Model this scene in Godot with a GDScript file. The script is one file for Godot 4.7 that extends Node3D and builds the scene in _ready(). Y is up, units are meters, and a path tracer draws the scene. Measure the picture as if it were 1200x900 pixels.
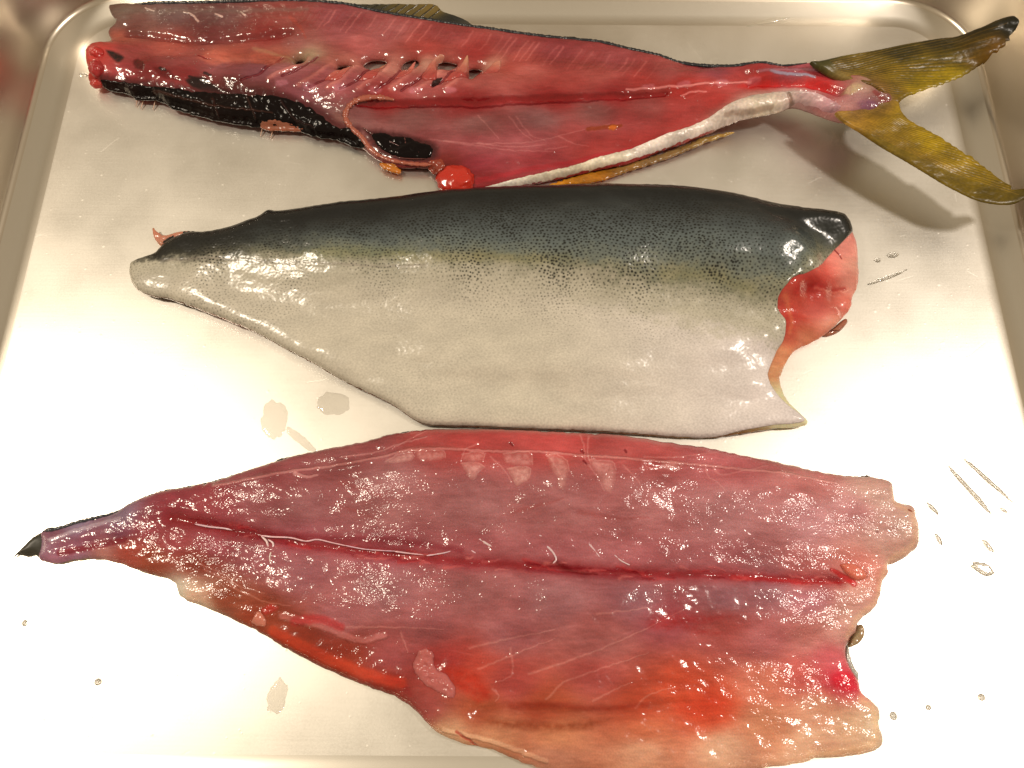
extends Node3D
# Three cuts of one fish on a metal tray, seen from above under two kitchen lamps.
# Lengths inside the shape data are millimetres in each thing's own axes (x right, z towards the viewer).

const MM := 0.001
var made := {}


func _ready() -> void:
	# camera, room, lamps
	var cam := Camera3D.new()
	cam.name = "camera"
	cam.fov = 51.35
	cam.near = 0.02
	cam.far = 20.0
	var pitch := deg_to_rad(70.0)
	var fw := Vector3(0, -sin(pitch), -cos(pitch))
	var up := Vector3(0, cos(pitch), -sin(pitch))
	var roll := deg_to_rad(0.35)
	var rt := Vector3.RIGHT * cos(roll) + up * sin(roll)
	var up2 := up * cos(roll) - Vector3.RIGHT * sin(roll)
	cam.transform = Transform3D(Basis(rt, up2, -fw), Vector3(0, 0.30352, 0.11047))
	add_child(cam)
	var around := WorldEnvironment.new()
	around.name = "room_light"
	var env := Environment.new()
	env.background_mode = Environment.BG_COLOR
	env.background_color = Color(0.69, 0.625, 0.525)
	env.tonemap_mode = Environment.TONE_MAPPER_LINEAR
	env.tonemap_exposure = 1.0
	env.sdfgi_enabled = true
	env.ssao_enabled = true
	env.ssil_enabled = true
	around.environment = env
	add_child(around)
	lamp("lamp_over_left", Vector3(-0.66, 0.95, -0.08), Vector2(0.09, 0.11), Color(1.0, 0.94, 0.85), 0.68)
	lamp("lamp_over_right", Vector3(0.74, 0.95, -0.03), Vector2(0.10, 0.12), Color(1.0, 0.95, 0.89), 0.84)
	build_setting()
	build_carcass()
	build_skin_fillet()
	build_flesh_fillet()
	build_drops()


func lamp(called: String, at: Vector3, size: Vector2, color: Color, energy: float) -> void:
	var l := AreaLight3D.new()
	l.name = called
	l.area_size = size
	l.light_color = color
	l.light_energy = energy
	l.area_range = 6.0
	l.shadow_enabled = true
	add_child(l)
	l.look_at_from_position(at, Vector3(0, 0, 0), Vector3(0, 0, 1))


# ---------------------------------------------------------------- naming

func tag(o: Node, label := "", category := "", group := "", kind := "") -> void:
	if label: o.set_meta("label", label)
	if category: o.set_meta("category", category)
	if group: o.set_meta("group", group)
	if kind: o.set_meta("kind", kind)


func numbered(called: String, parent: Node) -> String:
	var key := str(parent.get_instance_id()) + called
	made[key] = made.get(key, -1) + 1
	return called if made[key] == 0 else "%s_%03d" % [called, made[key]]


func thing(called: String, at: Vector3) -> Node3D:
	var o := Node3D.new()
	o.name = numbered(called, self)
	o.position = at
	add_child(o, true)
	return o


func part(called: String, m: Mesh, mat: Material, parent: Node) -> MeshInstance3D:
	var o := MeshInstance3D.new()
	o.name = numbered(called, parent)
	o.mesh = m
	o.material_override = null
	if m is ArrayMesh: m.surface_set_material(0, mat)
	else: o.material_override = mat
	parent.add_child(o, true)
	return o


# ---------------------------------------------------------------- fields and sheets

# Scattered values spread over a grid. cps holds rows of (x, z, k values).
static func field(cps: Array, k: int, x0: float, z0: float, c: float, nx: int, nz: int, stretch := 0.6, step := 8, soft := 6.0) -> PackedFloat32Array:
	var cw := int(ceil(float(nx) / step))
	var ch := int(ceil(float(nz) / step))
	var n := cps.size() / (k + 2)
	var raw := PackedFloat32Array()
	var lanes := 3 if k > 1 else 1
	raw.resize(cw * ch * lanes)
	var px := PackedFloat32Array(cps)
	for j in ch:
		var z := z0 + (j + 0.5) * step * c
		for i in cw:
			var x := x0 + (i + 0.5) * step * c
			var total := 0.0
			var a := 0.0
			var b := 0.0
			var d := 0.0
			for q in n:
				var o := q * (k + 2)
				var dx := (px[o] - x) * stretch
				var dz := px[o + 1] - z
				var w := dx * dx + dz * dz + soft
				w = 1.0 / (w * w)
				total += w
				a += w * px[o + 2]
				if k > 1:
					b += w * px[o + 3]
					d += w * px[o + 4]
			var at := (j * cw + i) * lanes
			raw[at] = a / total
			if k > 1:
				raw[at + 1] = b / total
				raw[at + 2] = d / total
	var im := Image.create_from_data(cw, ch, false, Image.FORMAT_RGBF if k > 1 else Image.FORMAT_RF, raw.to_byte_array())
	im.resize(cw * step, ch * step, Image.INTERPOLATE_CUBIC)
	im.crop(nx, nz)
	return im.get_data().to_float32_array()


static func smooth(p: Array, most := 2.5, closed := true, wob := 0.0, seed_ := 1) -> PackedVector2Array:
	var pts := PackedVector2Array()
	for i in p.size() / 2: pts.append(Vector2(p[2 * i], p[2 * i + 1]))
	var n := pts.size()
	var out := PackedVector2Array()
	var noise := FastNoiseLite.new()
	noise.seed = seed_
	noise.frequency = 0.25
	for i in (n if closed else n - 1):
		var b := pts[i]
		var c := pts[(i + 1) % n]
		var a := pts[(i - 1 + n) % n] if closed or i > 0 else b * 2.0 - c
		var d := pts[(i + 2) % n] if closed or i + 2 < n else c * 2.0 - b
		var l := b.distance_to(c)
		var m := maxi(1, int(ceil(l / most)))
		# tangents limited to the segment's own length, so that long straights beside short ones do not overshoot
		var t1 := (c - a) * (l / maxf(l + a.distance_to(b), 0.001))
		var t2 := (d - b) * (l / maxf(l + c.distance_to(d), 0.001))
		for q in m:
			var t := float(q) / m
			var t2_ := t * t
			var t3 := t2_ * t
			var r := b * (2 * t3 - 3 * t2_ + 1) + t1 * (t3 - 2 * t2_ + t) + c * (-2 * t3 + 3 * t2_) + t2 * (t3 - t2_)
			if wob > 0.0:
				r += Vector2(noise.get_noise_2d(r.x * 3.0, r.y * 3.0), noise.get_noise_2d(r.x * 3.0 + 90.0, r.y * 3.0)) * wob
			out.append(r)
	if not closed: out.append(pts[n - 1])
	return out


# A grid over an outline with the distance to that outline (positive inside), a top and a bottom height.
class Sheet:
	var x0: float
	var z0: float
	var c: float
	var nx: int
	var nz: int
	var reach: float
	var F := PackedFloat32Array()
	var top := PackedFloat32Array()
	var bot := PackedFloat32Array()

	func _init(loops: Array, cell: float, reach_: float, margin := 3.0) -> void:
		c = cell
		reach = reach_
		var lo := Vector2(1e9, 1e9)
		var hi := -lo
		for p in loops[0]:
			lo = lo.min(p)
			hi = hi.max(p)
		x0 = lo.x - margin * c
		z0 = lo.y - margin * c
		nx = int(ceil((hi.x - x0) / c + margin)) + 1
		nz = int(ceil((hi.y - z0) / c + margin)) + 1
		F.resize(nx * nz)
		F.fill(reach * reach)
		var inside := PackedByteArray()
		inside.resize(nx * nz)
		var cuts := []
		cuts.resize(nz)
		for j in nz: cuts[j] = PackedFloat32Array()
		for loop in loops:
			var n: int = loop.size()
			for q in n:
				var a: Vector2 = loop[q]
				var b: Vector2 = loop[(q + 1) % n]
				for j in range(maxi(0, int(ceil((minf(a.y, b.y) - z0) / c))), mini(nz - 1, int(floor((maxf(a.y, b.y) - z0) / c))) + 1):
					var z := z0 + j * c
					if (a.y <= z) != (b.y <= z): cuts[j].append(a.x + (z - a.y) / (b.y - a.y) * (b.x - a.x))
				var i0 := maxi(0, int((minf(a.x, b.x) - reach - x0) / c))
				var i1 := mini(nx - 1, int((maxf(a.x, b.x) + reach - x0) / c) + 1)
				var j0 := maxi(0, int((minf(a.y, b.y) - reach - z0) / c))
				var j1 := mini(nz - 1, int((maxf(a.y, b.y) + reach - z0) / c) + 1)
				var dx := b.x - a.x
				var dz := b.y - a.y
				var ll := maxf(dx * dx + dz * dz, 1e-9)
				for j in range(j0, j1 + 1):
					var pz := z0 + j * c - a.y
					for i in range(i0, i1 + 1):
						var px := x0 + i * c - a.x
						var t := clampf((px * dx + pz * dz) / ll, 0.0, 1.0)
						var ex := px - t * dx
						var ez := pz - t * dz
						var d := ex * ex + ez * ez
						if d < F[j * nx + i]: F[j * nx + i] = d
		for j in nz:
			var xs: PackedFloat32Array = cuts[j]
			xs.sort()
			for q in xs.size() / 2:
				for i in range(maxi(0, int(ceil((xs[2 * q] - x0) / c))), mini(nx - 1, int(floor((xs[2 * q + 1] - x0) / c))) + 1): inside[j * nx + i] = 1
		for k in nx * nz: F[k] = maxf(sqrt(F[k]), 1e-4) * (1.0 if inside[k] else -1.0)
		top.resize(nx * nz)
		bot.resize(nx * nz)

	func at(arr: PackedFloat32Array, x: float, z: float) -> float:
		var u := clampf((x - x0) / c, 0.0, nx - 1.001)
		var v := clampf((z - z0) / c, 0.0, nz - 1.001)
		var i := int(u)
		var j := int(v)
		u -= i
		v -= j
		var k := j * nx + i
		return lerpf(lerpf(arr[k], arr[k + 1], u), lerpf(arr[k + nx], arr[k + nx + 1], u), v)

	# thickness field and lift field; round_ mm of rounding at the edge; belly = share of the rounding taken underneath
	func body(t: PackedFloat32Array, lift: PackedFloat32Array, round_: float, belly: float, lumps: float, seed_: int) -> void:
		var noise := FastNoiseLite.new()
		noise.seed = seed_
		noise.frequency = 1.0
		for j in nz:
			for i in nx:
				var k := j * nx + i
				var s := clampf(F[k] / round_, 0.0, 1.0)
				var r := sqrt(1.0 - (1.0 - s) * (1.0 - s))
				var base := lift[k] if lift.size() else 0.0
				var x := x0 + i * c
				var z := z0 + j * c
				var wave := (noise.get_noise_2d(x * 0.055, z * 0.10) + 0.5 * noise.get_noise_2d(x * 0.16 + 40.0, z * 0.25)) * lumps * s
				top[k] = base + t[k] * (belly + (1.0 - belly) * r) + wave
				bot[k] = base + t[k] * belly * (1.0 - r) + 0.05

	# a line pressed into (height < 0) or raised from the top surface
	func crease(pts: PackedVector2Array, wide: float, height: float) -> void:
		var hit := {}
		for q in pts.size() - 1:
			var a := pts[q]
			var b := pts[q + 1]
			var d := b - a
			var ll := maxf(d.length_squared(), 1e-9)
			for j in range(maxi(0, int((minf(a.y, b.y) - wide - z0) / c)), mini(nz - 1, int((maxf(a.y, b.y) + wide - z0) / c) + 1) + 1):
				for i in range(maxi(0, int((minf(a.x, b.x) - wide - x0) / c)), mini(nx - 1, int((maxf(a.x, b.x) + wide - x0) / c) + 1) + 1):
					var p := Vector2(x0 + i * c, z0 + j * c) - a
					var w := 1.0 - (p - d * clampf(p.dot(d) / ll, 0.0, 1.0)).length() / wide
					if w > 0.0:
						w = w * w * (3.0 - 2.0 * w)
						var k := j * nx + i
						if w > hit.get(k, 0.0): hit[k] = w
		for k in hit: top[k] += height * hit[k]

	func mesh(uv0 := Vector2.INF, uv_size := Vector2.ONE) -> ArrayMesh:
		if uv0 == Vector2.INF:
			uv0 = Vector2(x0, z0)
			uv_size = Vector2(nx * c, nz * c)
		var node := PackedInt32Array()
		node.resize(nx * nz)
		node.fill(-1)
		var eh := node.duplicate()
		var ev := node.duplicate()
		var p := PackedVector3Array()
		var low := PackedFloat32Array()
		var tri := PackedInt32Array()
		var seg := PackedInt32Array()
		for k in nx * nz:
			if F[k] > 0.0:
				node[k] = p.size()
				p.append(Vector3(x0 + (k % nx) * c, top[k], z0 + (k / nx) * c))
				low.append(minf(bot[k], top[k] - 0.02))
		for j in nz:
			for i in nx:
				var k := j * nx + i
				for way in 2:
					var k2 := k + 1 if way == 0 else k + nx
					if (way == 0 and i + 1 >= nx) or (way == 1 and j + 1 >= nz) or (F[k] > 0.0) == (F[k2] > 0.0): continue
					var t := clampf(F[k] / (F[k] - F[k2]), 0.02, 0.98)
					if way == 0: eh[k] = p.size()
					else: ev[k] = p.size()
					p.append(Vector3(x0 + (i + (t if way == 0 else 0.0)) * c, lerpf(top[k], top[k2], t), z0 + (j + (t if way == 1 else 0.0)) * c))
					low.append(minf(lerpf(bot[k], bot[k2], t), p[-1].y - 0.02))
		var n := p.size()
		var ring := PackedInt32Array()
		for j in nz - 1:
			for i in nx - 1:
				var k := j * nx + i
				var c0 := F[k] > 0.0
				var c1 := F[k + 1] > 0.0
				var c2 := F[k + nx + 1] > 0.0
				var c3 := F[k + nx] > 0.0
				if c0 and c1 and c2 and c3:
					var a := node[k]
					var b := node[k + 1]
					var d := node[k + nx + 1]
					var e := node[k + nx]
					tri.append_array([a, b, d, a, d, e, a + n, d + n, b + n, a + n, e + n, d + n])
					continue
				if not (c0 or c1 or c2 or c3): continue
				ring.clear()
				var exit_at := []
				if c0: ring.append(node[k])
				if c0 != c1:
					if c0: exit_at.append(ring.size())
					ring.append(eh[k])
				if c1: ring.append(node[k + 1])
				if c1 != c2:
					if c1: exit_at.append(ring.size())
					ring.append(ev[k + 1])
				if c2: ring.append(node[k + nx + 1])
				if c2 != c3:
					if c2: exit_at.append(ring.size())
					ring.append(eh[k + nx])
				if c3: ring.append(node[k + nx])
				if c3 != c0:
					if c3: exit_at.append(ring.size())
					ring.append(ev[k])
				for q in range(1, ring.size() - 1):
					tri.append_array([ring[0], ring[q], ring[q + 1], ring[0] + n, ring[q + 1] + n, ring[q] + n])
				for q in exit_at:
					var e1 := ring[q]
					var e2 := ring[(q + 1) % ring.size()]
					tri.append_array([e1, e1 + n, e2 + n, e1, e2 + n, e2])
		var uv := PackedVector2Array()
		uv.resize(2 * n)
		for q in n:
			var v := p[q]
			uv[q] = (Vector2(v.x, v.z) - uv0) / uv_size
			uv[q + n] = uv[q]
			p[q] = v * 0.001
			p.append(Vector3(v.x, low[q], v.z) * 0.001)
		var nor := PackedVector3Array()
		nor.resize(2 * n)
		for q in tri.size() / 3:
			var a := tri[3 * q]
			var b := tri[3 * q + 1]
			var d := tri[3 * q + 2]
			var f := (p[d] - p[a]).cross(p[b] - p[a])
			nor[a] += f
			nor[b] += f
			nor[d] += f
		for q in 2 * n: nor[q] = nor[q].normalized()
		var arrays := []
		arrays.resize(Mesh.ARRAY_MAX)
		arrays[Mesh.ARRAY_VERTEX] = p
		arrays[Mesh.ARRAY_NORMAL] = nor
		arrays[Mesh.ARRAY_TEX_UV] = uv
		arrays[Mesh.ARRAY_INDEX] = tri
		var m := ArrayMesh.new()
		m.add_surface_from_arrays(Mesh.PRIMITIVE_TRIANGLES, arrays)
		return m


# Colour and fine relief of a surface, laid out flat in the thing's own x and z.
class Paint:
	var x0: float
	var z0: float
	var c: float
	var w: int
	var h: int
	var A: PackedFloat32Array
	var B := PackedFloat32Array()

	func _init(like: Sheet, res: float, colors: Array, stretch := 0.6) -> void:
		x0 = like.x0
		z0 = like.z0
		c = res
		w = int(ceil(like.nx * like.c / res))
		h = int(ceil(like.nz * like.c / res))
		B.resize(w * h)

	func blend(k: int, col: Color, a: float) -> void:
		A[3 * k] += (col.r - A[3 * k]) * a
		A[3 * k + 1] += (col.g - A[3 * k + 1]) * a
		A[3 * k + 2] += (col.b - A[3 * k + 2]) * a

	func stroke(pts: PackedVector2Array, r0: float, r1: float, col: Color, alpha: float, relief := 0.0, core := 0.3) -> void:
		var hit := {}
		var n := pts.size() - 1
		for q in n:
			var a := pts[q]
			var b := pts[q + 1]
			var d := b - a
			var ll := maxf(d.length_squared(), 1e-9)
			var rr := maxf(r0, r1)
			for j in range(maxi(0, int((minf(a.y, b.y) - rr - z0) / c)), mini(h - 1, int((maxf(a.y, b.y) + rr - z0) / c) + 1) + 1):
				for i in range(maxi(0, int((minf(a.x, b.x) - rr - x0) / c)), mini(w - 1, int((maxf(a.x, b.x) + rr - x0) / c) + 1) + 1):
					var p := Vector2(x0 + (i + 0.5) * c, z0 + (j + 0.5) * c) - a
					var t := clampf(p.dot(d) / ll, 0.0, 1.0)
					var f := 1.0 - (p - d * t).length() / lerpf(r0, r1, (q + t) / n)
					if f > 0.0:
						f = minf(1.0, f / (1.0 - core))
						f = f * f * (3.0 - 2.0 * f)
						var k := j * w + i
						if f > hit.get(k, 0.0): hit[k] = f
		for k in hit:
			blend(k, col, alpha * hit[k])
			B[k] += relief * hit[k]

	func patch(pts: PackedVector2Array, soft: float, col: Color, alpha: float, relief := 0.0, mottle := 0.0) -> void:
		var s := Sheet.new([pts], c, soft + c)
		var noise := FastNoiseLite.new()
		noise.frequency = 0.35
		for j in s.nz:
			for i in s.nx:
				var f := s.F[j * s.nx + i]
				if f <= 0.0: continue
				var x := int((s.x0 + i * c - x0) / c)
				var z := int((s.z0 + j * c - z0) / c)
				if x < 0 or z < 0 or x >= w or z >= h: continue
				f = smoothstep(0.0, soft, f)
				if mottle > 0.0: f *= clampf(1.0 - mottle * (0.5 + noise.get_noise_2d(s.x0 + i * c, s.z0 + j * c) * 1.4), 0.0, 1.0)
				blend(z * w + x, col, alpha * f)
				B[z * w + x] += relief * f

	func texture() -> ImageTexture:
		var im := Image.create_from_data(w, h, false, Image.FORMAT_RGBF, A.to_byte_array())
		im.convert(Image.FORMAT_RGB8)
		return ImageTexture.create_from_image(im)

	func relief() -> ImageTexture:
		return ImageTexture.create_from_image(Image.create_from_data(w, h, false, Image.FORMAT_RF, B.to_byte_array()))


func paint(like: Sheet, res: float, colors: Array, stretch := 0.6, soft := 14.0, step := 10) -> Paint:
	var p := Paint.new(like, res, [])
	p.A = field(colors, 3, p.x0, p.z0, res, p.w, p.h, stretch, step, soft)
	for k in p.A.size(): p.A[k] /= 255.0
	return p


# Bytes of a noise picture of that many pixels, drawn sx, sz times as coarse and then enlarged.
static func noise_bytes(w: int, h: int, feature: float, sx: float, seed_: int, octaves := 3, kind := FastNoiseLite.TYPE_SIMPLEX_SMOOTH, ridged := false) -> PackedByteArray:
	var n := FastNoiseLite.new()
	n.seed = seed_
	n.noise_type = kind
	n.frequency = 1.0 / feature
	n.fractal_octaves = octaves
	n.fractal_type = FastNoiseLite.FRACTAL_RIDGED if ridged else (FastNoiseLite.FRACTAL_FBM if octaves > 1 else FastNoiseLite.FRACTAL_NONE)
	if kind == FastNoiseLite.TYPE_CELLULAR:
		n.cellular_return_type = FastNoiseLite.RETURN_DISTANCE
		n.fractal_type = FastNoiseLite.FRACTAL_NONE
	var im := n.get_image(maxi(2, int(w / sx)), h, false, false, true)
	im.resize(w, h, Image.INTERPOLATE_CUBIC)
	return im.get_data()


# Grain, streaks, fine pale threads and wet relief of cut flesh.
func flesh_grain(p: Paint, seed_: int, rough: Array, streak := 1.0) -> void:
	var px := 1.0 / p.c
	var broad := noise_bytes(p.w, p.h, 16.0 * px, 2.0, seed_, 4)
	var fibre := noise_bytes(p.w, p.h, 1.6 * px, 5.0, seed_ + 1, 3)
	var fine := noise_bytes(p.w, p.h, 0.8 * px, 1.0, seed_ + 2, 2)
	var vein := noise_bytes(p.w, p.h, 22.0 * px, 2.2, seed_ + 3, 3, FastNoiseLite.TYPE_SIMPLEX_SMOOTH, true)
	var wet := noise_bytes(p.w, p.h, 0.85 * px, 1.2, seed_ + 4, 1)
	var patchy := noise_bytes(p.w, p.h, 13.0 * px, 1.4, seed_ + 5, 3)
	var how := field(rough, 1, p.x0, p.z0, p.c, p.w, p.h, 0.8, 10)
	for k in p.w * p.h:
		var a := 1.0 + (broad[k] - 128) * 0.0010 + ((fibre[k] - 128) * 0.00055 * streak) + (fine[k] - 128) * 0.0005
		var v := maxf(0.0, (vein[k] - 222) * 0.005)
		var g := (broad[k] - 128) * 0.00025
		p.A[3 * k] = p.A[3 * k] * a + v * 0.22
		p.A[3 * k + 1] = (p.A[3 * k + 1] + g) * a + v * 0.26
		p.A[3 * k + 2] = (p.A[3 * k + 2] + g) * a + v * 0.27
		var m := clampf(how[k] * (0.75 + maxf(0.0, (patchy[k] - 110) * 0.006)), 0.0, 1.6)
		p.B[k] += m * (wet[k] - 128) * 0.00050 + (fibre[k] - 128) * 0.00012 * streak + m * (fine[k] - 128) * 0.0003


func wet_flesh(p: Paint, rough := 0.27, sss := 0.18, shine := 0.5) -> StandardMaterial3D:
	var m := StandardMaterial3D.new()
	m.albedo_texture = p.texture()
	m.roughness = rough
	m.metallic_specular = shine
	m.heightmap_enabled = true
	m.heightmap_texture = p.relief()
	m.heightmap_scale = 0.1
	m.texture_repeat = false
	if sss > 0.0:
		m.subsurf_scatter_enabled = true
		m.subsurf_scatter_strength = sss
	return m


func plain_wet(color: Color, rough := 0.25, sss := 0.15, shine := 0.5) -> StandardMaterial3D:
	var m := StandardMaterial3D.new()
	m.albedo_color = color
	m.roughness = rough
	if sss > 0.0:
		m.subsurf_scatter_enabled = true
		m.subsurf_scatter_strength = sss
	m.metallic_specular = shine
	return m


# A thread or cord through points (x, y, z in mm).
func cord(p: Array, r0: float, r1: float, flat := 1.0, wob := 0.0, seed_ := 1) -> ArrayMesh:
	var curve := Curve3D.new()
	curve.bake_interval = 0.6
	var n := p.size() / 3
	for i in n:
		var v := Vector3(p[3 * i], p[3 * i + 1], p[3 * i + 2])
		var a := Vector3(p[3 * maxi(i - 1, 0)], p[3 * maxi(i - 1, 0) + 1], p[3 * maxi(i - 1, 0) + 2])
		var b := Vector3(p[3 * mini(i + 1, n - 1)], p[3 * mini(i + 1, n - 1) + 1], p[3 * mini(i + 1, n - 1) + 2])
		curve.add_point(v, (a - b) / 6.0, (b - a) / 6.0)
	var pts := curve.get_baked_points()
	var noise := FastNoiseLite.new()
	noise.seed = seed_
	noise.frequency = 0.22
	var st := SurfaceTool.new()
	st.begin(Mesh.PRIMITIVE_TRIANGLES)
	var sides := 8
	for i in pts.size():
		var t := float(i) / maxi(1, pts.size() - 1)
		var dir := (pts[mini(i + 1, pts.size() - 1)] - pts[maxi(i - 1, 0)]).normalized()
		var side := dir.cross(Vector3.UP).normalized()
		var up := side.cross(dir)
		var r := lerpf(r0, r1, t) * (1.0 + wob * noise.get_noise_1d(i * 1.0)) * (minf(1.0, 0.3 + 3.0 * minf(t, 1.0 - t) / 0.3))
		for s in sides:
			var a := TAU * s / sides
			st.add_vertex((pts[i] + side * cos(a) * r + up * sin(a) * r * flat) * MM)
	for i in pts.size() - 1:
		for s in sides:
			var a := i * sides + s
			var b := i * sides + (s + 1) % sides
			for k in [a, b, a + sides, b, b + sides, a + sides]: st.add_index(k)
	for k in range(1, sides - 1):
		for q in [0, k, k + 1]: st.add_index(q)
		for q in [0, k + 1, k]: st.add_index((pts.size() - 1) * sides + q)
	st.generate_normals()
	return st.commit()


# A rounded lump with an uneven skin (radii in mm).
func lump(r: Vector3, uneven: float, seed_: int) -> ArrayMesh:
	var noise := FastNoiseLite.new()
	noise.seed = seed_
	noise.frequency = 0.9
	var st := SurfaceTool.new()
	st.begin(Mesh.PRIMITIVE_TRIANGLES)
	var rows := 22
	var cols := 36
	for j in rows + 1:
		for i in cols:
			var a := PI * j / rows
			var b := TAU * i / cols
			var d := Vector3(sin(a) * cos(b), cos(a), sin(a) * sin(b))
			var k := 1.0 + uneven * (noise.get_noise_3dv(d * 1.3) + 0.4 * noise.get_noise_3dv(d * 4.0))
			st.add_vertex(d * k * r * MM)
	for j in rows:
		for i in cols:
			var a := j * cols + i
			var b := j * cols + (i + 1) % cols
			for q in [a, a + cols, b, b, a + cols, b + cols]: st.add_index(q)
	st.generate_normals()
	return st.commit()


# A thin piece lying on a body's surface, following it.
func drape(outline: PackedVector2Array, over: Sheet, ax: float, thick: float, cell := 0.4, lumps := 0.0, seed_ := 3, sink := 0.4) -> Sheet:
	var s := Sheet.new([outline], cell, 2.5)
	var noise := FastNoiseLite.new()
	noise.seed = seed_
	noise.frequency = 0.3
	for j in s.nz:
		for i in s.nx:
			var k := j * s.nx + i
			var x := s.x0 + i * cell
			var z := s.z0 + j * cell
			var h := over.at(over.top, x, z)
			var t := clampf(s.F[k] / ax, 0.0, 1.0)
			s.top[k] = h + thick * sqrt(1.0 - (1.0 - t) * (1.0 - t)) + lumps * noise.get_noise_2d(x, z) * t
			s.bot[k] = h - sink
	return s


# Grain of skin or membrane: little colour change, low uneven relief.
func skin_grain(p: Paint, seed_: int) -> void:
	var px := 1.0 / p.c
	var broad := noise_bytes(p.w, p.h, 9.0 * px, 1.6, seed_, 4)
	var fine := noise_bytes(p.w, p.h, 1.2 * px, 1.5, seed_ + 1, 2)
	for k in p.w * p.h:
		var a := 1.0 + (broad[k] - 128) * 0.0014 + (fine[k] - 128) * 0.0008
		p.A[3 * k] *= a
		p.A[3 * k + 1] *= a
		p.A[3 * k + 2] *= a
		p.B[k] += (fine[k] - 128) * 0.00025 + (broad[k] - 128) * 0.0008


# Tiny scales: dark pigment dots in rows that follow the back, fading towards the belly, with a raised grain.
func scales(p: Paint, s: Sheet, strength: Array) -> void:
	var px := 1.0 / p.c
	var how := field(strength, 1, p.x0, p.z0, p.c, p.w, p.h, 0.9, 8)
	var broad := noise_bytes(p.w, p.h, 12.0 * px, 1.8, 91, 4)
	var fine := noise_bytes(p.w, p.h, 1.0 * px, 1.2, 92, 2)
	var bump := noise_bytes(p.w, p.h, 1.5 * px, 1.2, 93, 1)
	for k in p.w * p.h:
		var a := 1.0 + (broad[k] - 128) * 0.00035 + (fine[k] - 128) * 0.0006
		p.A[3 * k] *= a
		p.A[3 * k + 1] *= a
		p.A[3 * k + 2] *= a
		var d := (bump[k] - 128) * 0.0078
		p.B[k] += d * 0.025 + (broad[k] - 128) * 0.0005
	var rng := RandomNumberGenerator.new()
	rng.seed = 12
	var warp := FastNoiseLite.new()
	warp.seed = 7
	warp.frequency = 0.03
	var step := 1.6
	var row := 0
	var z := p.z0
	while z < p.z0 + p.h * p.c:
		var x := p.x0 + (0.5 * step if row % 2 else 0.0)
		while x < p.x0 + p.w * p.c:
			var cx := x + warp.get_noise_2d(x, z) * 3.0 + rng.randf_range(-0.4, 0.4)
			var cz := z + warp.get_noise_2d(x + 300.0, z) * 3.0 + rng.randf_range(-0.28, 0.28) + 0.03 * x * 0.3
			x += step
			var i := int((cx - p.x0) / p.c)
			var j := int((cz - p.z0) / p.c)
			if i < 4 or j < 4 or i > p.w - 5 or j > p.h - 5: continue
			var g := how[j * p.w + i]
			if g < 0.03 or s.at(s.F, cx, cz) < 0.0: continue
			var size := rng.randf_range(0.75, 1.15) * lerpf(0.28, 0.50, minf(g, 1.0))
			var alpha := clampf(g * rng.randf_range(0.5, 1.15), 0.0, 0.95)
			var tilt := rng.randf_range(-0.5, 0.5)
			var reach := int(ceil(size * 1.3 / p.c)) + 1
			for dj in range(-reach, reach + 1):
				for di in range(-reach, reach + 1):
					var ex := (i + di + 0.5) * p.c + p.x0 - cx
					var ez := (j + dj + 0.5) * p.c + p.z0 - cz
					var u := (ex * cos(tilt) + ez * sin(tilt)) / (size * 1.25)
					var v := (ez * cos(tilt) - ex * sin(tilt)) / size
					var f := 1.0 - sqrt(u * u + v * v)
					if f <= 0.0: continue
					f = minf(1.0, f * 1.7)
					var k := (j + dj) * p.w + i + di
					var keep := 1.0 - alpha * f
					p.A[3 * k] = p.A[3 * k] * keep + 0.045 * (1.0 - keep)
					p.A[3 * k + 1] = p.A[3 * k + 1] * keep + 0.047 * (1.0 - keep)
					p.A[3 * k + 2] = p.A[3 * k + 2] * keep + 0.035 * (1.0 - keep)
					p.B[k] -= 0.05 * f * alpha
		z += step * 0.82
		row += 1


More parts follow.
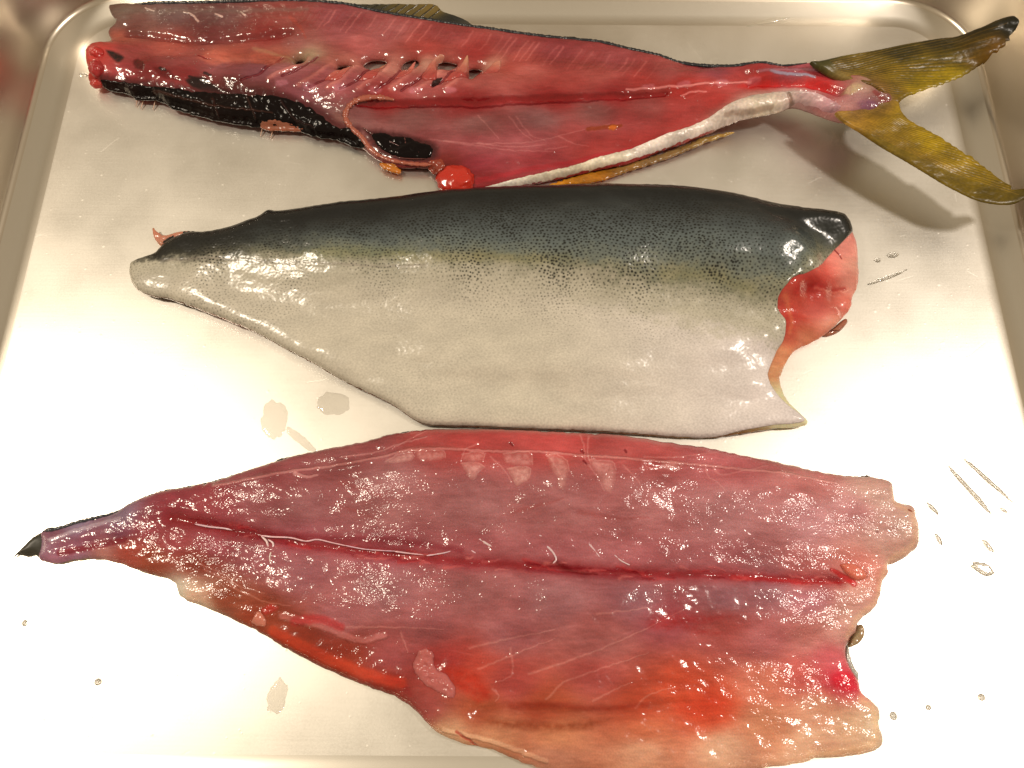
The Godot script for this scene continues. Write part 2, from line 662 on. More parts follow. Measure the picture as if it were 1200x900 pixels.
# Colour of the skin: near black along the back, grey, an olive band at the flank line, then the pale belly.
# line holds (x, z) points of the flank line; steps holds rows of (mm below that line, r, g, b).
func hide_colour(like: Sheet, res: float, line: PackedVector2Array, steps: Array) -> Paint:
	var p := Paint.new(like, res, [])
	p.A.resize(p.w * p.h * 3)
	var noise := FastNoiseLite.new()
	noise.seed = 41
	noise.frequency = 0.06
	var fine := FastNoiseLite.new()
	fine.seed = 43
	fine.frequency = 0.3
	var n := steps.size() / 4
	for i in p.w:
		var x := p.x0 + (i + 0.5) * res
		var u := float(i) / p.w
		var flank := line[0].y
		for q in line.size() - 1:
			if x >= line[q].x: flank = lerpf(line[q].y, line[q + 1].y, clampf((x - line[q].x) / maxf(line[q + 1].x - line[q].x, 0.001), 0.0, 1.0))
		var column := clampi(int((x - like.x0) / like.c), 0, like.nx - 1)
		var back := like.z0
		for j in like.nz:
			if like.F[j * like.nx + column] > 0.0:
				back = like.z0 + j * like.c
				break
		var spread := lerpf(1.0, 0.6, smoothstep(0.55, 0.8, u))
		for j in p.h:
			var z := p.z0 + (j + 0.5) * res
			var wave := noise.get_noise_2d(x, z * 1.6)
			var d := (z - flank) * spread + wave * 3.0 + fine.get_noise_2d(x, z) * 2.4
			var r := 180.0 + 8.0 * clampf((z - flank) / 60.0, 0.0, 1.0) + 22.0 * smoothstep(0.5, 0.95, u)
			var right := smoothstep(0.5, 0.95, u)
			var pale := Color(r, r * (0.966 - 0.006 * right), r * (0.89 + 0.075 * right))
			var col := pale
			for q in n:
				if d < steps[4 * q]:
					var a := Color(steps[4 * q + 1], steps[4 * q + 2], steps[4 * q + 3])
					if q == 0:
						col = a
					else:
						var b := Color(steps[4 * q - 3], steps[4 * q - 2], steps[4 * q - 1])
						col = b.lerp(a, (d - steps[4 * q - 4]) / (steps[4 * q] - steps[4 * q - 4]))
					break
				elif q == n - 1:
					col = Color(steps[4 * q + 1], steps[4 * q + 2], steps[4 * q + 3]).lerp(pale, smoothstep(0.0, 9.0, d - steps[4 * q]))
			var edge := z - back + wave * 3.0
			var dark := lerpf(0.2, 1.0, smoothstep(4.0, 30.0, edge)) if d < 4.0 else 1.0
			if d > 0.0 and d < 4.0: dark = lerpf(lerpf(0.2, 1.0, smoothstep(4.0, 30.0, edge)), 1.0, d / 4.0)
			var k := 3 * (j * p.w + i)
			p.A[k] = col.r * dark / 255.0
			p.A[k + 1] = col.g * dark / 255.0
			p.A[k + 2] = col.b * dark / 255.0
	return p


func membrane(color: Color, alpha: float) -> StandardMaterial3D:
	var m := plain_wet(color, 0.3, 0.0)
	m.albedo_color.a = alpha
	m.transparency = BaseMaterial3D.TRANSPARENCY_ALPHA
	return m


func fin_skin(p: Paint) -> StandardMaterial3D:
	var m := wet_flesh(p, 0.34, 0.0, 0.4)
	m.backlight_enabled = true
	m.backlight = Color(0.22, 0.18, 0.06)
	return m


# ---------------------------------------------------------------- the tray and what it stands on

func ring(half: Vector2, r: float, o: float) -> PackedVector3Array:
	var out := PackedVector3Array()   # x, z, and the angle of the outward direction
	var arc := 24
	for q in 4:
		var sx: float = [1, -1, -1, 1][q]
		var sz: float = [1, 1, -1, -1][q]
		for k in arc + 1:
			var a := PI / 2 * (q + float(k) / arc)
			out.append(Vector3(sx * (half.x - r) + cos(a) * (r + o), sz * (half.y - r) + sin(a) * (r + o), a))
	return out


func tray_mesh(half: Vector2, r: float, profile: Array, capped: bool) -> ArrayMesh:
	var p := PackedVector3Array()
	var nor := PackedVector3Array()
	var uv := PackedVector2Array()
	var tri := PackedInt32Array()
	var n := 0
	for k in profile.size():
		var ring_ := ring(half, r, profile[k][0])
		n = ring_.size()
		var before: Array = profile[maxi(k - 1, 0)]
		var after: Array = profile[mini(k + 1, profile.size() - 1)]
		var d := Vector2(after[0] - before[0], after[1] - before[1]).normalized()
		if capped: d = Vector2(1, 0)
		for v in ring_:
			p.append(Vector3(v.x, profile[k][1], v.y) * MM)
			nor.append(Vector3(-d.y * cos(v.z), d.x, -d.y * sin(v.z)).normalized())
			uv.append(Vector2(v.x, v.y) / 450.0 + Vector2(0.5, 0.5))
	for k in profile.size() - 1:
		for i in n:
			var a := k * n + i
			var b := k * n + (i + 1) % n
			tri.append_array([a, a + n, b, b, a + n, b + n])
	if capped:
		var c := p.size()
		p.append(Vector3(0, profile[0][1], 0) * MM)
		nor.append(Vector3.UP)
		uv.append(Vector2(0.5, 0.5))
		for i in n: tri.append_array([c, i, (i + 1) % n])
	var arrays := []
	arrays.resize(Mesh.ARRAY_MAX)
	arrays[Mesh.ARRAY_VERTEX] = p
	arrays[Mesh.ARRAY_NORMAL] = nor
	arrays[Mesh.ARRAY_TEX_UV] = uv
	arrays[Mesh.ARRAY_INDEX] = tri
	var m := ArrayMesh.new()
	m.add_surface_from_arrays(Mesh.PRIMITIVE_TRIANGLES, arrays)
	return m


func metal(color: Color, rough: float) -> StandardMaterial3D:
	var m := StandardMaterial3D.new()
	m.albedo_color = color
	m.metallic = 1.0
	m.roughness = rough
	return m


func build_setting() -> void:
	# worktop under and around the tray
	var top := MeshInstance3D.new()
	top.name = "worktop"
	var slab := BoxMesh.new()
	slab.size = Vector3(2.4, 0.03, 1.6)
	top.mesh = slab
	top.position = Vector3(0, -0.0165, 0)
	var wm := metal(Color8(140, 106, 68), 0.5)
	wm.metallic = 0.3
	top.material_override = wm
	tag(top, "", "", "", "structure")
	add_child(top)

	var t := thing("tray", Vector3(-0.001, 0, -0.024))
	tag(t, "shallow rectangular satin metal tray with rounded corners, scratched and wet", "tray")
	var half := Vector2(206, 161)
	var side := 1400
	var streak := noise_bytes(side, side, 3.0, 40.0, 3, 3)
	var blot := noise_bytes(side, side, 160.0, 1.0, 4, 5)
	var grain := noise_bytes(side, side, 3.0, 1.0, 5, 2)
	var rough := PackedFloat32Array()
	var bump := PackedFloat32Array()
	rough.resize(side * side)
	bump.resize(side * side)
	for k in side * side:
		var s := (streak[k] - 128) * 0.0078
		var b := (blot[k] - 128) * 0.0078
		var g := (grain[k] - 128) * 0.0078
		rough[k] = 0.40 + 0.012 * s + 0.06 * b + 0.03 * g
		bump[k] = 0.0015 * s + 0.0015 * g
	# scratches and dried spots
	var rng := RandomNumberGenerator.new()
	rng.seed = 77
	for q in 130:
		var x := rng.randf_range(20, side - 20)
		var z := rng.randf_range(20, side - 20)
		var a := rng.randfn(0.0, 0.5) if rng.randf() < 0.5 else rng.randf_range(0, PI)
		var l := rng.randf_range(8, 60) * rng.randf_range(0.4, 1.0)
		var deep := rng.randf_range(0.3, 1.0)
		for k in int(l):
			a += rng.randf_range(-0.02, 0.02)
			x += cos(a)
			z += sin(a)
			if x < 1 or z < 1 or x > side - 2 or z > side - 2: break
			var at := int(z) * side + int(x)
			rough[at] += 0.10 * deep
			bump[at] -= 0.016 * deep
	for q in 1500:
		var x := rng.randi_range(4, side - 5)
		var z := rng.randi_range(4, side - 5)
		var r := rng.randf_range(0.6, 1.0 + 1.6 * rng.randf())
		for dj in range(-3, 4):
			for di in range(-3, 4):
				var f := 1.0 - Vector2(di, dj).length() / r
				if f > 0.0:
					rough[(z + dj) * side + x + di] += 0.15 * f
					bump[(z + dj) * side + x + di] += 0.03 * f
	var fm := metal(Color(0.90, 0.885, 0.855), 1.0)
	fm.roughness_texture = ImageTexture.create_from_image(Image.create_from_data(side, side, false, Image.FORMAT_RF, rough.to_byte_array()))
	fm.heightmap_enabled = true
	fm.heightmap_texture = ImageTexture.create_from_image(Image.create_from_data(side, side, false, Image.FORMAT_RF, bump.to_byte_array()))
	fm.heightmap_scale = 0.1
	part("floor_plate", tray_mesh(half, 23.0, [[0.0, 0.0]], true), fm, t)
	# the floor turns up in a shallow slope, then in a tight bend into the side
	var slope := []
	for k in 7:
		var a := deg_to_rad(17.0 * k / 6)
		slope.append([20.0 * sin(a), 20.0 * (1.0 - cos(a))])
	slope.append([12.0, 2.75])
	part("sloped_edge", tray_mesh(half, 23.0, slope, false), metal(Color(0.86, 0.84, 0.80), 0.34), t)
	var wall := [[12.0, 2.75]]
	for k in range(1, 9):
		var a := deg_to_rad(17.0 + 65.0 * k / 8)
		wall.append([12.0 + 3.2 * (sin(a) - sin(deg_to_rad(17.0))), 2.75 + 3.2 * (cos(deg_to_rad(17.0)) - cos(a))])
	var w0: Array = wall[-1]
	wall.append([w0[0] + 1.4, w0[1] + 10.0])
	wall.append([w0[0] + 4.2, w0[1] + 30.0])
	part("side_wall", tray_mesh(half, 23.0, wall, false), metal(Color(0.82, 0.78, 0.72), 0.3), t)
	var w1: Array = wall[-1]
	var lip := [w1]
	for k in 11:
		var a := PI * k / 10
		lip.append([w1[0] + 2.2 - 2.2 * cos(a), w1[1] + 0.4 + 2.2 * sin(a)])
	lip.append([w1[0] + 4.2, w1[1] - 12.0])
	lip.append([w1[0] - 1.0, -1.2])
	part("rolled_rim", tray_mesh(half, 23.0, lip, false), metal(Color(0.88, 0.86, 0.83), 0.2), t)
	var under := tray_mesh(half, 23.0, [[16.0, -1.2]], true)
	part("underside", under, metal(Color(0.7, 0.68, 0.65), 0.4), t)


func drop(mat: Material, at: Vector2, a: float, b: float, turn: float, high: float, seed_: int, label: String) -> void:
	var film := StandardMaterial3D.new()
	film.transparency = BaseMaterial3D.TRANSPARENCY_ALPHA
	film.albedo_color = Color(0.78, 0.75, 0.68, 0.11)
	film.roughness = 0.05
	var noise := FastNoiseLite.new()
	noise.seed = seed_
	noise.frequency = 0.8
	var pts := PackedVector2Array()
	var big := maxf(a, b)
	for k in 48:
		var d := Vector2.from_angle(TAU * k / 48.0)
		var w := 1.0 + (0.06 if big < 2.0 else 0.28) * noise.get_noise_2d(d.x * 1.6, d.y * 1.6)
		pts.append(Vector2(d.x * a, d.y * b).rotated(deg_to_rad(turn)) * w)
	var small := minf(a, b)
	var s := Sheet.new([pts], clampf(small / 7.0, 0.08, 0.4), small)
	for j in s.nz:
		for i in s.nx:
			var k := j * s.nx + i
			var u := clampf(s.F[k] / small, 0.0, 1.0)
			u = clampf(u * (1.0 if big < 3.0 else 1.8), 0.0, 1.0)
			s.top[k] = 0.03 + high * sqrt(1.0 - (1.0 - u) * (1.0 - u))
			s.bot[k] = 0.005
	var o := MeshInstance3D.new()
	o.name = numbered("water_drop", self)
	o.mesh = s.mesh()
	o.mesh.surface_set_material(0, film if high < 0.75 else mat)
	o.position = Vector3(at.x, 0, at.y) * MM
	tag(o, label, "water drop", "water drops on the tray")
	add_child(o, true)


func build_carcass() -> void:
	var t := thing("fish_carcass", Vector3(-0.01663, 0, -0.13891))
	tag(t, "red fish carcass with bared backbone, black belly lining and forked yellow tail", "fish")
	var outline := smooth([136.6, -7.9, 126.6, -9.6, 113.2, -10.7, 94.5, -15.2, 82.1, -20.4, 68.9, -26, 55.9, -30, 31.8, -32.8, 10.3, -36.9, -11.7, -41, -38.9, -46.9, -52.9, -49.9, -66.8, -52.8, -94.6, -54.4, -135.7, -53.2, -157.5, -53, -178.1, -52.5, -176.9, -47.8, -173.5, -42.6, -176.7, -37.4, -174.5, -32.3, -176.4, -29.3, -180.7, -27.3, -182.7, -22.8, -181.5, -15.7, -178.6, -10.8, -179, -6.3, -175.4, -5.7, -171.7, -4.2, -163.4, -2.3, -156.5, 1, -148.6, 1.4, -140.1, 5.7, -128.9, 9.4, -115.5, 13.6, -103.6, 14.9, -94, 17.2, -81.2, 17.1, -74.3, 20.8, -61.4, 22.5, -54.6, 25.2, -46.4, 32, -41.2, 35.6, -34.6, 37.8, -19.4, 38.6, -17.6, 43.5, -15.1, 49.7, -8.3, 51.8, -1.6, 50, 6.7, 48.6, 16.1, 47.7, 33.9, 44, 51.4, 39.5, 66.7, 36, 79.9, 30.5, 92.6, 26.1, 100.4, 22.2, 115.6, 17.2, 130.4, 14.3, 135.6, 13.1, 140.8, 11.9, 145.7, 15, 150.2, 18.4, 158.2, 22.6, 167.7, 24.9, 177.4, 21.3, 180.4, 16.3, 176.7, 9.5, 168.3, 3.6, 159.6, 0.5, 152.1, -4.9, 146.3, -6.7], 2.0, true, 0.5, 5)
	var loops := [outline]
	loops.append(smooth([-53.9, -17.5, -51, -20.7, -45.5, -21.3, -43, -19.8, -45.2, -15.8, -50.5, -14.5], 1.0))
	loops.append(smooth([-36.1, -16.3, -34.3, -20.3, -29.6, -21.7, -27.9, -19.6, -29.6, -15, -34, -14.2], 1.0))
	loops.append(smooth([-19.1, -17.5, -17.6, -20.5, -12.1, -19.9, -9.6, -18.5, -12.7, -14.8, -17.8, -14.4], 1.0))
	loops.append(smooth([-4.4, -15.6, -1.3, -16.5, 2.3, -15, 0, -12, -3.2, -6.5], 1.0))
	loops.append(smooth([-65.7, -16.3, -61.7, -17.6, -58.8, -16.3, -60.5, -12.3, -64.6, -11.8], 1.0))
	loops.append(smooth([-85.6, -19.6, -82.5, -20.4, -80.5, -17.8, -82.8, -15.2], 1.0))
	var s := Sheet.new(loops, 0.6, 7.0)
	var thick := field([-174.2, -38.1, 5, -126.1, -41.1, 6, -65.6, -44.1, 7, -4.4, -31.8, 8, 55.5, -22.2, 8, 94.6, -12.6, 8, 134.1, -12.9, 9, 161.1, -8.3, 10, 183.3, 1.2, 9, 170.9, 6, 10, 152.4, -1, 10, 144.1, 2.9, 9, -176.1, -15.5, 11, -141.8, -10.8, 11, -101.7, -5.3, 12, -54.5, -1.8, 12, -3.8, -3.6, 11, 55, -5, 10, 94.2, -6.3, 10, -43.8, -19, 6, -4.1, -16.8, 6, -103.7, -22.5, 6, -143.6, -23.2, 6, -159.8, -1, 8, -119.5, 8.2, 8, -80, 17.2, 7, -48.5, 28.5, 6, -41.8, 14.6, 7, -3.2, 19, 7, 35.1, 16.4, 7, -13.8, 43.8, 6, 4.9, 43.7, 5, 34.8, 39.1, 6, 61.4, 32.2, 7, 92.7, 16, 8, 124.4, 6.4, 8], 1, s.x0, s.z0, s.c, s.nx, s.nz)
	var lift := field([-175.8, -47.4, 1.2, -135.3, -48.8, 1.2, -90.5, -49.7, 1.2, -172.8, -30.5, 0, -128.7, -30.8, 0, -180, -15.5, 0, -103, -16, 0, -24.8, -39.3, 0, -22.9, 5.1, 0, -21.4, 41.7, 0, 35.4, -4.9, 0, 34.8, 41.3, 0, 55.3, -14.8, 0.5, 74.3, -0.4, 1.5, 72.5, 36.6, 0.5, 94.5, -10.2, 3.5, 92.2, 22.9, 2, 113.3, -0.7, 6, 133.4, -5.6, 10, 131.9, 8.7, 8, 153.6, -10.6, 14, 151.8, 3.8, 12.5, 173.6, -13.2, 17.5, 170.9, 6, 16, 189.1, 1.1, 18], 1, s.x0, s.z0, s.c, s.nx, s.nz)
	s.body(thick, lift, 5.0, 0.45, 0.7, 21)
	var p := paint(s, 0.25, [-173.9, -47.6, 108, 88.2, 79.2, -174, -42.9, 107.9, 82.8, 77.9, -146.5, -45, 103.8, 75.4, 76, -125.9, -41.8, 101.3, 66.2, 66.5, -162.2, -37.2, 103.8, 60.7, 57, -125.2, -34.4, 101.3, 42.3, 43.7, -96.6, -32, 124.5, 38.6, 38, -88.9, -38, 132.8, 62.6, 58.9, -86.1, -27.9, 136.9, 78.2, 76, -169.3, -31.7, 157.7, 81, 68.4, -144, -26.1, 153.5, 71.8, 62.7, -115.2, -20, 157.7, 77.3, 64.6, -91.7, -22.3, 149.4, 77.3, 64.6, -81.1, -19.1, 149.4, 128.8, 104.5, -161.3, -19, 136.9, 58.9, 58.9, -140.3, -13.8, 136.9, 66.2, 66.5, -116.4, -9.4, 132.8, 69.9, 76, -100, -5.9, 124.5, 69.9, 79.8, -84.9, -6.7, 136.9, 73.6, 79.8, -73.4, -7.2, 142.8, 75.4, 81.7, -177.6, -17.4, 174.3, 47.8, 42.8, -178.4, -6.5, 178.4, 57, 47.5, -174.2, -18.4, 161.8, 50.6, 47.5, -171.2, -6.8, 141.1, 47.8, 51.3, -159.8, -8.3, 136.9, 51.5, 57, -151.4, -9.3, 116.2, 33.1, 36.1, -142.8, -2.9, 124.5, 51.5, 53.2, -133.3, -5.4, 116.2, 31.3, 34.2, -123.6, -1.1, 93, 31.3, 30.4, -111.4, 1.4, 76.4, 25.8, 24.7, -65.1, -42.3, 128.7, 60.7, 66.5, -64.6, -34.9, 136.9, 66.2, 70.3, -44.7, -35.7, 139.4, 69, 71.2, -16.4, -33.4, 132.8, 55.2, 57, 15.7, -26.5, 131.1, 53.4, 55.1, 35.5, -23.1, 124.5, 47.8, 53.2, 62.9, -16.2, 131.1, 53.4, 57, 85.2, -7.1, 136.9, 62.6, 62.7, 107.5, -4.2, 124.5, 55.2, 66.5, -56.2, -27.2, 157.7, 77.3, 77.9, -24.1, -24.2, 161.8, 62.6, 58.9, -0.2, -21.8, 146.1, 46, 45.6, 11.8, -14.2, 141.1, 41.4, 38, 19.7, -17.8, 153.5, 64.4, 60.8, -69.1, -4.1, 146.1, 75.4, 79.8, -63, -16.1, 156, 88.3, 79.8, -39.5, -13.8, 162.7, 99.4, 91.2, -23.8, -17.3, 170.2, 119.6, 106.4, -7.9, -12.8, 166, 92, 85.5, 7.8, -15.7, 170.2, 128.8, 112.1, -80.5, 1.7, 124.5, 66.2, 76, -60.9, 1, 142.8, 69.9, 76, -30.6, -1.5, 151.1, 69.9, 72.2, 0.4, -2.6, 157.7, 79.1, 76, 23.6, -9.7, 157.7, 75.4, 71.2, 54.6, -8.4, 153.5, 69.9, 66.5, 77.6, -3.3, 151.1, 47.8, 45.6, 39, -2.8, 145.2, 55.2, 52.2, -41.9, 6.2, 136.9, 40.5, 41.8, -3.3, 6.8, 124.5, 27.6, 30.4, 35.2, 3.3, 126.2, 25.8, 28.5, 61.8, 4.8, 124.5, 25.8, 28.5, 92.2, 2, 149.4, 35, 32.3, 103.3, 1.4, 161.8, 55.2, 52.2, 115, -0.2, 164.3, 57, 57, 129.3, 0.8, 166, 36.8, 34.2, 149.6, 6.7, 166.5, 28.8, 31.5, 157.7, 11.6, 162, 55.8, 63, 140.1, -1.5, 148.5, 67.5, 81, -53.2, 13.4, 116.2, 66.2, 68.4, -30.1, 15.4, 121.2, 73.6, 74.1, 0.6, 17.6, 124.5, 75.4, 76, 27.4, 15.4, 120.3, 73.6, 76, 54.1, 11.7, 120.3, 68.1, 68.4, 77, 10.1, 132.8, 60.7, 60.8, -21.9, 27.8, 124.5, 60.7, 64.6, 0.8, 28.7, 134.5, 60.7, 66.5, 23.6, 26.4, 145.2, 69.9, 76, 46.3, 24.5, 142.8, 57, 58.9, 69.1, 18.8, 142.8, 55.2, 57, 92, 12.7, 147.7, 49.7, 49.4, 106.7, 8.5, 153.5, 41.4, 39.9, 1, 38.7, 132.8, 40.5, 53.2, 27.3, 36.9, 142.8, 49.7, 57, 53.7, 31.1, 147.7, 47.8, 47.5, 72.7, 26.9, 151.1, 46, 45.6, 91.5, 21.4, 153.5, 50.6, 49.4, -14, 38.1, 99.6, 22.1, 20.9, 3, 44.4, 124.5, 33.1, 38, -99.3, 5.3, 74.7, 29.4, 28.5, -72.3, 13.5, 86.3, 46, 49.4, -60.6, 16.7, 124.5, 84.6, 79.8, 162.3, 14.3, 151.2, 109.8, 112.5, 169.6, 20.7, 117, 79.2, 97.2, 165.3, 10.8, 154.8, 127.8, 108, 174.5, 15.9, 126, 82.8, 81, 146.1, 11.4, 180, 149.4, 151.2, 158.9, 20.9, 172.8, 120.6, 118.8, 136.2, 10, 180, 162, 153, 121.1, 14.7, 184.5, 162, 151.2, 128.6, 11.9, 187.2, 167.4, 154.8, 114.2, 17, 184.5, 162, 148.5, 156, -2.4, 135, 55.8, 68.4, 134.6, -1.1, 144, 54, 64.8, 174.8, 21, 126, 72, 54], 0.7)
	p.stroke(smooth([-82.2, -46, -84.4, -40.9, -86.9, -37.5], 1.5, false, 0.3), 1.00, 0.60, Color8(130, 42, 46), 0.19, -0.12, 0.0)
	p.stroke(smooth([-79.6, -46, -81.1, -40.9, -83.9, -38.2], 1.5, false, 0.3), 1.00, 0.60, Color8(130, 42, 46), 0.33, -0.12, 0.0)
	p.stroke(smooth([-75.8, -46, -78.6, -40.9, -81.8, -35], 1.5, false, 0.3), 1.00, 0.60, Color8(130, 42, 46), 0.21, -0.12, 0.0)
	p.stroke(smooth([-73.8, -46.1, -76.1, -40.9, -78.3, -37.7], 1.5, false, 0.3), 1.00, 0.60, Color8(130, 42, 46), 0.36, -0.12, 0.0)
	p.stroke(smooth([-70.1, -46.1, -72.8, -41, -76.2, -34.7], 1.5, false, 0.3), 1.00, 0.60, Color8(205, 120, 116), 0.19, 0.08, 0.0)
	p.stroke(smooth([-68, -46.2, -70, -41.1, -72.9, -37.2], 1.5, false, 0.3), 1.00, 0.60, Color8(205, 120, 116), 0.35, 0.08, 0.0)
	p.stroke(smooth([-64.4, -46.3, -67.3, -41.2, -70.7, -34.5], 1.5, false, 0.3), 1.00, 0.60, Color8(130, 42, 46), 0.3, -0.12, 0.0)
	p.stroke(smooth([-62.1, -46.4, -64.6, -41.2, -67.5, -36.3], 1.5, false, 0.3), 1.00, 0.60, Color8(130, 42, 46), 0.17, -0.12, 0.0)
	p.stroke(smooth([-58.7, -46, -61.8, -40.7, -65.2, -33.8], 1.5, false, 0.3), 1.00, 0.60, Color8(205, 120, 116), 0.22, 0.08, 0.0)
	p.stroke(smooth([-55.9, -45.5, -58.7, -40.3, -62.3, -33.4], 1.5, false, 0.3), 1.00, 0.60, Color8(205, 120, 116), 0.35, 0.08, 0.0)
	p.stroke(smooth([-53.6, -45.1, -56.1, -39.9, -59.1, -34.9], 1.5, false, 0.3), 1.00, 0.60, Color8(130, 42, 46), 0.25, -0.12, 0.0)
	p.stroke(smooth([-51.2, -44.6, -53.1, -39.4, -55.8, -36.1], 1.5, false, 0.3), 1.00, 0.60, Color8(130, 42, 46), 0.16, -0.12, 0.0)
	p.stroke(smooth([-48.5, -44.1, -50.7, -38.9, -52.9, -36.2], 1.5, false, 0.3), 1.00, 0.60, Color8(205, 120, 116), 0.27, 0.08, 0.0)
	p.stroke(smooth([-45.1, -43.6, -47.2, -38.4, -50.6, -33.7], 1.5, false, 0.3), 1.00, 0.60, Color8(130, 42, 46), 0.19, -0.12, 0.0)
	p.stroke(smooth([-42.3, -43, -44.7, -37.9, -47.7, -33.6], 1.5, false, 0.3), 1.00, 0.60, Color8(130, 42, 46), 0.21, -0.12, 0.0)
	p.stroke(smooth([-39.5, -42.4, -42.1, -37.3, -44.8, -33.3], 1.5, false, 0.3), 1.00, 0.60, Color8(205, 120, 116), 0.28, 0.08, 0.0)
	p.stroke(smooth([-35.9, -41.7, -39.5, -36.7, -42.6, -30.4], 1.5, false, 0.3), 1.00, 0.60, Color8(130, 42, 46), 0.2, -0.12, 0.0)
	p.stroke(smooth([-33.2, -41, -36.5, -36.1, -39.6, -30.4], 1.5, false, 0.3), 1.00, 0.60, Color8(205, 120, 116), 0.23, 0.08, 0.0)
	p.stroke(smooth([-31.1, -40.3, -33.8, -35.5, -36.1, -32.5], 1.5, false, 0.3), 1.00, 0.60, Color8(130, 42, 46), 0.31, -0.12, 0.0)
	p.stroke(smooth([-27.3, -39.6, -30.3, -34.7, -34.1, -28.6], 1.5, false, 0.3), 1.00, 0.60, Color8(205, 120, 116), 0.37, 0.08, 0.0)
	p.stroke(smooth([-25.6, -38.9, -27.3, -34, -30.1, -31.8], 1.5, false, 0.3), 1.00, 0.60, Color8(130, 42, 46), 0.33, -0.12, 0.0)
	p.stroke(smooth([-22.2, -38.2, -24.7, -33.3, -27.8, -29.3], 1.5, false, 0.3), 1.00, 0.60, Color8(205, 120, 116), 0.34, 0.08, 0.0)
	p.stroke(smooth([-19.5, -37.5, -22, -32.5, -24.8, -29.1], 1.5, false, 0.3), 1.00, 0.60, Color8(130, 42, 46), 0.18, -0.12, 0.0)
	p.stroke(smooth([-16.6, -36.9, -19.3, -31.9, -22.1, -27.9], 1.5, false, 0.3), 1.00, 0.60, Color8(205, 120, 116), 0.15, 0.08, 0.0)
	p.stroke(smooth([-14.2, -36.3, -16.1, -31.2, -18.8, -28.7], 1.5, false, 0.3), 1.00, 0.60, Color8(130, 42, 46), 0.23, -0.12, 0.0)
	p.stroke(smooth([-11, -35.6, -13.1, -30.6, -16.3, -27], 1.5, false, 0.3), 1.00, 0.60, Color8(130, 42, 46), 0.25, -0.12, 0.0)
	p.stroke(smooth([-8.3, -35, -11, -30, -13.4, -26.8], 1.5, false, 0.3), 1.00, 0.60, Color8(130, 42, 46), 0.19, -0.12, 0.0)
	p.stroke(smooth([-4.9, -34.4, -8.2, -29.3, -11.2, -24.4], 1.5, false, 0.3), 1.00, 0.60, Color8(130, 42, 46), 0.26, -0.12, 0.0)
	p.stroke(smooth([-2.6, -33.8, -5.4, -28.7, -7.9, -25.5], 1.5, false, 0.3), 1.00, 0.60, Color8(205, 120, 116), 0.27, 0.08, 0.0)
	p.stroke(smooth([0.9, -33.2, -1.9, -28.1, -5.8, -23.2], 1.5, false, 0.3), 1.00, 0.60, Color8(130, 42, 46), 0.26, -0.12, 0.0)
	p.stroke(smooth([3, -32.5, 0.2, -27.6, -2.3, -24.6], 1.5, false, 0.3), 1.00, 0.60, Color8(130, 42, 46), 0.25, -0.12, 0.0)
	p.stroke(smooth([5.8, -31.9, 3.6, -27, 0.5, -24.1], 1.5, false, 0.3), 1.00, 0.60, Color8(205, 120, 116), 0.26, 0.08, 0.0)
	p.stroke(smooth([8.3, -31.3, 5.9, -26.5, 3.6, -24.5], 1.5, false, 0.3), 1.00, 0.60, Color8(130, 42, 46), 0.2, -0.12, 0.0)
	p.stroke(smooth([11.4, -30.7, 8.6, -26, 6.1, -23.2], 1.5, false, 0.3), 1.00, 0.60, Color8(205, 120, 116), 0.16, 0.08, 0.0)
	p.stroke(smooth([15.1, -30.1, 12.1, -25.5, 7.9, -19.6], 1.5, false, 0.3), 1.00, 0.60, Color8(205, 120, 116), 0.24, 0.08, 0.0)
	p.stroke(smooth([17.8, -29.5, 14.7, -24.9, 10.7, -19], 1.5, false, 0.3), 1.00, 0.60, Color8(205, 120, 116), 0.32, 0.08, 0.0)
	p.stroke(smooth([20.1, -28.9, 17, -24.3, 14.1, -20.1], 1.5, false, 0.3), 1.00, 0.60, Color8(130, 42, 46), 0.35, -0.12, 0.0)
	p.stroke(smooth([23.4, -28.3, 19.9, -23.7, 16.3, -17.4], 1.5, false, 0.3), 1.00, 0.60, Color8(205, 120, 116), 0.3, 0.08, 0.0)
	p.stroke(smooth([26.1, -27.6, 23.1, -22.9, 19.2, -17.1], 1.5, false, 0.3), 1.00, 0.60, Color8(205, 120, 116), 0.27, 0.08, 0.0)
	p.stroke(smooth([28.6, -27, 25.4, -22.2, 22.2, -17], 1.5, false, 0.3), 1.00, 0.60, Color8(205, 120, 116), 0.36, 0.08, 0.0)
	p.stroke(smooth([31.8, -26.3, 28.7, -21.5, 24.5, -14.7], 1.5, false, 0.3), 1.00, 0.60, Color8(130, 42, 46), 0.37, -0.12, 0.0)
	p.stroke(smooth([34.2, -25.7, 31.4, -20.8, 27.6, -15.4], 1.5, false, 0.3), 1.00, 0.60, Color8(130, 42, 46), 0.18, -0.12, 0.0)
	p.stroke(smooth([37.3, -25.2, 33.5, -20.2, 29.9, -13.2], 1.5, false, 0.3), 1.00, 0.60, Color8(205, 120, 116), 0.19, 0.08, 0.0)
	p.stroke(smooth([39.7, -24.6, 36.8, -19.6, 33.2, -14.1], 1.5, false, 0.3), 1.00, 0.60, Color8(205, 120, 116), 0.36, 0.08, 0.0)
	p.stroke(smooth([41.9, -24.1, 39.7, -19, 36.5, -15.4], 1.5, false, 0.3), 1.00, 0.60, Color8(130, 42, 46), 0.15, -0.12, 0.0)
	p.stroke(smooth([45.5, -23.5, 42.3, -18.5, 38.2, -11.4], 1.5, false, 0.3), 1.00, 0.60, Color8(130, 42, 46), 0.33, -0.12, 0.0)
	p.stroke(smooth([48.3, -23, 45.1, -17.9, 40.9, -10.6], 1.5, false, 0.3), 1.00, 0.60, Color8(205, 120, 116), 0.2, 0.08, 0.0)
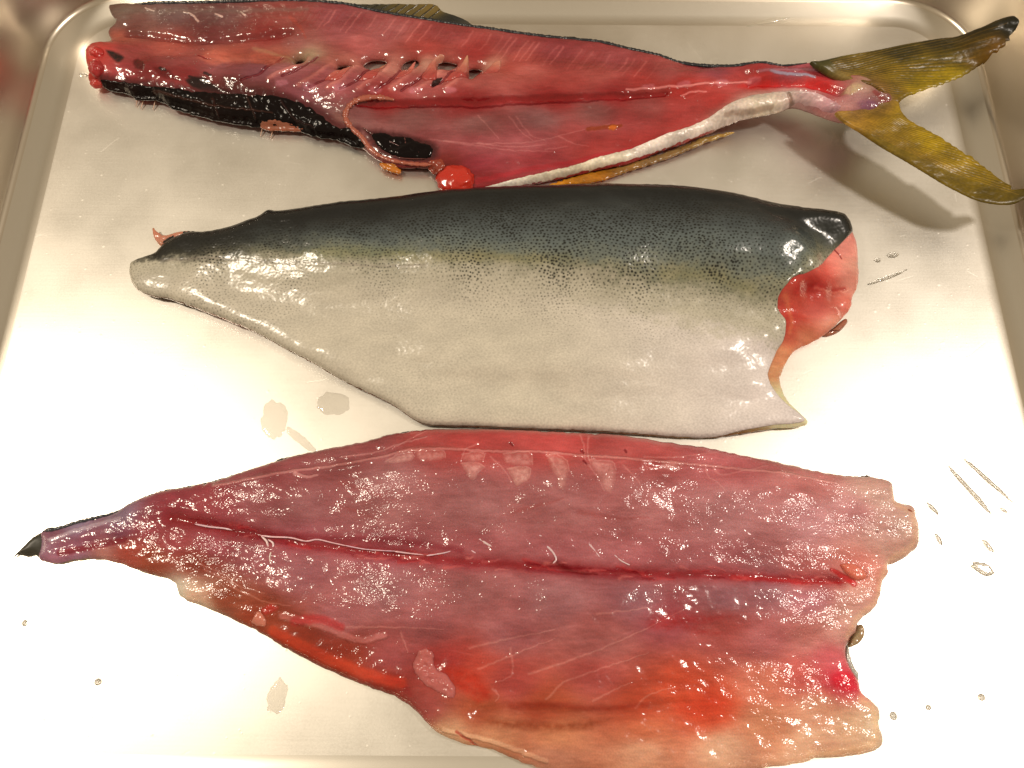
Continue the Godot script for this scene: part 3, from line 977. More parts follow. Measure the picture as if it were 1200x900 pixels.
	p.stroke(smooth([50.8, -22.4, 47.9, -17.4, 43.9, -10.8], 1.5, false, 0.3), 1.00, 0.60, Color8(130, 42, 46), 0.33, -0.12, 0.0)
	p.stroke(smooth([53.3, -21.9, 50, -16.8, 46.9, -10.9], 1.5, false, 0.3), 1.00, 0.60, Color8(205, 120, 116), 0.16, 0.08, 0.0)
	p.stroke(smooth([56.2, -21.3, 53.3, -16.2, 49.4, -9.6], 1.5, false, 0.3), 1.00, 0.60, Color8(130, 42, 46), 0.29, -0.12, 0.0)
	p.stroke(smooth([58.4, -20.7, 56, -15.5, 52.8, -11.3], 1.5, false, 0.3), 1.00, 0.60, Color8(130, 42, 46), 0.27, -0.12, 0.0)
	p.stroke(smooth([60.9, -20.1, 58.7, -14.8, 55.8, -11.3], 1.5, false, 0.3), 1.00, 0.60, Color8(205, 120, 116), 0.17, 0.08, 0.0)
	p.stroke(smooth([64.3, -19.5, 61.4, -13.9, 57.6, -8], 1.5, false, 0.3), 1.00, 0.60, Color8(130, 42, 46), 0.22, -0.12, 0.0)
	p.stroke(smooth([66.6, -18.8, 64.2, -13.1, 60.8, -8.9], 1.5, false, 0.3), 1.00, 0.60, Color8(130, 42, 46), 0.17, -0.12, 0.0)
	p.stroke(smooth([69.2, -17.9, 66.8, -12.3, 63.6, -8.8], 1.5, false, 0.3), 1.00, 0.60, Color8(205, 120, 116), 0.27, 0.08, 0.0)
	p.stroke(smooth([72.2, -16.8, 69.3, -11.4, 65.7, -6.3], 1.5, false, 0.3), 1.00, 0.60, Color8(205, 120, 116), 0.17, 0.08, 0.0)
	p.stroke(smooth([75.3, -15.5, 71.6, -10.5, 67.7, -3.6], 1.5, false, 0.3), 1.00, 0.60, Color8(130, 42, 46), 0.34, -0.12, 0.0)
	p.stroke(smooth([77.3, -14.5, 74.1, -9.7, 71.1, -5.3], 1.5, false, 0.3), 1.00, 0.60, Color8(205, 120, 116), 0.35, 0.08, 0.0)
	p.stroke(smooth([79.6, -13.5, 77, -8.9, 74.2, -6], 1.5, false, 0.3), 1.00, 0.60, Color8(130, 42, 46), 0.23, -0.12, 0.0)
	p.stroke(smooth([82.7, -12.7, 79.8, -8.1, 76.3, -3.8], 1.5, false, 0.3), 1.00, 0.60, Color8(205, 120, 116), 0.15, 0.08, 0.0)
	p.stroke(smooth([-78.9, -17.7, -85.2, -9.4, -93.9, -2.7], 1.5, false, 0.5), 2.60, 2.00, Color8(206, 128, 118), 0.5, 0.12, 0.0)
	s.crease(smooth([-78.9, -17.7, -85.2, -9.4, -93.9, -2.7], 2.0, false, 0.4), 2.6, 0.7)
	p.stroke(smooth([-66, -15.6, -72.5, -6.5, -80.6, -0.2], 1.5, false, 0.5), 2.60, 2.00, Color8(206, 128, 118), 0.5, 0.12, 0.0)
	s.crease(smooth([-66, -15.6, -72.5, -6.5, -80.6, -0.2], 2.0, false, 0.4), 2.6, 0.7)
	p.stroke(smooth([-53.7, -15.3, -59.3, -3.7, -67, 2], 1.5, false, 0.5), 2.60, 2.00, Color8(206, 128, 118), 0.5, 0.12, 0.0)
	s.crease(smooth([-53.7, -15.3, -59.3, -3.7, -67, 2], 2.0, false, 0.4), 2.6, 0.7)
	p.stroke(smooth([-41.6, -15.8, -45.9, -4.1, -53.1, 2.7], 1.5, false, 0.5), 2.60, 2.00, Color8(206, 128, 118), 0.5, 0.12, 0.0)
	s.crease(smooth([-41.6, -15.8, -45.9, -4.1, -53.1, 2.7], 2.0, false, 0.4), 2.6, 0.7)
	p.stroke(smooth([-28.4, -14.3, -33.2, -5.4, -38.8, 1.3], 1.5, false, 0.5), 2.60, 2.00, Color8(206, 128, 118), 0.5, 0.12, 0.0)
	s.crease(smooth([-28.4, -14.3, -33.2, -5.4, -38.8, 1.3], 2.0, false, 0.4), 2.6, 0.7)
	p.stroke(smooth([-15.8, -13.4, -20.6, -4.5, -26.7, 0.3], 1.5, false, 0.5), 2.60, 2.00, Color8(206, 128, 118), 0.5, 0.12, 0.0)
	s.crease(smooth([-15.8, -13.4, -20.6, -4.5, -26.7, 0.3], 2.0, false, 0.4), 2.6, 0.7)
	p.stroke(smooth([-4.6, -11, -9.3, -3.2, -13.4, 0.4], 1.5, false, 0.5), 2.60, 2.00, Color8(206, 128, 118), 0.5, 0.12, 0.0)
	s.crease(smooth([-4.6, -11, -9.3, -3.2, -13.4, 0.4], 2.0, false, 0.4), 2.6, 0.7)
	p.stroke(smooth([-74.2, -18.8, -81.5, -9.9, -88.4, -4.9], 1.5, false, 0.5), 0.90, 0.60, Color8(112, 32, 40), 0.75, -0.5, 0.3)
	s.crease(smooth([-74.2, -18.8, -81.5, -9.9, -88.4, -4.9], 2.0, false, 0.4), 1.6, -1.0)
	p.stroke(smooth([-60.6, -11.2, -65.2, -4.9, -75.9, -0.2], 1.5, false, 0.5), 0.90, 0.60, Color8(112, 32, 40), 0.75, -0.5, 0.3)
	s.crease(smooth([-60.6, -11.2, -65.2, -4.9, -75.9, -0.2], 2.0, false, 0.4), 1.6, -1.0)
	p.stroke(smooth([-48.9, -13.3, -53.5, -2.8, -61.6, 2.3], 1.5, false, 0.5), 0.90, 0.60, Color8(112, 32, 40), 0.75, -0.5, 0.3)
	s.crease(smooth([-48.9, -13.3, -53.5, -2.8, -61.6, 2.3], 2.0, false, 0.4), 1.6, -1.0)
	p.stroke(smooth([-35.5, -13.7, -40.1, -2.3, -45.5, 2.2], 1.5, false, 0.5), 0.90, 0.60, Color8(112, 32, 40), 0.75, -0.5, 0.3)
	s.crease(smooth([-35.5, -13.7, -40.1, -2.3, -45.5, 2.2], 2.0, false, 0.4), 1.6, -1.0)
	p.stroke(smooth([-22.8, -12.9, -26.2, -5.7, -34.3, 0.7], 1.5, false, 0.5), 0.90, 0.60, Color8(112, 32, 40), 0.75, -0.5, 0.3)
	s.crease(smooth([-22.8, -12.9, -26.2, -5.7, -34.3, 0.7], 2.0, false, 0.4), 1.6, -1.0)
	p.stroke(smooth([-11, -12.5, -15.1, -3.9, -20.1, -1], 1.5, false, 0.5), 0.90, 0.60, Color8(112, 32, 40), 0.75, -0.5, 0.3)
	s.crease(smooth([-11, -12.5, -15.1, -3.9, -20.1, -1], 2.0, false, 0.4), 1.6, -1.0)
	p.stroke(smooth([-91.2, -19, -98.1, -6.4, -106.6, -2.6], 1.5, false, 0.5), 0.90, 0.60, Color8(112, 32, 40), 0.75, -0.5, 0.3)
	s.crease(smooth([-91.2, -19, -98.1, -6.4, -106.6, -2.6], 2.0, false, 0.4), 1.6, -1.0)
	p.patch(smooth([-20.9, -1.1, -19.5, -4.4, -15.6, -5.5, -18.5, 0.1], 1.5, true, 0.6), 0.6, Color8(30, 8, 10), 0.9, 0, 0)
	p.stroke(smooth([-53.2, 7.7, -22.7, 6.6, 0.5, 6.8, 31.3, 3.5, 61.8, 4.8, 84.9, 2.9], 1.5, false, 0.5), 2.20, 1.60, Color8(128, 18, 22), 0.8, -0.3, 0.3)
	p.stroke(smooth([-30.4, 8.2, 0.5, 8.7, 31.3, 6, 54.2, 6.6], 1.5, false, 0.5), 1.60, 1.20, Color8(90, 20, 24), 0.6, -0.2, 0.3)
	s.crease(smooth([-53.2, 8, -22.6, 7.3, 0.5, 7.4, 31.3, 4.4, 61.8, 5.2, 84.9, 2.9], 2.0, false, 0.4), 2.6, -1.6)
	p.stroke(smooth([-89.5, -0.3, -86.6, -1], 1.5, false, 0.5), 2.20, 2.00, Color8(200, 130, 150), 0.4, 0.3, 0.3)
	p.stroke(smooth([-77.1, 0.2, -73.9, 0], 1.5, false, 0.5), 2.20, 2.00, Color8(200, 130, 150), 0.4, 0.3, 0.3)
	p.stroke(smooth([-63.1, 2.2, -60, 1.9], 1.5, false, 0.5), 2.20, 2.00, Color8(200, 130, 150), 0.4, 0.3, 0.3)
	p.stroke(smooth([-47, 2.8, -44.1, 2.1], 1.5, false, 0.5), 2.20, 2.00, Color8(200, 130, 150), 0.4, 0.3, 0.3)
	p.stroke(smooth([-29.4, 1.1, -26.3, 0.7], 1.5, false, 0.5), 2.20, 2.00, Color8(200, 130, 150), 0.4, 0.3, 0.3)
	p.stroke(smooth([-13.4, 2.1, -10.3, 1.9], 1.5, false, 0.5), 2.20, 2.00, Color8(200, 130, 150), 0.4, 0.3, 0.3)
	p.stroke(smooth([75.9, -0.1, 79, -0.5], 1.5, false, 0.5), 2.20, 2.00, Color8(200, 130, 150), 0.4, 0.3, 0.3)
	p.stroke(smooth([91.6, 0.2, 94.5, 0.3], 1.5, false, 0.5), 2.20, 2.00, Color8(200, 130, 150), 0.4, 0.3, 0.3)
	p.stroke(smooth([108.3, 0.7, 111.5, 0], 1.5, false, 0.5), 2.20, 2.00, Color8(200, 130, 150), 0.4, 0.3, 0.3)
	p.stroke(smooth([122.8, -0.1, 125.5, 0.3], 1.5, false, 0.5), 2.20, 2.00, Color8(200, 130, 150), 0.4, 0.3, 0.3)
	p.stroke(smooth([67.7, 1.6, 85, 0.3, 95.9, 1.5, 111.1, 0.5, 122.4, 0.3], 1.5, false, 0.5), 1.00, 0.80, Color8(222, 150, 150), 0.6, 0.3, 0.3)
	p.stroke(smooth([92.2, 5.5, 96.5, 4.4, 102.4, 5], 1.5, false, 0.5), 0.70, 0.60, Color8(225, 140, 140), 0.6, 0.2, 0.3)
	p.stroke(smooth([0.5, 13, 6.4, 20.8, 10.3, 25.7], 1.5, false, 0.5), 0.80, 0.35, Color8(205, 140, 138), 0.26, 0.08, 0.0)
	p.stroke(smooth([14.7, 14.1, 20.5, 22.1, 25.5, 26.4], 1.5, false, 0.5), 0.80, 0.35, Color8(205, 140, 138), 0.26, 0.08, 0.0)
	p.stroke(smooth([17.8, 14.1, 24.3, 23.4, 31.1, 26.4], 1.5, false, 0.5), 0.80, 0.35, Color8(205, 140, 138), 0.26, 0.08, 0.0)
	p.stroke(smooth([-22, 26.1, 0.8, 27.9, 25.5, 26.8, 38.7, 23.5, 50.1, 20.7, 59.7, 18.4], 1.5, false, 0.5), 0.80, 0.35, Color8(205, 140, 138), 0.26, 0.08, 0.0)
	p.stroke(smooth([0.8, 27.9, 16, 29.3, 31.1, 28.3], 1.5, false, 0.5), 0.80, 0.35, Color8(205, 140, 138), 0.26, 0.08, 0.0)
	p.stroke(smooth([36.8, 24.3, 43.2, 27.7, 50, 29.7], 1.5, false, 0.5), 0.80, 0.35, Color8(205, 140, 138), 0.26, 0.08, 0.0)
	p.stroke(smooth([31.1, 30.8, 40.6, 29.2], 1.5, false, 0.5), 0.80, 0.35, Color8(205, 140, 138), 0.26, 0.08, 0.0)
	p.stroke(smooth([-14.4, 27, 16, 30.9, 34.9, 31.6], 1.5, false, 0.5), 0.80, 0.35, Color8(205, 140, 138), 0.26, 0.08, 0.0)
	p.stroke(smooth([50.1, 21.1, 58.5, 20, 64.5, 19.4], 1.5, false, 0.5), 1.60, 1.20, Color8(120, 40, 15), 0.8, 0.3, 0.3)
	p.patch(smooth([58.5, 19.6, 60.8, 18.4, 63.8, 19, 62.2, 21.4, 59.2, 21.7], 1.5, true, 0.6), 1.0, Color8(190, 95, 25), 0.8, 0.4, 0)
	p.patch(smooth([-171.8, -20, -167.9, -19.7, -162.7, -17.3, -161.2, -15.5, -163.7, -11.9, -167.6, -13.7], 1.5, true, 0.6), 2.0, Color8(18, 5, 6), 1.0, -0.2, 0.25)
	p.patch(smooth([-158.6, -14.9, -156.1, -16.6, -150.8, -11, -152.2, -8.2, -157, -10.1], 1.5, true, 0.6), 1.4, Color8(74, 10, 14), 0.95, -0.2, 0.2)
	p.patch(smooth([-148.2, -9.8, -143.5, -10.2, -137.1, -6.1, -133.1, -2.2, -142.8, -3.6], 1.5, true, 0.6), 1.6, Color8(92, 12, 16), 0.95, -0.2, 0.25)
	p.patch(smooth([-133.1, -3.3, -125.8, -5.9, -115.5, 0.1, -99.3, 5.3, -114.7, 3.9, -129.2, 0.6], 1.5, true, 0.6), 1.6, Color8(24, 5, 6), 1.0, -0.2, 0.1)
	p.patch(smooth([-176.6, -12.7, -174, -10.7, -174, -8.5, -175.6, -9.2], 1.5, true, 0.6), 0.8, Color8(60, 10, 12), 0.8, 0, 0)
	p.stroke(smooth([-130.6, -4.7, -127.9, -4.1], 1.5, false, 0.5), 1.00, 0.80, Color8(30, 6, 8), 0.8, 0, 0.3)
	p.stroke(smooth([-124, -6.8, -121.1, -5.8], 1.5, false, 0.5), 1.00, 0.80, Color8(30, 6, 8), 0.8, 0, 0.3)
	p.stroke(smooth([-120.8, -0.3, -118, 0.6], 1.5, false, 0.5), 1.00, 0.80, Color8(30, 6, 8), 0.8, 0, 0.3)
	p.stroke(smooth([-144.5, -8.8, -141.6, -7.8], 1.5, false, 0.5), 1.00, 0.80, Color8(30, 6, 8), 0.8, 0, 0.3)
	p.stroke(smooth([-140.4, -45.5, -136.2, -44, -133, -40.7], 1.5, false, 0.5), 0.70, 0.90, Color8(225, 190, 180), 0.8, 0.5, 0.3)
	p.stroke(smooth([-159.5, -48.6, -155.1, -46.9], 1.5, false, 0.5), 0.70, 0.90, Color8(225, 190, 180), 0.8, 0.5, 0.3)
	p.stroke(smooth([-125.4, -44.7, -122, -43.3], 1.5, false, 0.5), 0.70, 0.90, Color8(225, 190, 180), 0.8, 0.5, 0.3)
	p.stroke(smooth([-113.5, -46.4, -111.2, -44.3], 1.5, false, 0.5), 0.70, 0.90, Color8(225, 190, 180), 0.8, 0.5, 0.3)
	p.stroke(smooth([-165.7, -33.8, -132.4, -29, -104.7, -32.1, -88.6, -34.3], 1.5, false, 0.5), 3.00, 2.40, Color8(104, 36, 36), 0.5, 0, 0.0)
	s.crease(smooth([-165.7, -33.8, -132.4, -29, -104.6, -31.2, -88.6, -33.4], 2.0, false, 0.4), 3.0, -1.4)
	p.stroke(smooth([-174.3, -47.7, -146.6, -46, -106.1, -46.6, -81.6, -46.5], 1.5, false, 0.5), 3.20, 2.20, Color8(112, 98, 92), 0.4, 0.0, 0.0)
	p.patch(smooth([-131.1, -18.6, -123.7, -24.7, -115.6, -22.6, -113, -16.5, -120.5, -9.9], 1.5, true, 0.6), 3.4, Color8(185, 92, 76), 0.6, 0.3, 0.3)
	p.patch(smooth([-109.4, -20.4, -103.9, -24.5, -96.6, -23.5, -89.4, -20, -92.1, -9.8, -100.8, -10.8], 1.5, true, 0.6), 3.4, Color8(190, 96, 78), 0.6, 0.3, 0.3)
	p.stroke(smooth([-129.3, -19.3, -126, -17, -123.6, -16.7], 1.5, false, 0.5), 0.70, 0.50, Color8(120, 20, 26), 0.8, -0.4, 0.3)
	p.stroke(smooth([-104.8, -24.9, -95.7, -22, -85, -18.2], 1.5, false, 0.5), 2.20, 1.20, Color8(180, 150, 112), 0.4, 0.1, 0.0)
	p.stroke(smooth([-89.2, -41.9, -83.9, -36, -81, -30.4], 1.5, false, 0.5), 1.80, 1.00, Color8(165, 60, 44), 0.35, 0.0, 0.0)
	p.stroke(smooth([1.1, 46.1, 16.1, 42.2, 46.1, 36.1, 76.4, 28.8, 103.3, 20.2], 1.5, false, 0.5), 2.00, 1.60, Color8(160, 28, 40), 0.5, 0, 0.3)
	p.patch(smooth([114.9, 1.6, 129.2, -0.9, 146.5, 2.9, 156.8, 6.3, 157.9, 12.5, 149.3, 11.6, 136.4, 4.9, 121.6, 6.4], 1.5, true, 0.6), 3.0, Color8(190, 24, 26), 0.75, -0.3, 0.3)
	s.crease(smooth([122.3, 1.1, 139.7, 3.7, 152.9, 9.6, 157.3, 12.4], 2.0, false, 0.4), 3.0, -2.2)
	p.stroke(smooth([131.1, -2.6, 139.9, 0, 148.2, 3], 1.5, false, 0.5), 1.20, 1.00, Color8(140, 150, 175), 0.75, 0.3, 0.3)
	p.stroke(smooth([125.7, -3.7, 136.7, -2.9, 150.3, -0.1], 1.5, false, 0.5), 1.20, 1.00, Color8(150, 110, 125), 0.6, 0.3, 0.3)
	p.patch(smooth([157.5, 13.3, 161.5, 9.1, 164.8, 9, 167.4, 10.9, 165.1, 13.9, 160.9, 15.7], 1.5, true, 0.6), 1.6, Color8(178, 160, 120), 0.7, 0.5, 0.4)
	p.patch(smooth([162.8, 18.3, 169, 17, 174.8, 19.5, 175.2, 21.9, 165.7, 22.5], 1.5, true, 0.6), 2.2, Color8(112, 66, 96), 0.7, 0.3, 0.5)
	p.stroke(smooth([171, 14.3, 175.5, 18.9, 179.7, 18.7], 1.5, false, 0.5), 1.40, 1.20, Color8(120, 40, 40), 0.6, 0, 0.3)
	p.stroke(smooth([-170.9, -5.3, -159.5, -3.9, -138.7, 0.4, -114.8, 2.7, -89.8, 4.9, -79.7, 7.2, -69.3, 13.1, -61.2, 19.1, -52.8, 20.7], 1.5, false, 1.0), 3.20, 3.20, Color8(62, 14, 18), 0.75, 0, 0.0)
	p.patch(smooth([-51.3, 19.9, -44.4, 19.1, -36.7, 20, -25.1, 23, -15.8, 27.9, -14.9, 34.5, -18.7, 38, -30.1, 37.9, -38.5, 36.1, -44.7, 32, -48.7, 27.2], 1.5, true, 1.2), 3.5, Color8(50, 12, 15), 0.9, 0, 0.2)
	flesh_grain(p, 31, [-166.4, -38.7, 0.3, -104.8, -33.1, 0.5, -143.6, -23.1, 0.6, -171, -11.2, 0.4, -44.8, -38.1, 0.9, -24.1, -23.3, 0.5, 35.5, -22.1, 0.9, 23.6, -7.1, 0.6, 62.2, -5.5, 0.8, -22.4, 15.4, 0.1, 15.9, 15.4, 0.1, 54.2, 9.7, 0.2, 0.9, 32.6, 0.5, 53.8, 26.7, 0.7, 99.4, 9.6, 0.8, 142.8, 6.2, 1, 165.6, 16.7, 1.2, -99.3, 4.7, 0.5, 128.7, 13.4, 0.3], 0.9)
	part("body", s.mesh(), wet_flesh(p, 0.16, 0.05), t)
	var belt := drape(smooth([-1.5, 50, 16.1, 45.4, 33.7, 41.1, 51, 36, 66.1, 31.4, 80.8, 25.6, 91.5, 21.8, 103.1, 16.4, 113.8, 11, 127.1, 7.6, 138, 7.1, 144.4, 9.2, 150.8, 13.1, 157.2, 19, 154.6, 20.3, 147.1, 15.2, 140.7, 11.7, 135.2, 13.9, 125.6, 16.1, 110.9, 18.6, 99.8, 22.5, 90, 26.9, 79.4, 30.5, 66.2, 35.6, 51.1, 39.4, 31.1, 44.6, 16.1, 47.7], 1.5, true, 0.4), s, 0.9, 0.7, 0.4, 0.25)
	var bp := paint(belt, 0.3, [1.1, 49.3, 225, 212, 198, 53.6, 37, 226, 210, 198, 76.4, 29.4, 225, 205, 196, 99.4, 20.6, 222, 200, 190, 113.8, 15.1, 210, 186, 176, 128.6, 11.9, 205, 186, 172, 136.2, 10.3, 190, 166, 155, 143.1, 10.8, 205, 160, 165, 154.1, 18.1, 196, 140, 150, 129.4, 15.2, 178, 160, 140, 53.8, 38.7, 205, 182, 150])
	bp.stroke(smooth([110.3, 16.2, 121.4, 15.6, 130.8, 13.5], 1.5, false, 0.5), 1.20, 1.00, Color8(130, 100, 85), 0.5, -0.2, 0.3)
	bp.stroke(smooth([137.6, 8.3, 138.9, 10.9, 140.1, 12.2], 1.5, false, 0.5), 1.00, 1.00, Color8(120, 85, 70), 0.6, -0.4, 0.3)
	skin_grain(bp, 47)
	part("belly_skin", belt.mesh(), wet_flesh(bp, 0.3, 0.15), t).set_meta("label", "white strip of belly skin")
	var low := Sheet.new([smooth([50.3, 39.5, 61.7, 36.9, 79.9, 30.5, 92.7, 25.7, 102.4, 21.3, 113.6, 18.6, 116.5, 18.7, 104.6, 23.4, 92.9, 28.8, 81, 33.8, 67.4, 38.9, 54, 43.9, 36.9, 46.2, 31.2, 46.3], 1.2, true, 0.8)], 0.4, 2.0)
	low.body(field([0, 0, 1.4, 30, 0, 1.4], 1, low.x0, low.z0, low.c, low.nx, low.nz), field([-300, 0, 0.4, 60, 0, 0.6, 110, 0, 3], 1, low.x0, low.z0, low.c, low.nx, low.nz), 1.2, 0.3, 0.7, 9)
	var lp := paint(low, 0.3, [34.9, 46.1, 170, 110, 20, 53.8, 42.3, 150, 95, 25, 69, 37.2, 125, 92, 50, 88.1, 31.3, 120, 95, 60, 103.7, 24, 140, 112, 60, 112.9, 20.5, 165, 130, 60])
	skin_grain(lp, 11)
	part("anal_fin", low.mesh(), wet_flesh(lp, 0.2, 0.1), t)
	part("back_skin", cord([-178.1, 3.7, -51.4, -157.5, 5.7, -51.9, -135.7, 6.1, -52.1, -94.6, 6.7, -53.3, -66.8, 6.7, -51.7, -52.9, 6.1, -48.8, -38.9, 5.8, -45.8, -11.7, 6.4, -39.9, 10.3, 6.7, -35.8, 31.8, 7.3, -31.7, 55.9, 7.3, -28.9, 68.9, 7.6, -24.9, 82.1, 9.7, -19.3, 94.5, 10, -14.1, 113.2, 13.3, -9.6, 126.6, 17, -8.5, 136.6, 17.3, -6.8, 146.3, 20.3, -5.6], 0.9, 0.9, 1.0, 0.5, 6), plain_wet(Color8(30, 33, 38), 0.3, 0.0), t)
	var spiny := Sheet.new([smooth([-91, -51.2, -86.3, -53.9, -53.1, -54.1, -32.5, -54.3, -21.4, -53.9, -17.6, -49.7, -11, -47.1, -4.7, -43.1, -3.4, -39.5, -10.6, -37.9, -38.5, -43.8, -52.6, -47.3, -66.3, -49.8], 1.2, true, 0.5)], 0.4, 2.0)
	spiny.body(field([0, 0, 0.8, 10, 0, 0.8], 1, spiny.x0, spiny.z0, spiny.c, spiny.nx, spiny.nz), field([0, 0, 3.6, 10, 0, 3.6], 1, spiny.x0, spiny.z0, spiny.c, spiny.nx, spiny.nz), 0.8, 0.4, 0.5, 9)
	var sp := paint(spiny, 0.25, [-82.9, -52.9, 40, 40, 36, -54.1, -51.5, 52, 50, 36, -33.6, -51.7, 86, 74, 40, -23.4, -51.2, 110, 92, 48, -12.9, -44.5, 30, 32, 32, -5.6, -43, 60, 58, 52])
	sp.stroke(smooth([-80.4, -48.1, -70.3, -53.5], 1.0, false), 0.45, 0.3, Color8(22, 22, 20), 0.7, 0.5)
	sp.stroke(smooth([-75.9, -48.2, -65.7, -53.5], 1.0, false), 0.45, 0.3, Color8(22, 22, 20), 0.7, 0.5)
	sp.stroke(smooth([-71.5, -48.2, -61.2, -53.6], 1.0, false), 0.45, 0.3, Color8(22, 22, 20), 0.7, 0.5)
	sp.stroke(smooth([-67, -48.2, -56.7, -53.6], 1.0, false), 0.45, 0.3, Color8(22, 22, 20), 0.7, 0.5)
	sp.stroke(smooth([-62.4, -47.7, -52.2, -53.6], 1.0, false), 0.45, 0.3, Color8(22, 22, 20), 0.7, 0.5)
	sp.stroke(smooth([-57.9, -47.1, -47.7, -53.7], 1.0, false), 0.45, 0.3, Color8(22, 22, 20), 0.7, 0.5)
	sp.stroke(smooth([-53.4, -46.4, -43.2, -53.7], 1.0, false), 0.45, 0.3, Color8(22, 22, 20), 0.7, 0.5)
	sp.stroke(smooth([-48.8, -45.8, -38.7, -53.7], 1.0, false), 0.45, 0.3, Color8(22, 22, 20), 0.7, 0.5)
	sp.stroke(smooth([-44.3, -45.1, -34.2, -53.8], 1.0, false), 0.45, 0.3, Color8(22, 22, 20), 0.7, 0.5)
	sp.stroke(smooth([-39.8, -44.5, -29.6, -53.8], 1.0, false), 0.45, 0.3, Color8(22, 22, 20), 0.7, 0.5)
	sp.stroke(smooth([-35.3, -43.8, -25.1, -53.8], 1.0, false), 0.45, 0.3, Color8(22, 22, 20), 0.7, 0.5)
	sp.stroke(smooth([-30.8, -43.2, -20.6, -53.9], 1.0, false), 0.45, 0.3, Color8(22, 22, 20), 0.7, 0.5)
	sp.stroke(smooth([-26.3, -42.5, -16.1, -53.9], 1.0, false), 0.45, 0.3, Color8(22, 22, 20), 0.7, 0.5)
	part("dorsal_fin", spiny.mesh(), wet_flesh(sp, 0.22, 0.0), t).set_meta("label", "folded dark olive spiny dorsal fin")
	var soft := Sheet.new([smooth([22.8, -31.1, 28.9, -31.6, 35.7, -32.2, 44.9, -32.7, 51.5, -29.8, 55.5, -29.4, 68.3, -24, 81, -16.9, 90.3, -12.1, 82, -13.9, 68.1, -20.1, 55.3, -24.3, 35.6, -28.1], 1.2, true, 0.5)], 0.4, 2.0)
	soft.body(field([0, 0, 0.8, 10, 0, 0.8], 1, soft.x0, soft.z0, soft.c, soft.nx, soft.nz), field([0, 0, 6.0, 10, 0, 6.0], 1, soft.x0, soft.z0, soft.c, soft.nx, soft.nz), 0.8, 0.4, 0.5, 9)
	var so := paint(soft, 0.25, [27.6, -29.6, 36, 36, 34, 43.6, -30.3, 30, 32, 28, 55.5, -27.8, 45, 42, 28, 69.2, -24, 60, 55, 35, 86.7, -17.2, 40, 42, 46])
	part("dorsal_fin", soft.mesh(), wet_flesh(so, 0.22, 0.0), t).set_meta("label", "low dark soft dorsal fin further back")
	var lining := drape(smooth([-172.7, -5.5, -167.7, -5.1, -159.5, -3.5, -149.2, -1.3, -138.6, 0.7, -127.3, 1.8, -114.7, 3, -99.3, 5.3, -89.8, 5.2, -80.4, 7.5, -70.4, 13.1, -62.4, 19.5, -55.8, 19.9, -51.1, 23.1, -48.7, 28.6, -56.1, 26.2, -62.8, 23.6, -68.6, 22.9, -74.4, 21.6, -80.4, 18.9, -93.2, 18.1, -99.9, 16.9, -105.6, 16.6, -114.3, 15.3, -127.7, 11.2, -138.6, 7.6, -147.1, 3.3, -155.1, 2.8, -162, -1.1, -170.2, -2.9], 2.2, true, 1.2), s, 1.2, 0.8, 0.4, 0.35, 8)
	var np := paint(lining, 0.25, [-168.3, -3.8, 22, 9, 9, -138.7, 3.8, 12, 6, 6, -114.8, 9.8, 18, 8, 7, -99.1, 12.1, 12, 6, 6, -80, 15.3, 12, 6, 6, -60.7, 22.5, 12, 6, 6])
	np.stroke(smooth([-147.5, 0.9, -130.8, 6.3, -110.8, 11, -91.5, 13.3], 1.5, false, 0.5), 0.90, 0.60, Color8(70, 42, 34), 0.6, 0.4, 0.3)
	np.stroke(smooth([-103.3, 6.1, -99.4, 15.1], 1.5, false, 0.5), 0.90, 0.60, Color8(60, 36, 30), 0.6, 0.4, 0.3)
	np.stroke(smooth([-119.1, 5.7, -116.5, 13.4], 1.5, false, 0.5), 0.90, 0.60, Color8(52, 26, 22), 0.6, 0.4, 0.3)
	np.stroke(smooth([-88, 7.5, -82, 15.2, -72.1, 20.1], 1.5, false, 0.5), 0.90, 0.60, Color8(48, 28, 26), 0.6, 0.4, 0.3)
	skin_grain(np, 15)
	part("cavity_lining", lining.mesh(), wet_flesh(np, 0.2, 0.0, 0.28), t).set_meta("label", "black torn lining of the belly cavity")
	part("membrane_flap", drape(smooth([-98.3, 16.2, -94.6, 15.1, -89.6, 15.3, -82.1, 16.1, -77, 18.8, -80.4, 19.4, -88.1, 19, -95.1, 18.6], 1.0, true, 0.7), s, 1.6, 0.9, 0.4, 0.2).mesh(), plain_wet(Color8(140, 80, 60), 0.22), t)
	part("cavity_lining", drape(smooth([-46.5, 23.2, -42, 22.4, -36.6, 24.2, -32, 24.3, -25.8, 26.9, -19.6, 29.9, -20.2, 34.6, -23.9, 35.7, -29.2, 35, -34.5, 34.6, -40.8, 31.1, -44.4, 27.6], 1.5, true, 0.8), s, 2.0, 0.9, 0.4, 0.3, 4).mesh(), plain_wet(Color8(10, 4, 5), 0.15, 0.0, 0.3), t).set_meta("label", "glossy black pocket beside the red organ")
	part("cord", cord([-37.4, 8.3, 5.6, -45.6, 9.7, 5.4, -53.1, 10, 7.1, -57.8, 8.6, 10.2, -58.8, 7.5, 15, -55.8, 6.9, 19.9, -51.1, 6, 24.3, -47.1, 5.2, 29.6, -40.7, 5.1, 34.4, -31.2, 4.9, 36.9, -21.7, 4.7, 37.6, -17.1, 5.7, 37.4], 1.5, 0.9, 0.6, 0.5, 2), plain_wet(Color8(156, 84, 68), 0.22, 0.15), t).set_meta("label", "curved pinkish cord round the cavity")
	part("cord", cord([-50.9, 7.3, 19.9, -45, 6.7, 24, -37.2, 6.7, 27.6, -30.1, 6.7, 32.1], 0.35, 0.25, 0.8, 0.4, 3), plain_wet(Color8(84, 44, 42), 0.2, 0.1), t)
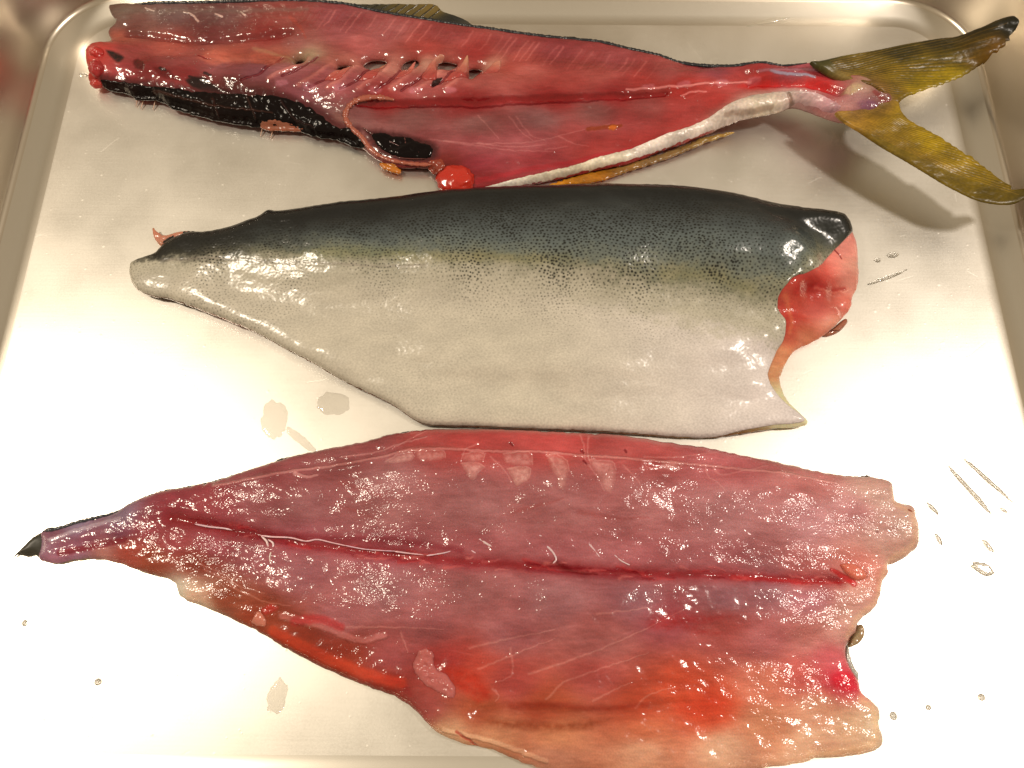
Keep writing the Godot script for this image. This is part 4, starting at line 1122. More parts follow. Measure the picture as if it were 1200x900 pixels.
	part("cord", cord([-31.9, 7, 25.1, -31, 6.8, 29.4, -30.8, 6.7, 33.4], 0.42, 0.30, 0.8, 0.4, 3), plain_wet(Color8(84, 44, 42), 0.2, 0.1), t)
	part("cord", cord([-29.6, 7.1, 25.6, -27.9, 6.8, 30.4, -24.8, 6.7, 32.9], 0.24, 0.17, 0.8, 0.4, 3), plain_wet(Color8(84, 44, 42), 0.2, 0.1), t)
	part("cord", cord([-44.7, 5.6, 31.4, -33, 6.2, 35.3, -21.7, 6.2, 35.7], 0.42, 0.30, 0.8, 0.4, 3), plain_wet(Color8(84, 44, 42), 0.2, 0.1), t)
	part("fat_scrap", drape(smooth([-42.9, 35.5, -39, 36.4, -34.8, 37.8, -33.1, 40.8, -36.1, 40.4, -40.8, 38.7], 1.0, true, 0.8), s, 1.2, 0.8, 0.4, 0.4).mesh(), plain_wet(Color8(176, 104, 34), 0.22, 0.1), t)
	part("fat_scrap", drape(smooth([-21.7, 37.6, -15.6, 35.4, -13.2, 39.4, -17, 42.1], 1.0, true, 0.8), s, 1.2, 0.8, 0.4, 0.4).mesh(), plain_wet(Color8(130, 50, 34), 0.22, 0.1), t)
	var organ := part("organ", lump(Vector3(8.4, 4.0, 7.0), 0.2, 6), plain_wet(Color8(176, 44, 30), 0.2, 0.2), t)
	organ.position = Vector3(-8.6, 4.7, 45.5) * MM
	organ.set_meta("label", "round bright red organ at the belly edge")
	part("backbone_end", lump(Vector3(3.6, 3.0, 3.2), 0.22, 1), plain_wet(Color8(168, 36, 34), 0.26, 0.1), t).position = Vector3(-174.9, 9.6, -17.9) * MM
	part("backbone_end", lump(Vector3(3.4, 3.4, 4.0), 0.22, 2), plain_wet(Color8(150, 38, 40), 0.26, 0.1), t).position = Vector3(-173.9, 9.3, -9.8) * MM
	part("backbone_end", lump(Vector3(3.0, 2.4, 2.6), 0.22, 3), plain_wet(Color8(170, 50, 42), 0.26, 0.1), t).position = Vector3(-175.6, 4.3, -6.1) * MM
	part("bone_tip", cord([-156.7, 2, -0.1, -157.8, 0.5, 4.1], 0.35, 0.15), plain_wet(Color8(170, 130, 110), 0.3), t)
	part("bone_tip", cord([-154.1, 2, 1.4, -155.2, 0.5, 5.5], 0.35, 0.15), plain_wet(Color8(170, 130, 110), 0.3), t)
	part("bone_tip", cord([-148.5, 2, 1.8, -149.6, 0.5, 5.9], 0.35, 0.15), plain_wet(Color8(170, 130, 110), 0.3), t)
	part("bone_tip", cord([-97.4, 2, 16.1, -98.5, 0.5, 20.2], 0.35, 0.15), plain_wet(Color8(170, 130, 110), 0.3), t)
	part("bone_tip", cord([-92.6, 2, 17, -93.7, 0.5, 21.1], 0.35, 0.15), plain_wet(Color8(170, 130, 110), 0.3), t)
	var bone_one := drape(smooth([-25.4, -5.6, -23.6, -12.9, -20.7, -19.4, -17.7, -22.3, -15.7, -21.5, -19.1, -18.5, -18.9, -13, -19, -3.8], 0.8, true, 0.2), s, 1.2, 0.7, 0.3, 0.15)
	part("spine_bone", bone_one.mesh(), wet_flesh(paint(bone_one, 0.3, [-25.4, -5.6, 168, 66, 62, -19, -3.8, 168, 66, 62, -17.7, -22.3, 196, 121, 103, -15.7, -21.5, 199, 133, 116, -21.7, -14.7, 188, 100, 88]), 0.22, 0.2), t)
	var bone_two := drape(smooth([-15.1, -2.9, -11.5, -8.7, -8, -16.5, -5, -21.4, -4.5, -17, -4.3, -6, -7.4, -4.1], 0.8, true, 0.2), s, 1.2, 0.7, 0.3, 0.15)
	part("spine_bone", bone_two.mesh(), wet_flesh(paint(bone_two, 0.3, [-15.1, -2.9, 168, 66, 62, -7.4, -4.1, 168, 66, 62, -5, -21.4, 193, 134, 107, -10.3, -13.9, 188, 100, 88]), 0.22, 0.2), t)
	var bone_three := drape(smooth([2.6, -7.4, 5.5, -14.8, 7.8, -17.2, 10.2, -17.6, 9.9, -11.7, 7.2, -8.9], 0.8, true, 0.2), s, 1.2, 0.7, 0.3, 0.15)
	part("spine_bone", bone_three.mesh(), wet_flesh(paint(bone_three, 0.3, [2.6, -7.4, 168, 66, 62, 7.2, -8.9, 168, 66, 62, 7.8, -17.2, 198, 127, 111, 10.2, -17.6, 195, 123, 100, 5.1, -14, 188, 100, 88]), 0.22, 0.2), t)
	var bone_four := drape(smooth([-37.6, -4.5, -35.3, -11.2, -32.5, -16.8, -29.6, -20.7, -30.1, -16.6, -30.4, -9.6], 0.8, true, 0.2), s, 1.2, 0.7, 0.3, 0.15)
	part("spine_bone", bone_four.mesh(), wet_flesh(paint(bone_four, 0.3, [-37.6, -4.5, 168, 66, 62, -29.6, -20.7, 202, 119, 110, -34, -14.2, 188, 100, 88]), 0.22, 0.2), t)
	var bone_five := drape(smooth([-53.4, -1.9, -49.3, -7.3, -47.5, -15.7, -43, -18.8, -45, -13.7, -45.8, -3.1], 0.8, true, 0.2), s, 1.2, 0.7, 0.3, 0.15)
	part("spine_bone", bone_five.mesh(), wet_flesh(paint(bone_five, 0.3, [-53.4, -1.9, 168, 66, 62, -45.8, -3.1, 168, 66, 62, -43, -18.8, 200, 132, 109, -48.6, -11.4, 188, 100, 88]), 0.22, 0.2), t)
	var bone_six := drape(smooth([-69, -3.1, -64, -8.1, -61, -13.3, -57.7, -16.5, -58.5, -7.9, -61.9, -1.8], 0.8, true, 0.2), s, 1.2, 0.7, 0.3, 0.15)
	part("spine_bone", bone_six.mesh(), wet_flesh(paint(bone_six, 0.3, [-69, -3.1, 168, 66, 62, -61.9, -1.8, 168, 66, 62, -61, -13.3, 200, 132, 114, -57.7, -16.5, 198, 122, 108, -64.7, -6.9, 188, 100, 88]), 0.22, 0.2), t)
	var upper := Sheet.new([smooth([181.3, 18.4, 183.1, 16.6, 186.7, 14.1, 188.9, 13.5, 191.1, 12.1, 193.4, 11.4, 195.6, 10.2, 198.2, 9.3, 199.7, 9.3, 201, 8.1, 202.6, 8.1, 203.9, 6.8, 205.4, 6.8, 206.8, 5.6, 208.3, 5.6, 209.7, 4.5, 211.2, 4.3, 213.3, 2.5, 214.9, 1.9, 216.2, 0.5, 217.7, -0.1, 219, -1.4, 220.6, -2.1, 221.9, -3.4, 221.2, -2, 222.9, -3.3, 224.1, -5.1, 224.8, -5.8, 226.5, -5.6, 227.5, -7.4, 229, -7.7, 228.3, -7.6, 229.9, -8.3, 230.2, -10.4, 232, -10.9, 232.2, -13, 235.1, -16, 235.9, -19.2, 234.2, -21.6, 231.1, -21.2, 227.2, -20.3, 221.1, -18.4, 205.1, -16.9, 178.7, -10, 162, -6.1, 149.9, -2.3, 145.3, -1.7, 148.3, 1.5, 158.8, 6.5, 167.5, 10.5, 177.5, 17.7], 1.0, true, 0.15)], 0.4, 2.5)
	var upper_lift := field([181.3, 18.4, 22.5, 188.9, 13.5, 22.5, 195.6, 10.2, 22.5, 201, 8.1, 22.5, 205.4, 6.8, 22.5, 209.7, 4.5, 22.5, 214.9, 1.9, 22.5, 219, -1.4, 22.5, 224.2, -5.6, 26.5, 229.3, -11.4, 28.5, 233.6, -13.3, 28.5, 237.3, -19, 31.5, 244, -26.8, 33.5, 238.2, -30.2, 31.5, 205.1, -16.9, 22.5, 150.4, -3.2, 23.5, 158.3, 7.3, 21.5], 1, upper.x0, upper.z0, upper.c, upper.nx, upper.nz)
	upper.body(field([168.6, 13.2, 5, 175.5, 4, 2.2, 172.1, 26.5, 2.6, 182.6, 17.5, 1.6, 193.3, 8.4, 1, 189.5, 30.7, 1.2, 242, -29.7, 0.8, 222.2, 64.2, 1.1], 1, upper.x0, upper.z0, upper.c, upper.nx, upper.nz), upper_lift, 1.4, 0.4, 0.35, 12)
	var upper_p := paint(upper, 0.22, [150.4, -3.2, 54, 51.8, 24, 160.5, 5, 126, 105.6, 57.6, 168.8, 11.3, 126, 96, 55.2, 175.5, 15.8, 117, 82.6, 39.6, 164.8, 0.4, 94.5, 80.6, 21.6, 185, -9.1, 46.8, 42.2, 9.6, 204.8, -14.9, 37.8, 32.6, 7.2, 220.7, -18.9, 30.6, 25.9, 5.4, 232.8, -22.4, 21.6, 19.2, 4.8, 242, -29.7, 19.8, 18.2, 5.4, 183, 3, 106.2, 88.3, 12, 203, -4.5, 82.8, 69.1, 8.4, 219.1, -10.3, 70.2, 53.8, 6, 224.1, -7.5, 93.6, 63.4, 6, 191.2, 9.8, 135, 115.2, 8.4, 205.2, 3.8, 135, 115.2, 7.2, 181.5, 13.1, 112.5, 91.2, 15, 235.6, -17.6, 23.4, 21.1, 6], 0.9)
	upper_p.stroke(smooth([153.9, -1.4, 197.8, -16.1, 243, -31.2], 2.0, false), 0.42, 0.25, Color8(150, 108, 34), 0.34, 0.03, 0.1)
	upper_p.stroke(smooth([154.3, -1, 197.3, -15.2, 241.6, -29.5], 2.0, false), 0.42, 0.25, Color8(40, 32, 8), 0.35, -0.03, 0.1)
	upper_p.stroke(smooth([154.7, -0.6, 196.9, -14.4, 240.1, -27.9], 2.0, false), 0.42, 0.25, Color8(150, 108, 34), 0.44, 0.03, 0.1)
	upper_p.stroke(smooth([155, -0.3, 196.4, -13.5, 238.6, -26.2], 2.0, false), 0.42, 0.25, Color8(40, 32, 8), 0.24, -0.03, 0.1)
	upper_p.stroke(smooth([155.4, 0.1, 195.9, -12.6, 237.2, -24.6], 2.0, false), 0.42, 0.25, Color8(150, 108, 34), 0.44, 0.03, 0.1)
	upper_p.stroke(smooth([155.8, 0.5, 195.4, -11.8, 235.7, -23], 2.0, false), 0.42, 0.25, Color8(40, 32, 8), 0.43, -0.03, 0.1)
	upper_p.stroke(smooth([156.2, 0.8, 194.9, -10.9, 234.3, -21.4], 2.0, false), 0.42, 0.25, Color8(150, 108, 34), 0.28, 0.03, 0.1)
	upper_p.stroke(smooth([156.6, 1.2, 194.5, -10.1, 232.8, -19.8], 2.0, false), 0.42, 0.25, Color8(40, 32, 8), 0.26, -0.03, 0.1)
	upper_p.stroke(smooth([156.9, 1.6, 194, -9.3, 231.4, -18.3], 2.0, false), 0.42, 0.25, Color8(150, 108, 34), 0.43, 0.03, 0.1)
	upper_p.stroke(smooth([157.3, 1.9, 193.5, -8.4, 230, -16.8], 2.0, false), 0.42, 0.25, Color8(40, 32, 8), 0.39, -0.03, 0.1)
	upper_p.stroke(smooth([157.7, 2.3, 193, -7.6, 228.6, -15.3], 2.0, false), 0.42, 0.25, Color8(150, 108, 34), 0.26, 0.03, 0.1)
	upper_p.stroke(smooth([158.1, 2.7, 192.6, -6.8, 227.2, -13.8], 2.0, false), 0.42, 0.25, Color8(40, 32, 8), 0.44, -0.03, 0.1)
	upper_p.stroke(smooth([158.5, 3, 192.1, -6, 225.8, -12.4], 2.0, false), 0.42, 0.25, Color8(150, 108, 34), 0.4, 0.03, 0.1)
	upper_p.stroke(smooth([158.8, 3.4, 191.6, -5.2, 224.4, -11], 2.0, false), 0.42, 0.25, Color8(40, 32, 8), 0.34, -0.03, 0.1)
	upper_p.stroke(smooth([159.2, 3.8, 191.2, -4.4, 223, -9.6], 2.0, false), 0.42, 0.25, Color8(150, 108, 34), 0.27, 0.03, 0.1)
	upper_p.stroke(smooth([159.6, 4.1, 190.7, -3.7, 221.7, -8.3], 2.0, false), 0.42, 0.25, Color8(40, 32, 8), 0.24, -0.03, 0.1)
	upper_p.stroke(smooth([160, 4.5, 190.3, -2.9, 220.3, -7], 2.0, false), 0.42, 0.25, Color8(150, 108, 34), 0.21, 0.03, 0.1)
	upper_p.stroke(smooth([160.4, 4.8, 189.8, -2.2, 219, -5.8], 2.0, false), 0.42, 0.25, Color8(40, 32, 8), 0.23, -0.03, 0.1)
	upper_p.stroke(smooth([160.7, 5.2, 189.4, -1.4, 217.7, -4.6], 2.0, false), 0.42, 0.25, Color8(150, 108, 34), 0.45, 0.03, 0.1)
	upper_p.stroke(smooth([161.1, 5.6, 188.9, -0.7, 216.3, -3.4], 2.0, false), 0.42, 0.25, Color8(40, 32, 8), 0.42, -0.03, 0.1)
	upper_p.stroke(smooth([161.5, 5.9, 188.5, 0, 215, -2.3], 2.0, false), 0.42, 0.25, Color8(150, 108, 34), 0.38, 0.03, 0.1)
	upper_p.stroke(smooth([161.9, 6.3, 188, 0.7, 213.7, -1.3], 2.0, false), 0.42, 0.25, Color8(40, 32, 8), 0.44, -0.03, 0.1)
	upper_p.stroke(smooth([162.3, 6.7, 187.6, 1.4, 212.4, -0.2], 2.0, false), 0.42, 0.25, Color8(150, 108, 34), 0.38, 0.03, 0.1)
	upper_p.stroke(smooth([162.6, 7, 187.1, 2.1, 211.2, 0.8], 2.0, false), 0.42, 0.25, Color8(40, 32, 8), 0.37, -0.03, 0.1)
	upper_p.stroke(smooth([163, 7.4, 186.7, 2.7, 209.9, 1.7], 2.0, false), 0.42, 0.25, Color8(150, 108, 34), 0.34, 0.03, 0.1)
	upper_p.stroke(smooth([163.4, 7.8, 186.3, 3.4, 208.6, 2.6], 2.0, false), 0.42, 0.25, Color8(40, 32, 8), 0.24, -0.03, 0.1)
	upper_p.stroke(smooth([163.8, 8.1, 185.8, 4, 207.4, 3.5], 2.0, false), 0.42, 0.25, Color8(150, 108, 34), 0.32, 0.03, 0.1)
	upper_p.stroke(smooth([164.1, 8.5, 185.4, 4.6, 206.2, 4.3], 2.0, false), 0.42, 0.25, Color8(40, 32, 8), 0.24, -0.03, 0.1)
	upper_p.stroke(smooth([164.5, 8.8, 185, 5.3, 204.9, 5.1], 2.0, false), 0.42, 0.25, Color8(150, 108, 34), 0.26, 0.03, 0.1)
	upper_p.stroke(smooth([164.9, 9.2, 184.5, 5.9, 203.7, 5.8], 2.0, false), 0.42, 0.25, Color8(40, 32, 8), 0.37, -0.03, 0.1)
	upper_p.stroke(smooth([165.3, 9.6, 184.1, 6.5, 202.5, 6.5], 2.0, false), 0.42, 0.25, Color8(150, 108, 34), 0.28, 0.03, 0.1)
	upper_p.stroke(smooth([165.6, 9.9, 183.7, 7, 201.3, 7.2], 2.0, false), 0.42, 0.25, Color8(40, 32, 8), 0.31, -0.03, 0.1)
	upper_p.stroke(smooth([166, 10.3, 183.3, 7.6, 200.1, 7.8], 2.0, false), 0.42, 0.25, Color8(150, 108, 34), 0.42, 0.03, 0.1)
	upper_p.stroke(smooth([166.4, 10.6, 182.8, 8.2, 198.9, 8.4], 2.0, false), 0.42, 0.25, Color8(40, 32, 8), 0.44, -0.03, 0.1)
	upper_p.stroke(smooth([166.8, 11, 182.4, 8.7, 197.7, 9], 2.0, false), 0.42, 0.25, Color8(150, 108, 34), 0.24, 0.03, 0.1)
	upper_p.stroke(smooth([167.1, 11.4, 182, 9.3, 196.5, 9.5], 2.0, false), 0.42, 0.25, Color8(40, 32, 8), 0.41, -0.03, 0.1)
	upper_p.stroke(smooth([167.5, 11.7, 181.6, 9.8, 195.4, 10.1], 2.0, false), 0.42, 0.25, Color8(150, 108, 34), 0.34, 0.03, 0.1)
	upper_p.stroke(smooth([167.9, 12.1, 181.2, 10.4, 194.2, 10.5], 2.0, false), 0.42, 0.25, Color8(40, 32, 8), 0.38, -0.03, 0.1)
	upper_p.stroke(smooth([168.3, 12.4, 180.8, 10.9, 193, 11], 2.0, false), 0.42, 0.25, Color8(150, 108, 34), 0.41, 0.03, 0.1)
	upper_p.stroke(smooth([168.6, 12.8, 180.4, 11.4, 191.9, 11.5], 2.0, false), 0.42, 0.25, Color8(40, 32, 8), 0.38, -0.03, 0.1)
	upper_p.stroke(smooth([169, 13.2, 180, 11.9, 190.7, 11.9], 2.0, false), 0.42, 0.25, Color8(150, 108, 34), 0.43, 0.03, 0.1)
	upper_p.stroke(smooth([169.4, 13.5, 179.6, 12.4, 189.6, 12.3], 2.0, false), 0.42, 0.25, Color8(40, 32, 8), 0.41, -0.03, 0.1)
	upper_p.stroke(smooth([169.8, 13.9, 179.1, 12.9, 188.4, 12.7], 2.0, false), 0.42, 0.25, Color8(150, 108, 34), 0.35, 0.03, 0.1)
	upper_p.stroke(smooth([170.1, 14.2, 178.7, 13.4, 187.3, 13.1], 2.0, false), 0.42, 0.25, Color8(40, 32, 8), 0.35, -0.03, 0.1)
	upper_p.stroke(smooth([170.5, 14.6, 178.3, 13.9, 186.1, 13.5], 2.0, false), 0.42, 0.25, Color8(150, 108, 34), 0.28, 0.03, 0.1)
	upper_p.stroke(smooth([170.9, 14.9, 177.9, 14.4, 185, 13.9], 2.0, false), 0.42, 0.25, Color8(40, 32, 8), 0.42, -0.03, 0.1)
	skin_grain(upper_p, 19)
	part("tail_fin", upper.mesh(), fin_skin(upper_p), t).set_meta("label", "upper dark olive lobe of the forked tail")
	var lower := Sheet.new([smooth([180.9, 16.7, 182.1, 22.9, 183.8, 26, 185.1, 27.3, 186.6, 28.1, 187.8, 29.5, 190.3, 30.6, 191.4, 31.9, 192.9, 32.5, 193.9, 33.8, 195.4, 34.4, 197.6, 36.2, 198.4, 37.8, 200, 38.3, 200.8, 39.8, 202.2, 40.5, 203.1, 41.9, 204.5, 42.6, 205.3, 44.1, 208.5, 44.7, 209.2, 46.3, 210.7, 47, 211.4, 48.6, 212.9, 49.2, 213.7, 50.7, 215.1, 51.5, 215.9, 52.9, 219.8, 57, 222.3, 58.6, 221.6, 60.2, 224.4, 60.2, 229.3, 60.2, 230.8, 63, 226.1, 65.1, 219.7, 67.6, 208.4, 66.4, 198.9, 61.2, 187.3, 53, 175.9, 44.3, 165.1, 34.9, 156.8, 26.9, 154.1, 22.6, 162.7, 21.4, 171.8, 19], 1.0, true, 0.15)], 0.4, 2.5)
	var lower_lift := field([180.9, 16.7, 22.5, 185.1, 27.3, 22.5, 190.3, 30.6, 22.5, 193.9, 33.8, 22.5, 198.4, 37.8, 22.5, 202.2, 40.5, 22.5, 205.3, 44.1, 22.5, 210, 47.7, 21.5, 213, 51.4, 21.5, 219, 57.6, 21.5, 223.6, 60.9, 21.5, 225.4, 65.8, 21.5, 198.2, 61.9, 21.5, 164.6, 35.7, 21.5, 161.7, 23, 20.5], 1, lower.x0, lower.z0, lower.c, lower.nx, lower.nz)
	lower.body(field([168.6, 13.2, 5, 175.5, 4, 2.2, 172.1, 26.5, 2.6, 182.6, 17.5, 1.6, 193.3, 8.4, 1, 189.5, 30.7, 1.2, 242, -29.7, 0.8, 222.2, 64.2, 1.1], 1, lower.x0, lower.z0, lower.c, lower.nx, lower.nz), lower_lift, 1.4, 0.4, 0.35, 12)
	var lower_p := paint(lower, 0.22, [153.9, 26.6, 153, 117.1, 54, 163.4, 23.9, 135, 99.8, 50.4, 172.9, 20.7, 117, 88.3, 44.4, 155.6, 27.5, 153, 117.1, 42, 168.4, 26.5, 126, 96, 22.8, 175.3, 40.3, 108, 88.3, 21.6, 186.2, 50, 104.4, 84.5, 20.4, 198.9, 58.2, 99, 80.6, 12, 211.6, 65, 82.8, 67.2, 7.2, 224.2, 63.3, 63, 51.8, 6, 181.1, 26.4, 144, 119, 12, 192, 37.2, 148.5, 124.8, 9.6, 204.4, 47.7, 135, 111.4, 8.4, 213.7, 54.4, 117, 96, 7.2, 219.6, 60.1, 99, 80.6, 8.4, 175, 30.8, 122.4, 99.8, 18], 0.9)
	lower_p.stroke(smooth([155.7, 26.6, 190.1, 48.3, 224.2, 63.3], 2.0, false), 0.4, 0.24, Color8(176, 134, 54), 0.37, 0.03, 0.1)
	lower_p.stroke(smooth([156.1, 26.5, 189.6, 47.6, 223.3, 62.3], 2.0, false), 0.4, 0.24, Color8(70, 52, 10), 0.29, -0.03, 0.1)
	lower_p.stroke(smooth([156.6, 26.3, 189.2, 47, 222.5, 61.3], 2.0, false), 0.4, 0.24, Color8(176, 134, 54), 0.36, 0.03, 0.1)
	lower_p.stroke(smooth([157, 26.2, 188.8, 46.3, 221.6, 60.3], 2.0, false), 0.4, 0.24, Color8(70, 52, 10), 0.22, -0.03, 0.1)
	lower_p.stroke(smooth([157.4, 26.1, 188.4, 45.6, 220.8, 59.3], 2.0, false), 0.4, 0.24, Color8(176, 134, 54), 0.45, 0.03, 0.1)
	lower_p.stroke(smooth([157.8, 25.9, 188.1, 45, 219.9, 58.2], 2.0, false), 0.4, 0.24, Color8(70, 52, 10), 0.35, -0.03, 0.1)
	lower_p.stroke(smooth([158.2, 25.8, 187.7, 44.3, 219, 57.2], 2.0, false), 0.4, 0.24, Color8(176, 134, 54), 0.22, 0.03, 0.1)
	lower_p.stroke(smooth([158.7, 25.6, 187.3, 43.7, 218.2, 56.2], 2.0, false), 0.4, 0.24, Color8(70, 52, 10), 0.26, -0.03, 0.1)
	lower_p.stroke(smooth([159.1, 25.5, 187, 43, 217.3, 55.2], 2.0, false), 0.4, 0.24, Color8(176, 134, 54), 0.42, 0.03, 0.1)
	lower_p.stroke(smooth([159.5, 25.3, 186.6, 42.4, 216.4, 54.2], 2.0, false), 0.4, 0.24, Color8(70, 52, 10), 0.24, -0.03, 0.1)
	lower_p.stroke(smooth([159.9, 25.2, 186.3, 41.7, 215.6, 53.2], 2.0, false), 0.4, 0.24, Color8(176, 134, 54), 0.27, 0.03, 0.1)
	lower_p.stroke(smooth([160.4, 25.1, 186, 41.1, 214.7, 52.2], 2.0, false), 0.4, 0.24, Color8(70, 52, 10), 0.24, -0.03, 0.1)
	lower_p.stroke(smooth([160.8, 24.9, 185.7, 40.5, 213.8, 51.2], 2.0, false), 0.4, 0.24, Color8(176, 134, 54), 0.37, 0.03, 0.1)
	lower_p.stroke(smooth([161.2, 24.8, 185.4, 39.8, 212.9, 50.3], 2.0, false), 0.4, 0.24, Color8(70, 52, 10), 0.44, -0.03, 0.1)
	lower_p.stroke(smooth([161.6, 24.6, 185.2, 39.2, 212, 49.3], 2.0, false), 0.4, 0.24, Color8(176, 134, 54), 0.33, 0.03, 0.1)
	lower_p.stroke(smooth([162.1, 24.5, 184.9, 38.6, 211.1, 48.3], 2.0, false), 0.4, 0.24, Color8(70, 52, 10), 0.22, -0.03, 0.1)
	lower_p.stroke(smooth([162.5, 24.4, 184.6, 38, 210.2, 47.4], 2.0, false), 0.4, 0.24, Color8(176, 134, 54), 0.28, 0.03, 0.1)
	lower_p.stroke(smooth([162.9, 24.2, 184.4, 37.3, 209.3, 46.4], 2.0, false), 0.4, 0.24, Color8(70, 52, 10), 0.22, -0.03, 0.1)
	lower_p.stroke(smooth([163.3, 24.1, 184.2, 36.7, 208.4, 45.5], 2.0, false), 0.4, 0.24, Color8(176, 134, 54), 0.27, 0.03, 0.1)
	lower_p.stroke(smooth([163.8, 23.9, 184, 36.1, 207.5, 44.6], 2.0, false), 0.4, 0.24, Color8(70, 52, 10), 0.38, -0.03, 0.1)
	lower_p.stroke(smooth([164.2, 23.8, 183.8, 35.5, 206.6, 43.6], 2.0, false), 0.4, 0.24, Color8(176, 134, 54), 0.36, 0.03, 0.1)
	lower_p.stroke(smooth([164.6, 23.7, 183.6, 34.9, 205.7, 42.7], 2.0, false), 0.4, 0.24, Color8(70, 52, 10), 0.42, -0.03, 0.1)
	lower_p.stroke(smooth([165, 23.5, 183.4, 34.3, 204.8, 41.8], 2.0, false), 0.4, 0.24, Color8(176, 134, 54), 0.34, 0.03, 0.1)
	lower_p.stroke(smooth([165.5, 23.4, 183.2, 33.7, 203.9, 41], 2.0, false), 0.4, 0.24, Color8(70, 52, 10), 0.38, -0.03, 0.1)
	lower_p.stroke(smooth([165.9, 23.2, 183, 33.2, 202.9, 40.1], 2.0, false), 0.4, 0.24, Color8(176, 134, 54), 0.33, 0.03, 0.1)
	lower_p.stroke(smooth([166.3, 23.1, 182.8, 32.6, 202, 39.2], 2.0, false), 0.4, 0.24, Color8(70, 52, 10), 0.41, -0.03, 0.1)
	lower_p.stroke(smooth([166.7, 23, 182.6, 32, 201.1, 38.4], 2.0, false), 0.4, 0.24, Color8(176, 134, 54), 0.22, 0.03, 0.1)
	lower_p.stroke(smooth([167.2, 22.8, 182.5, 31.5, 200.1, 37.5], 2.0, false), 0.4, 0.24, Color8(70, 52, 10), 0.42, -0.03, 0.1)
	lower_p.stroke(smooth([167.6, 22.7, 182.3, 30.9, 199.2, 36.7], 2.0, false), 0.4, 0.24, Color8(176, 134, 54), 0.3, 0.03, 0.1)
	lower_p.stroke(smooth([168, 22.5, 182.1, 30.3, 198.2, 35.9], 2.0, false), 0.4, 0.24, Color8(70, 52, 10), 0.42, -0.03, 0.1)
	lower_p.stroke(smooth([168.4, 22.4, 181.9, 29.8, 197.3, 35.1], 2.0, false), 0.4, 0.24, Color8(176, 134, 54), 0.3, 0.03, 0.1)
	lower_p.stroke(smooth([168.9, 22.3, 181.8, 29.3, 196.3, 34.3], 2.0, false), 0.4, 0.24, Color8(70, 52, 10), 0.21, -0.03, 0.1)
	lower_p.stroke(smooth([169.3, 22.1, 181.6, 28.7, 195.4, 33.5], 2.0, false), 0.4, 0.24, Color8(176, 134, 54), 0.2, 0.03, 0.1)
	lower_p.stroke(smooth([169.7, 22, 181.4, 28.2, 194.4, 32.7], 2.0, false), 0.4, 0.24, Color8(70, 52, 10), 0.24, -0.03, 0.1)
	lower_p.stroke(smooth([170.1, 21.8, 181.2, 27.7, 193.4, 31.9], 2.0, false), 0.4, 0.24, Color8(176, 134, 54), 0.41, 0.03, 0.1)
	lower_p.stroke(smooth([170.6, 21.7, 181, 27.1, 192.5, 31.2], 2.0, false), 0.4, 0.24, Color8(70, 52, 10), 0.26, -0.03, 0.1)
	lower_p.stroke(smooth([171, 21.6, 180.8, 26.6, 191.5, 30.4], 2.0, false), 0.4, 0.24, Color8(176, 134, 54), 0.32, 0.03, 0.1)
	lower_p.stroke(smooth([171.4, 21.4, 180.6, 26.1, 190.5, 29.7], 2.0, false), 0.4, 0.24, Color8(70, 52, 10), 0.25, -0.03, 0.1)
	lower_p.stroke(smooth([171.8, 21.3, 180.4, 25.6, 189.6, 28.9], 2.0, false), 0.4, 0.24, Color8(176, 134, 54), 0.45, 0.03, 0.1)
	lower_p.stroke(smooth([172.3, 21.1, 180.2, 25.1, 188.6, 28.2], 2.0, false), 0.4, 0.24, Color8(70, 52, 10), 0.43, -0.03, 0.1)
	lower_p.stroke(smooth([172.7, 21, 180, 24.6, 187.6, 27.4], 2.0, false), 0.4, 0.24, Color8(176, 134, 54), 0.29, 0.03, 0.1)
	lower_p.stroke(smooth([173.1, 20.8, 179.8, 24.1, 186.6, 26.7], 2.0, false), 0.4, 0.24, Color8(70, 52, 10), 0.41, -0.03, 0.1)
	lower_p.stroke(smooth([173.5, 20.7, 179.5, 23.5, 185.6, 26], 2.0, false), 0.4, 0.24, Color8(176, 134, 54), 0.23, 0.03, 0.1)
	lower_p.stroke(smooth([174, 20.6, 179.3, 23, 184.6, 25.2], 2.0, false), 0.4, 0.24, Color8(70, 52, 10), 0.43, -0.03, 0.1)
	lower_p.stroke(smooth([174.4, 20.4, 179, 22.5, 183.7, 24.5], 2.0, false), 0.4, 0.24, Color8(176, 134, 54), 0.36, 0.03, 0.1)
	lower_p.stroke(smooth([174.8, 20.3, 178.8, 22, 182.7, 23.8], 2.0, false), 0.4, 0.24, Color8(70, 52, 10), 0.35, -0.03, 0.1)
	skin_grain(lower_p, 19)
	part("tail_fin", lower.mesh(), fin_skin(lower_p), t).set_meta("label", "lower yellow lobe of the forked tail")


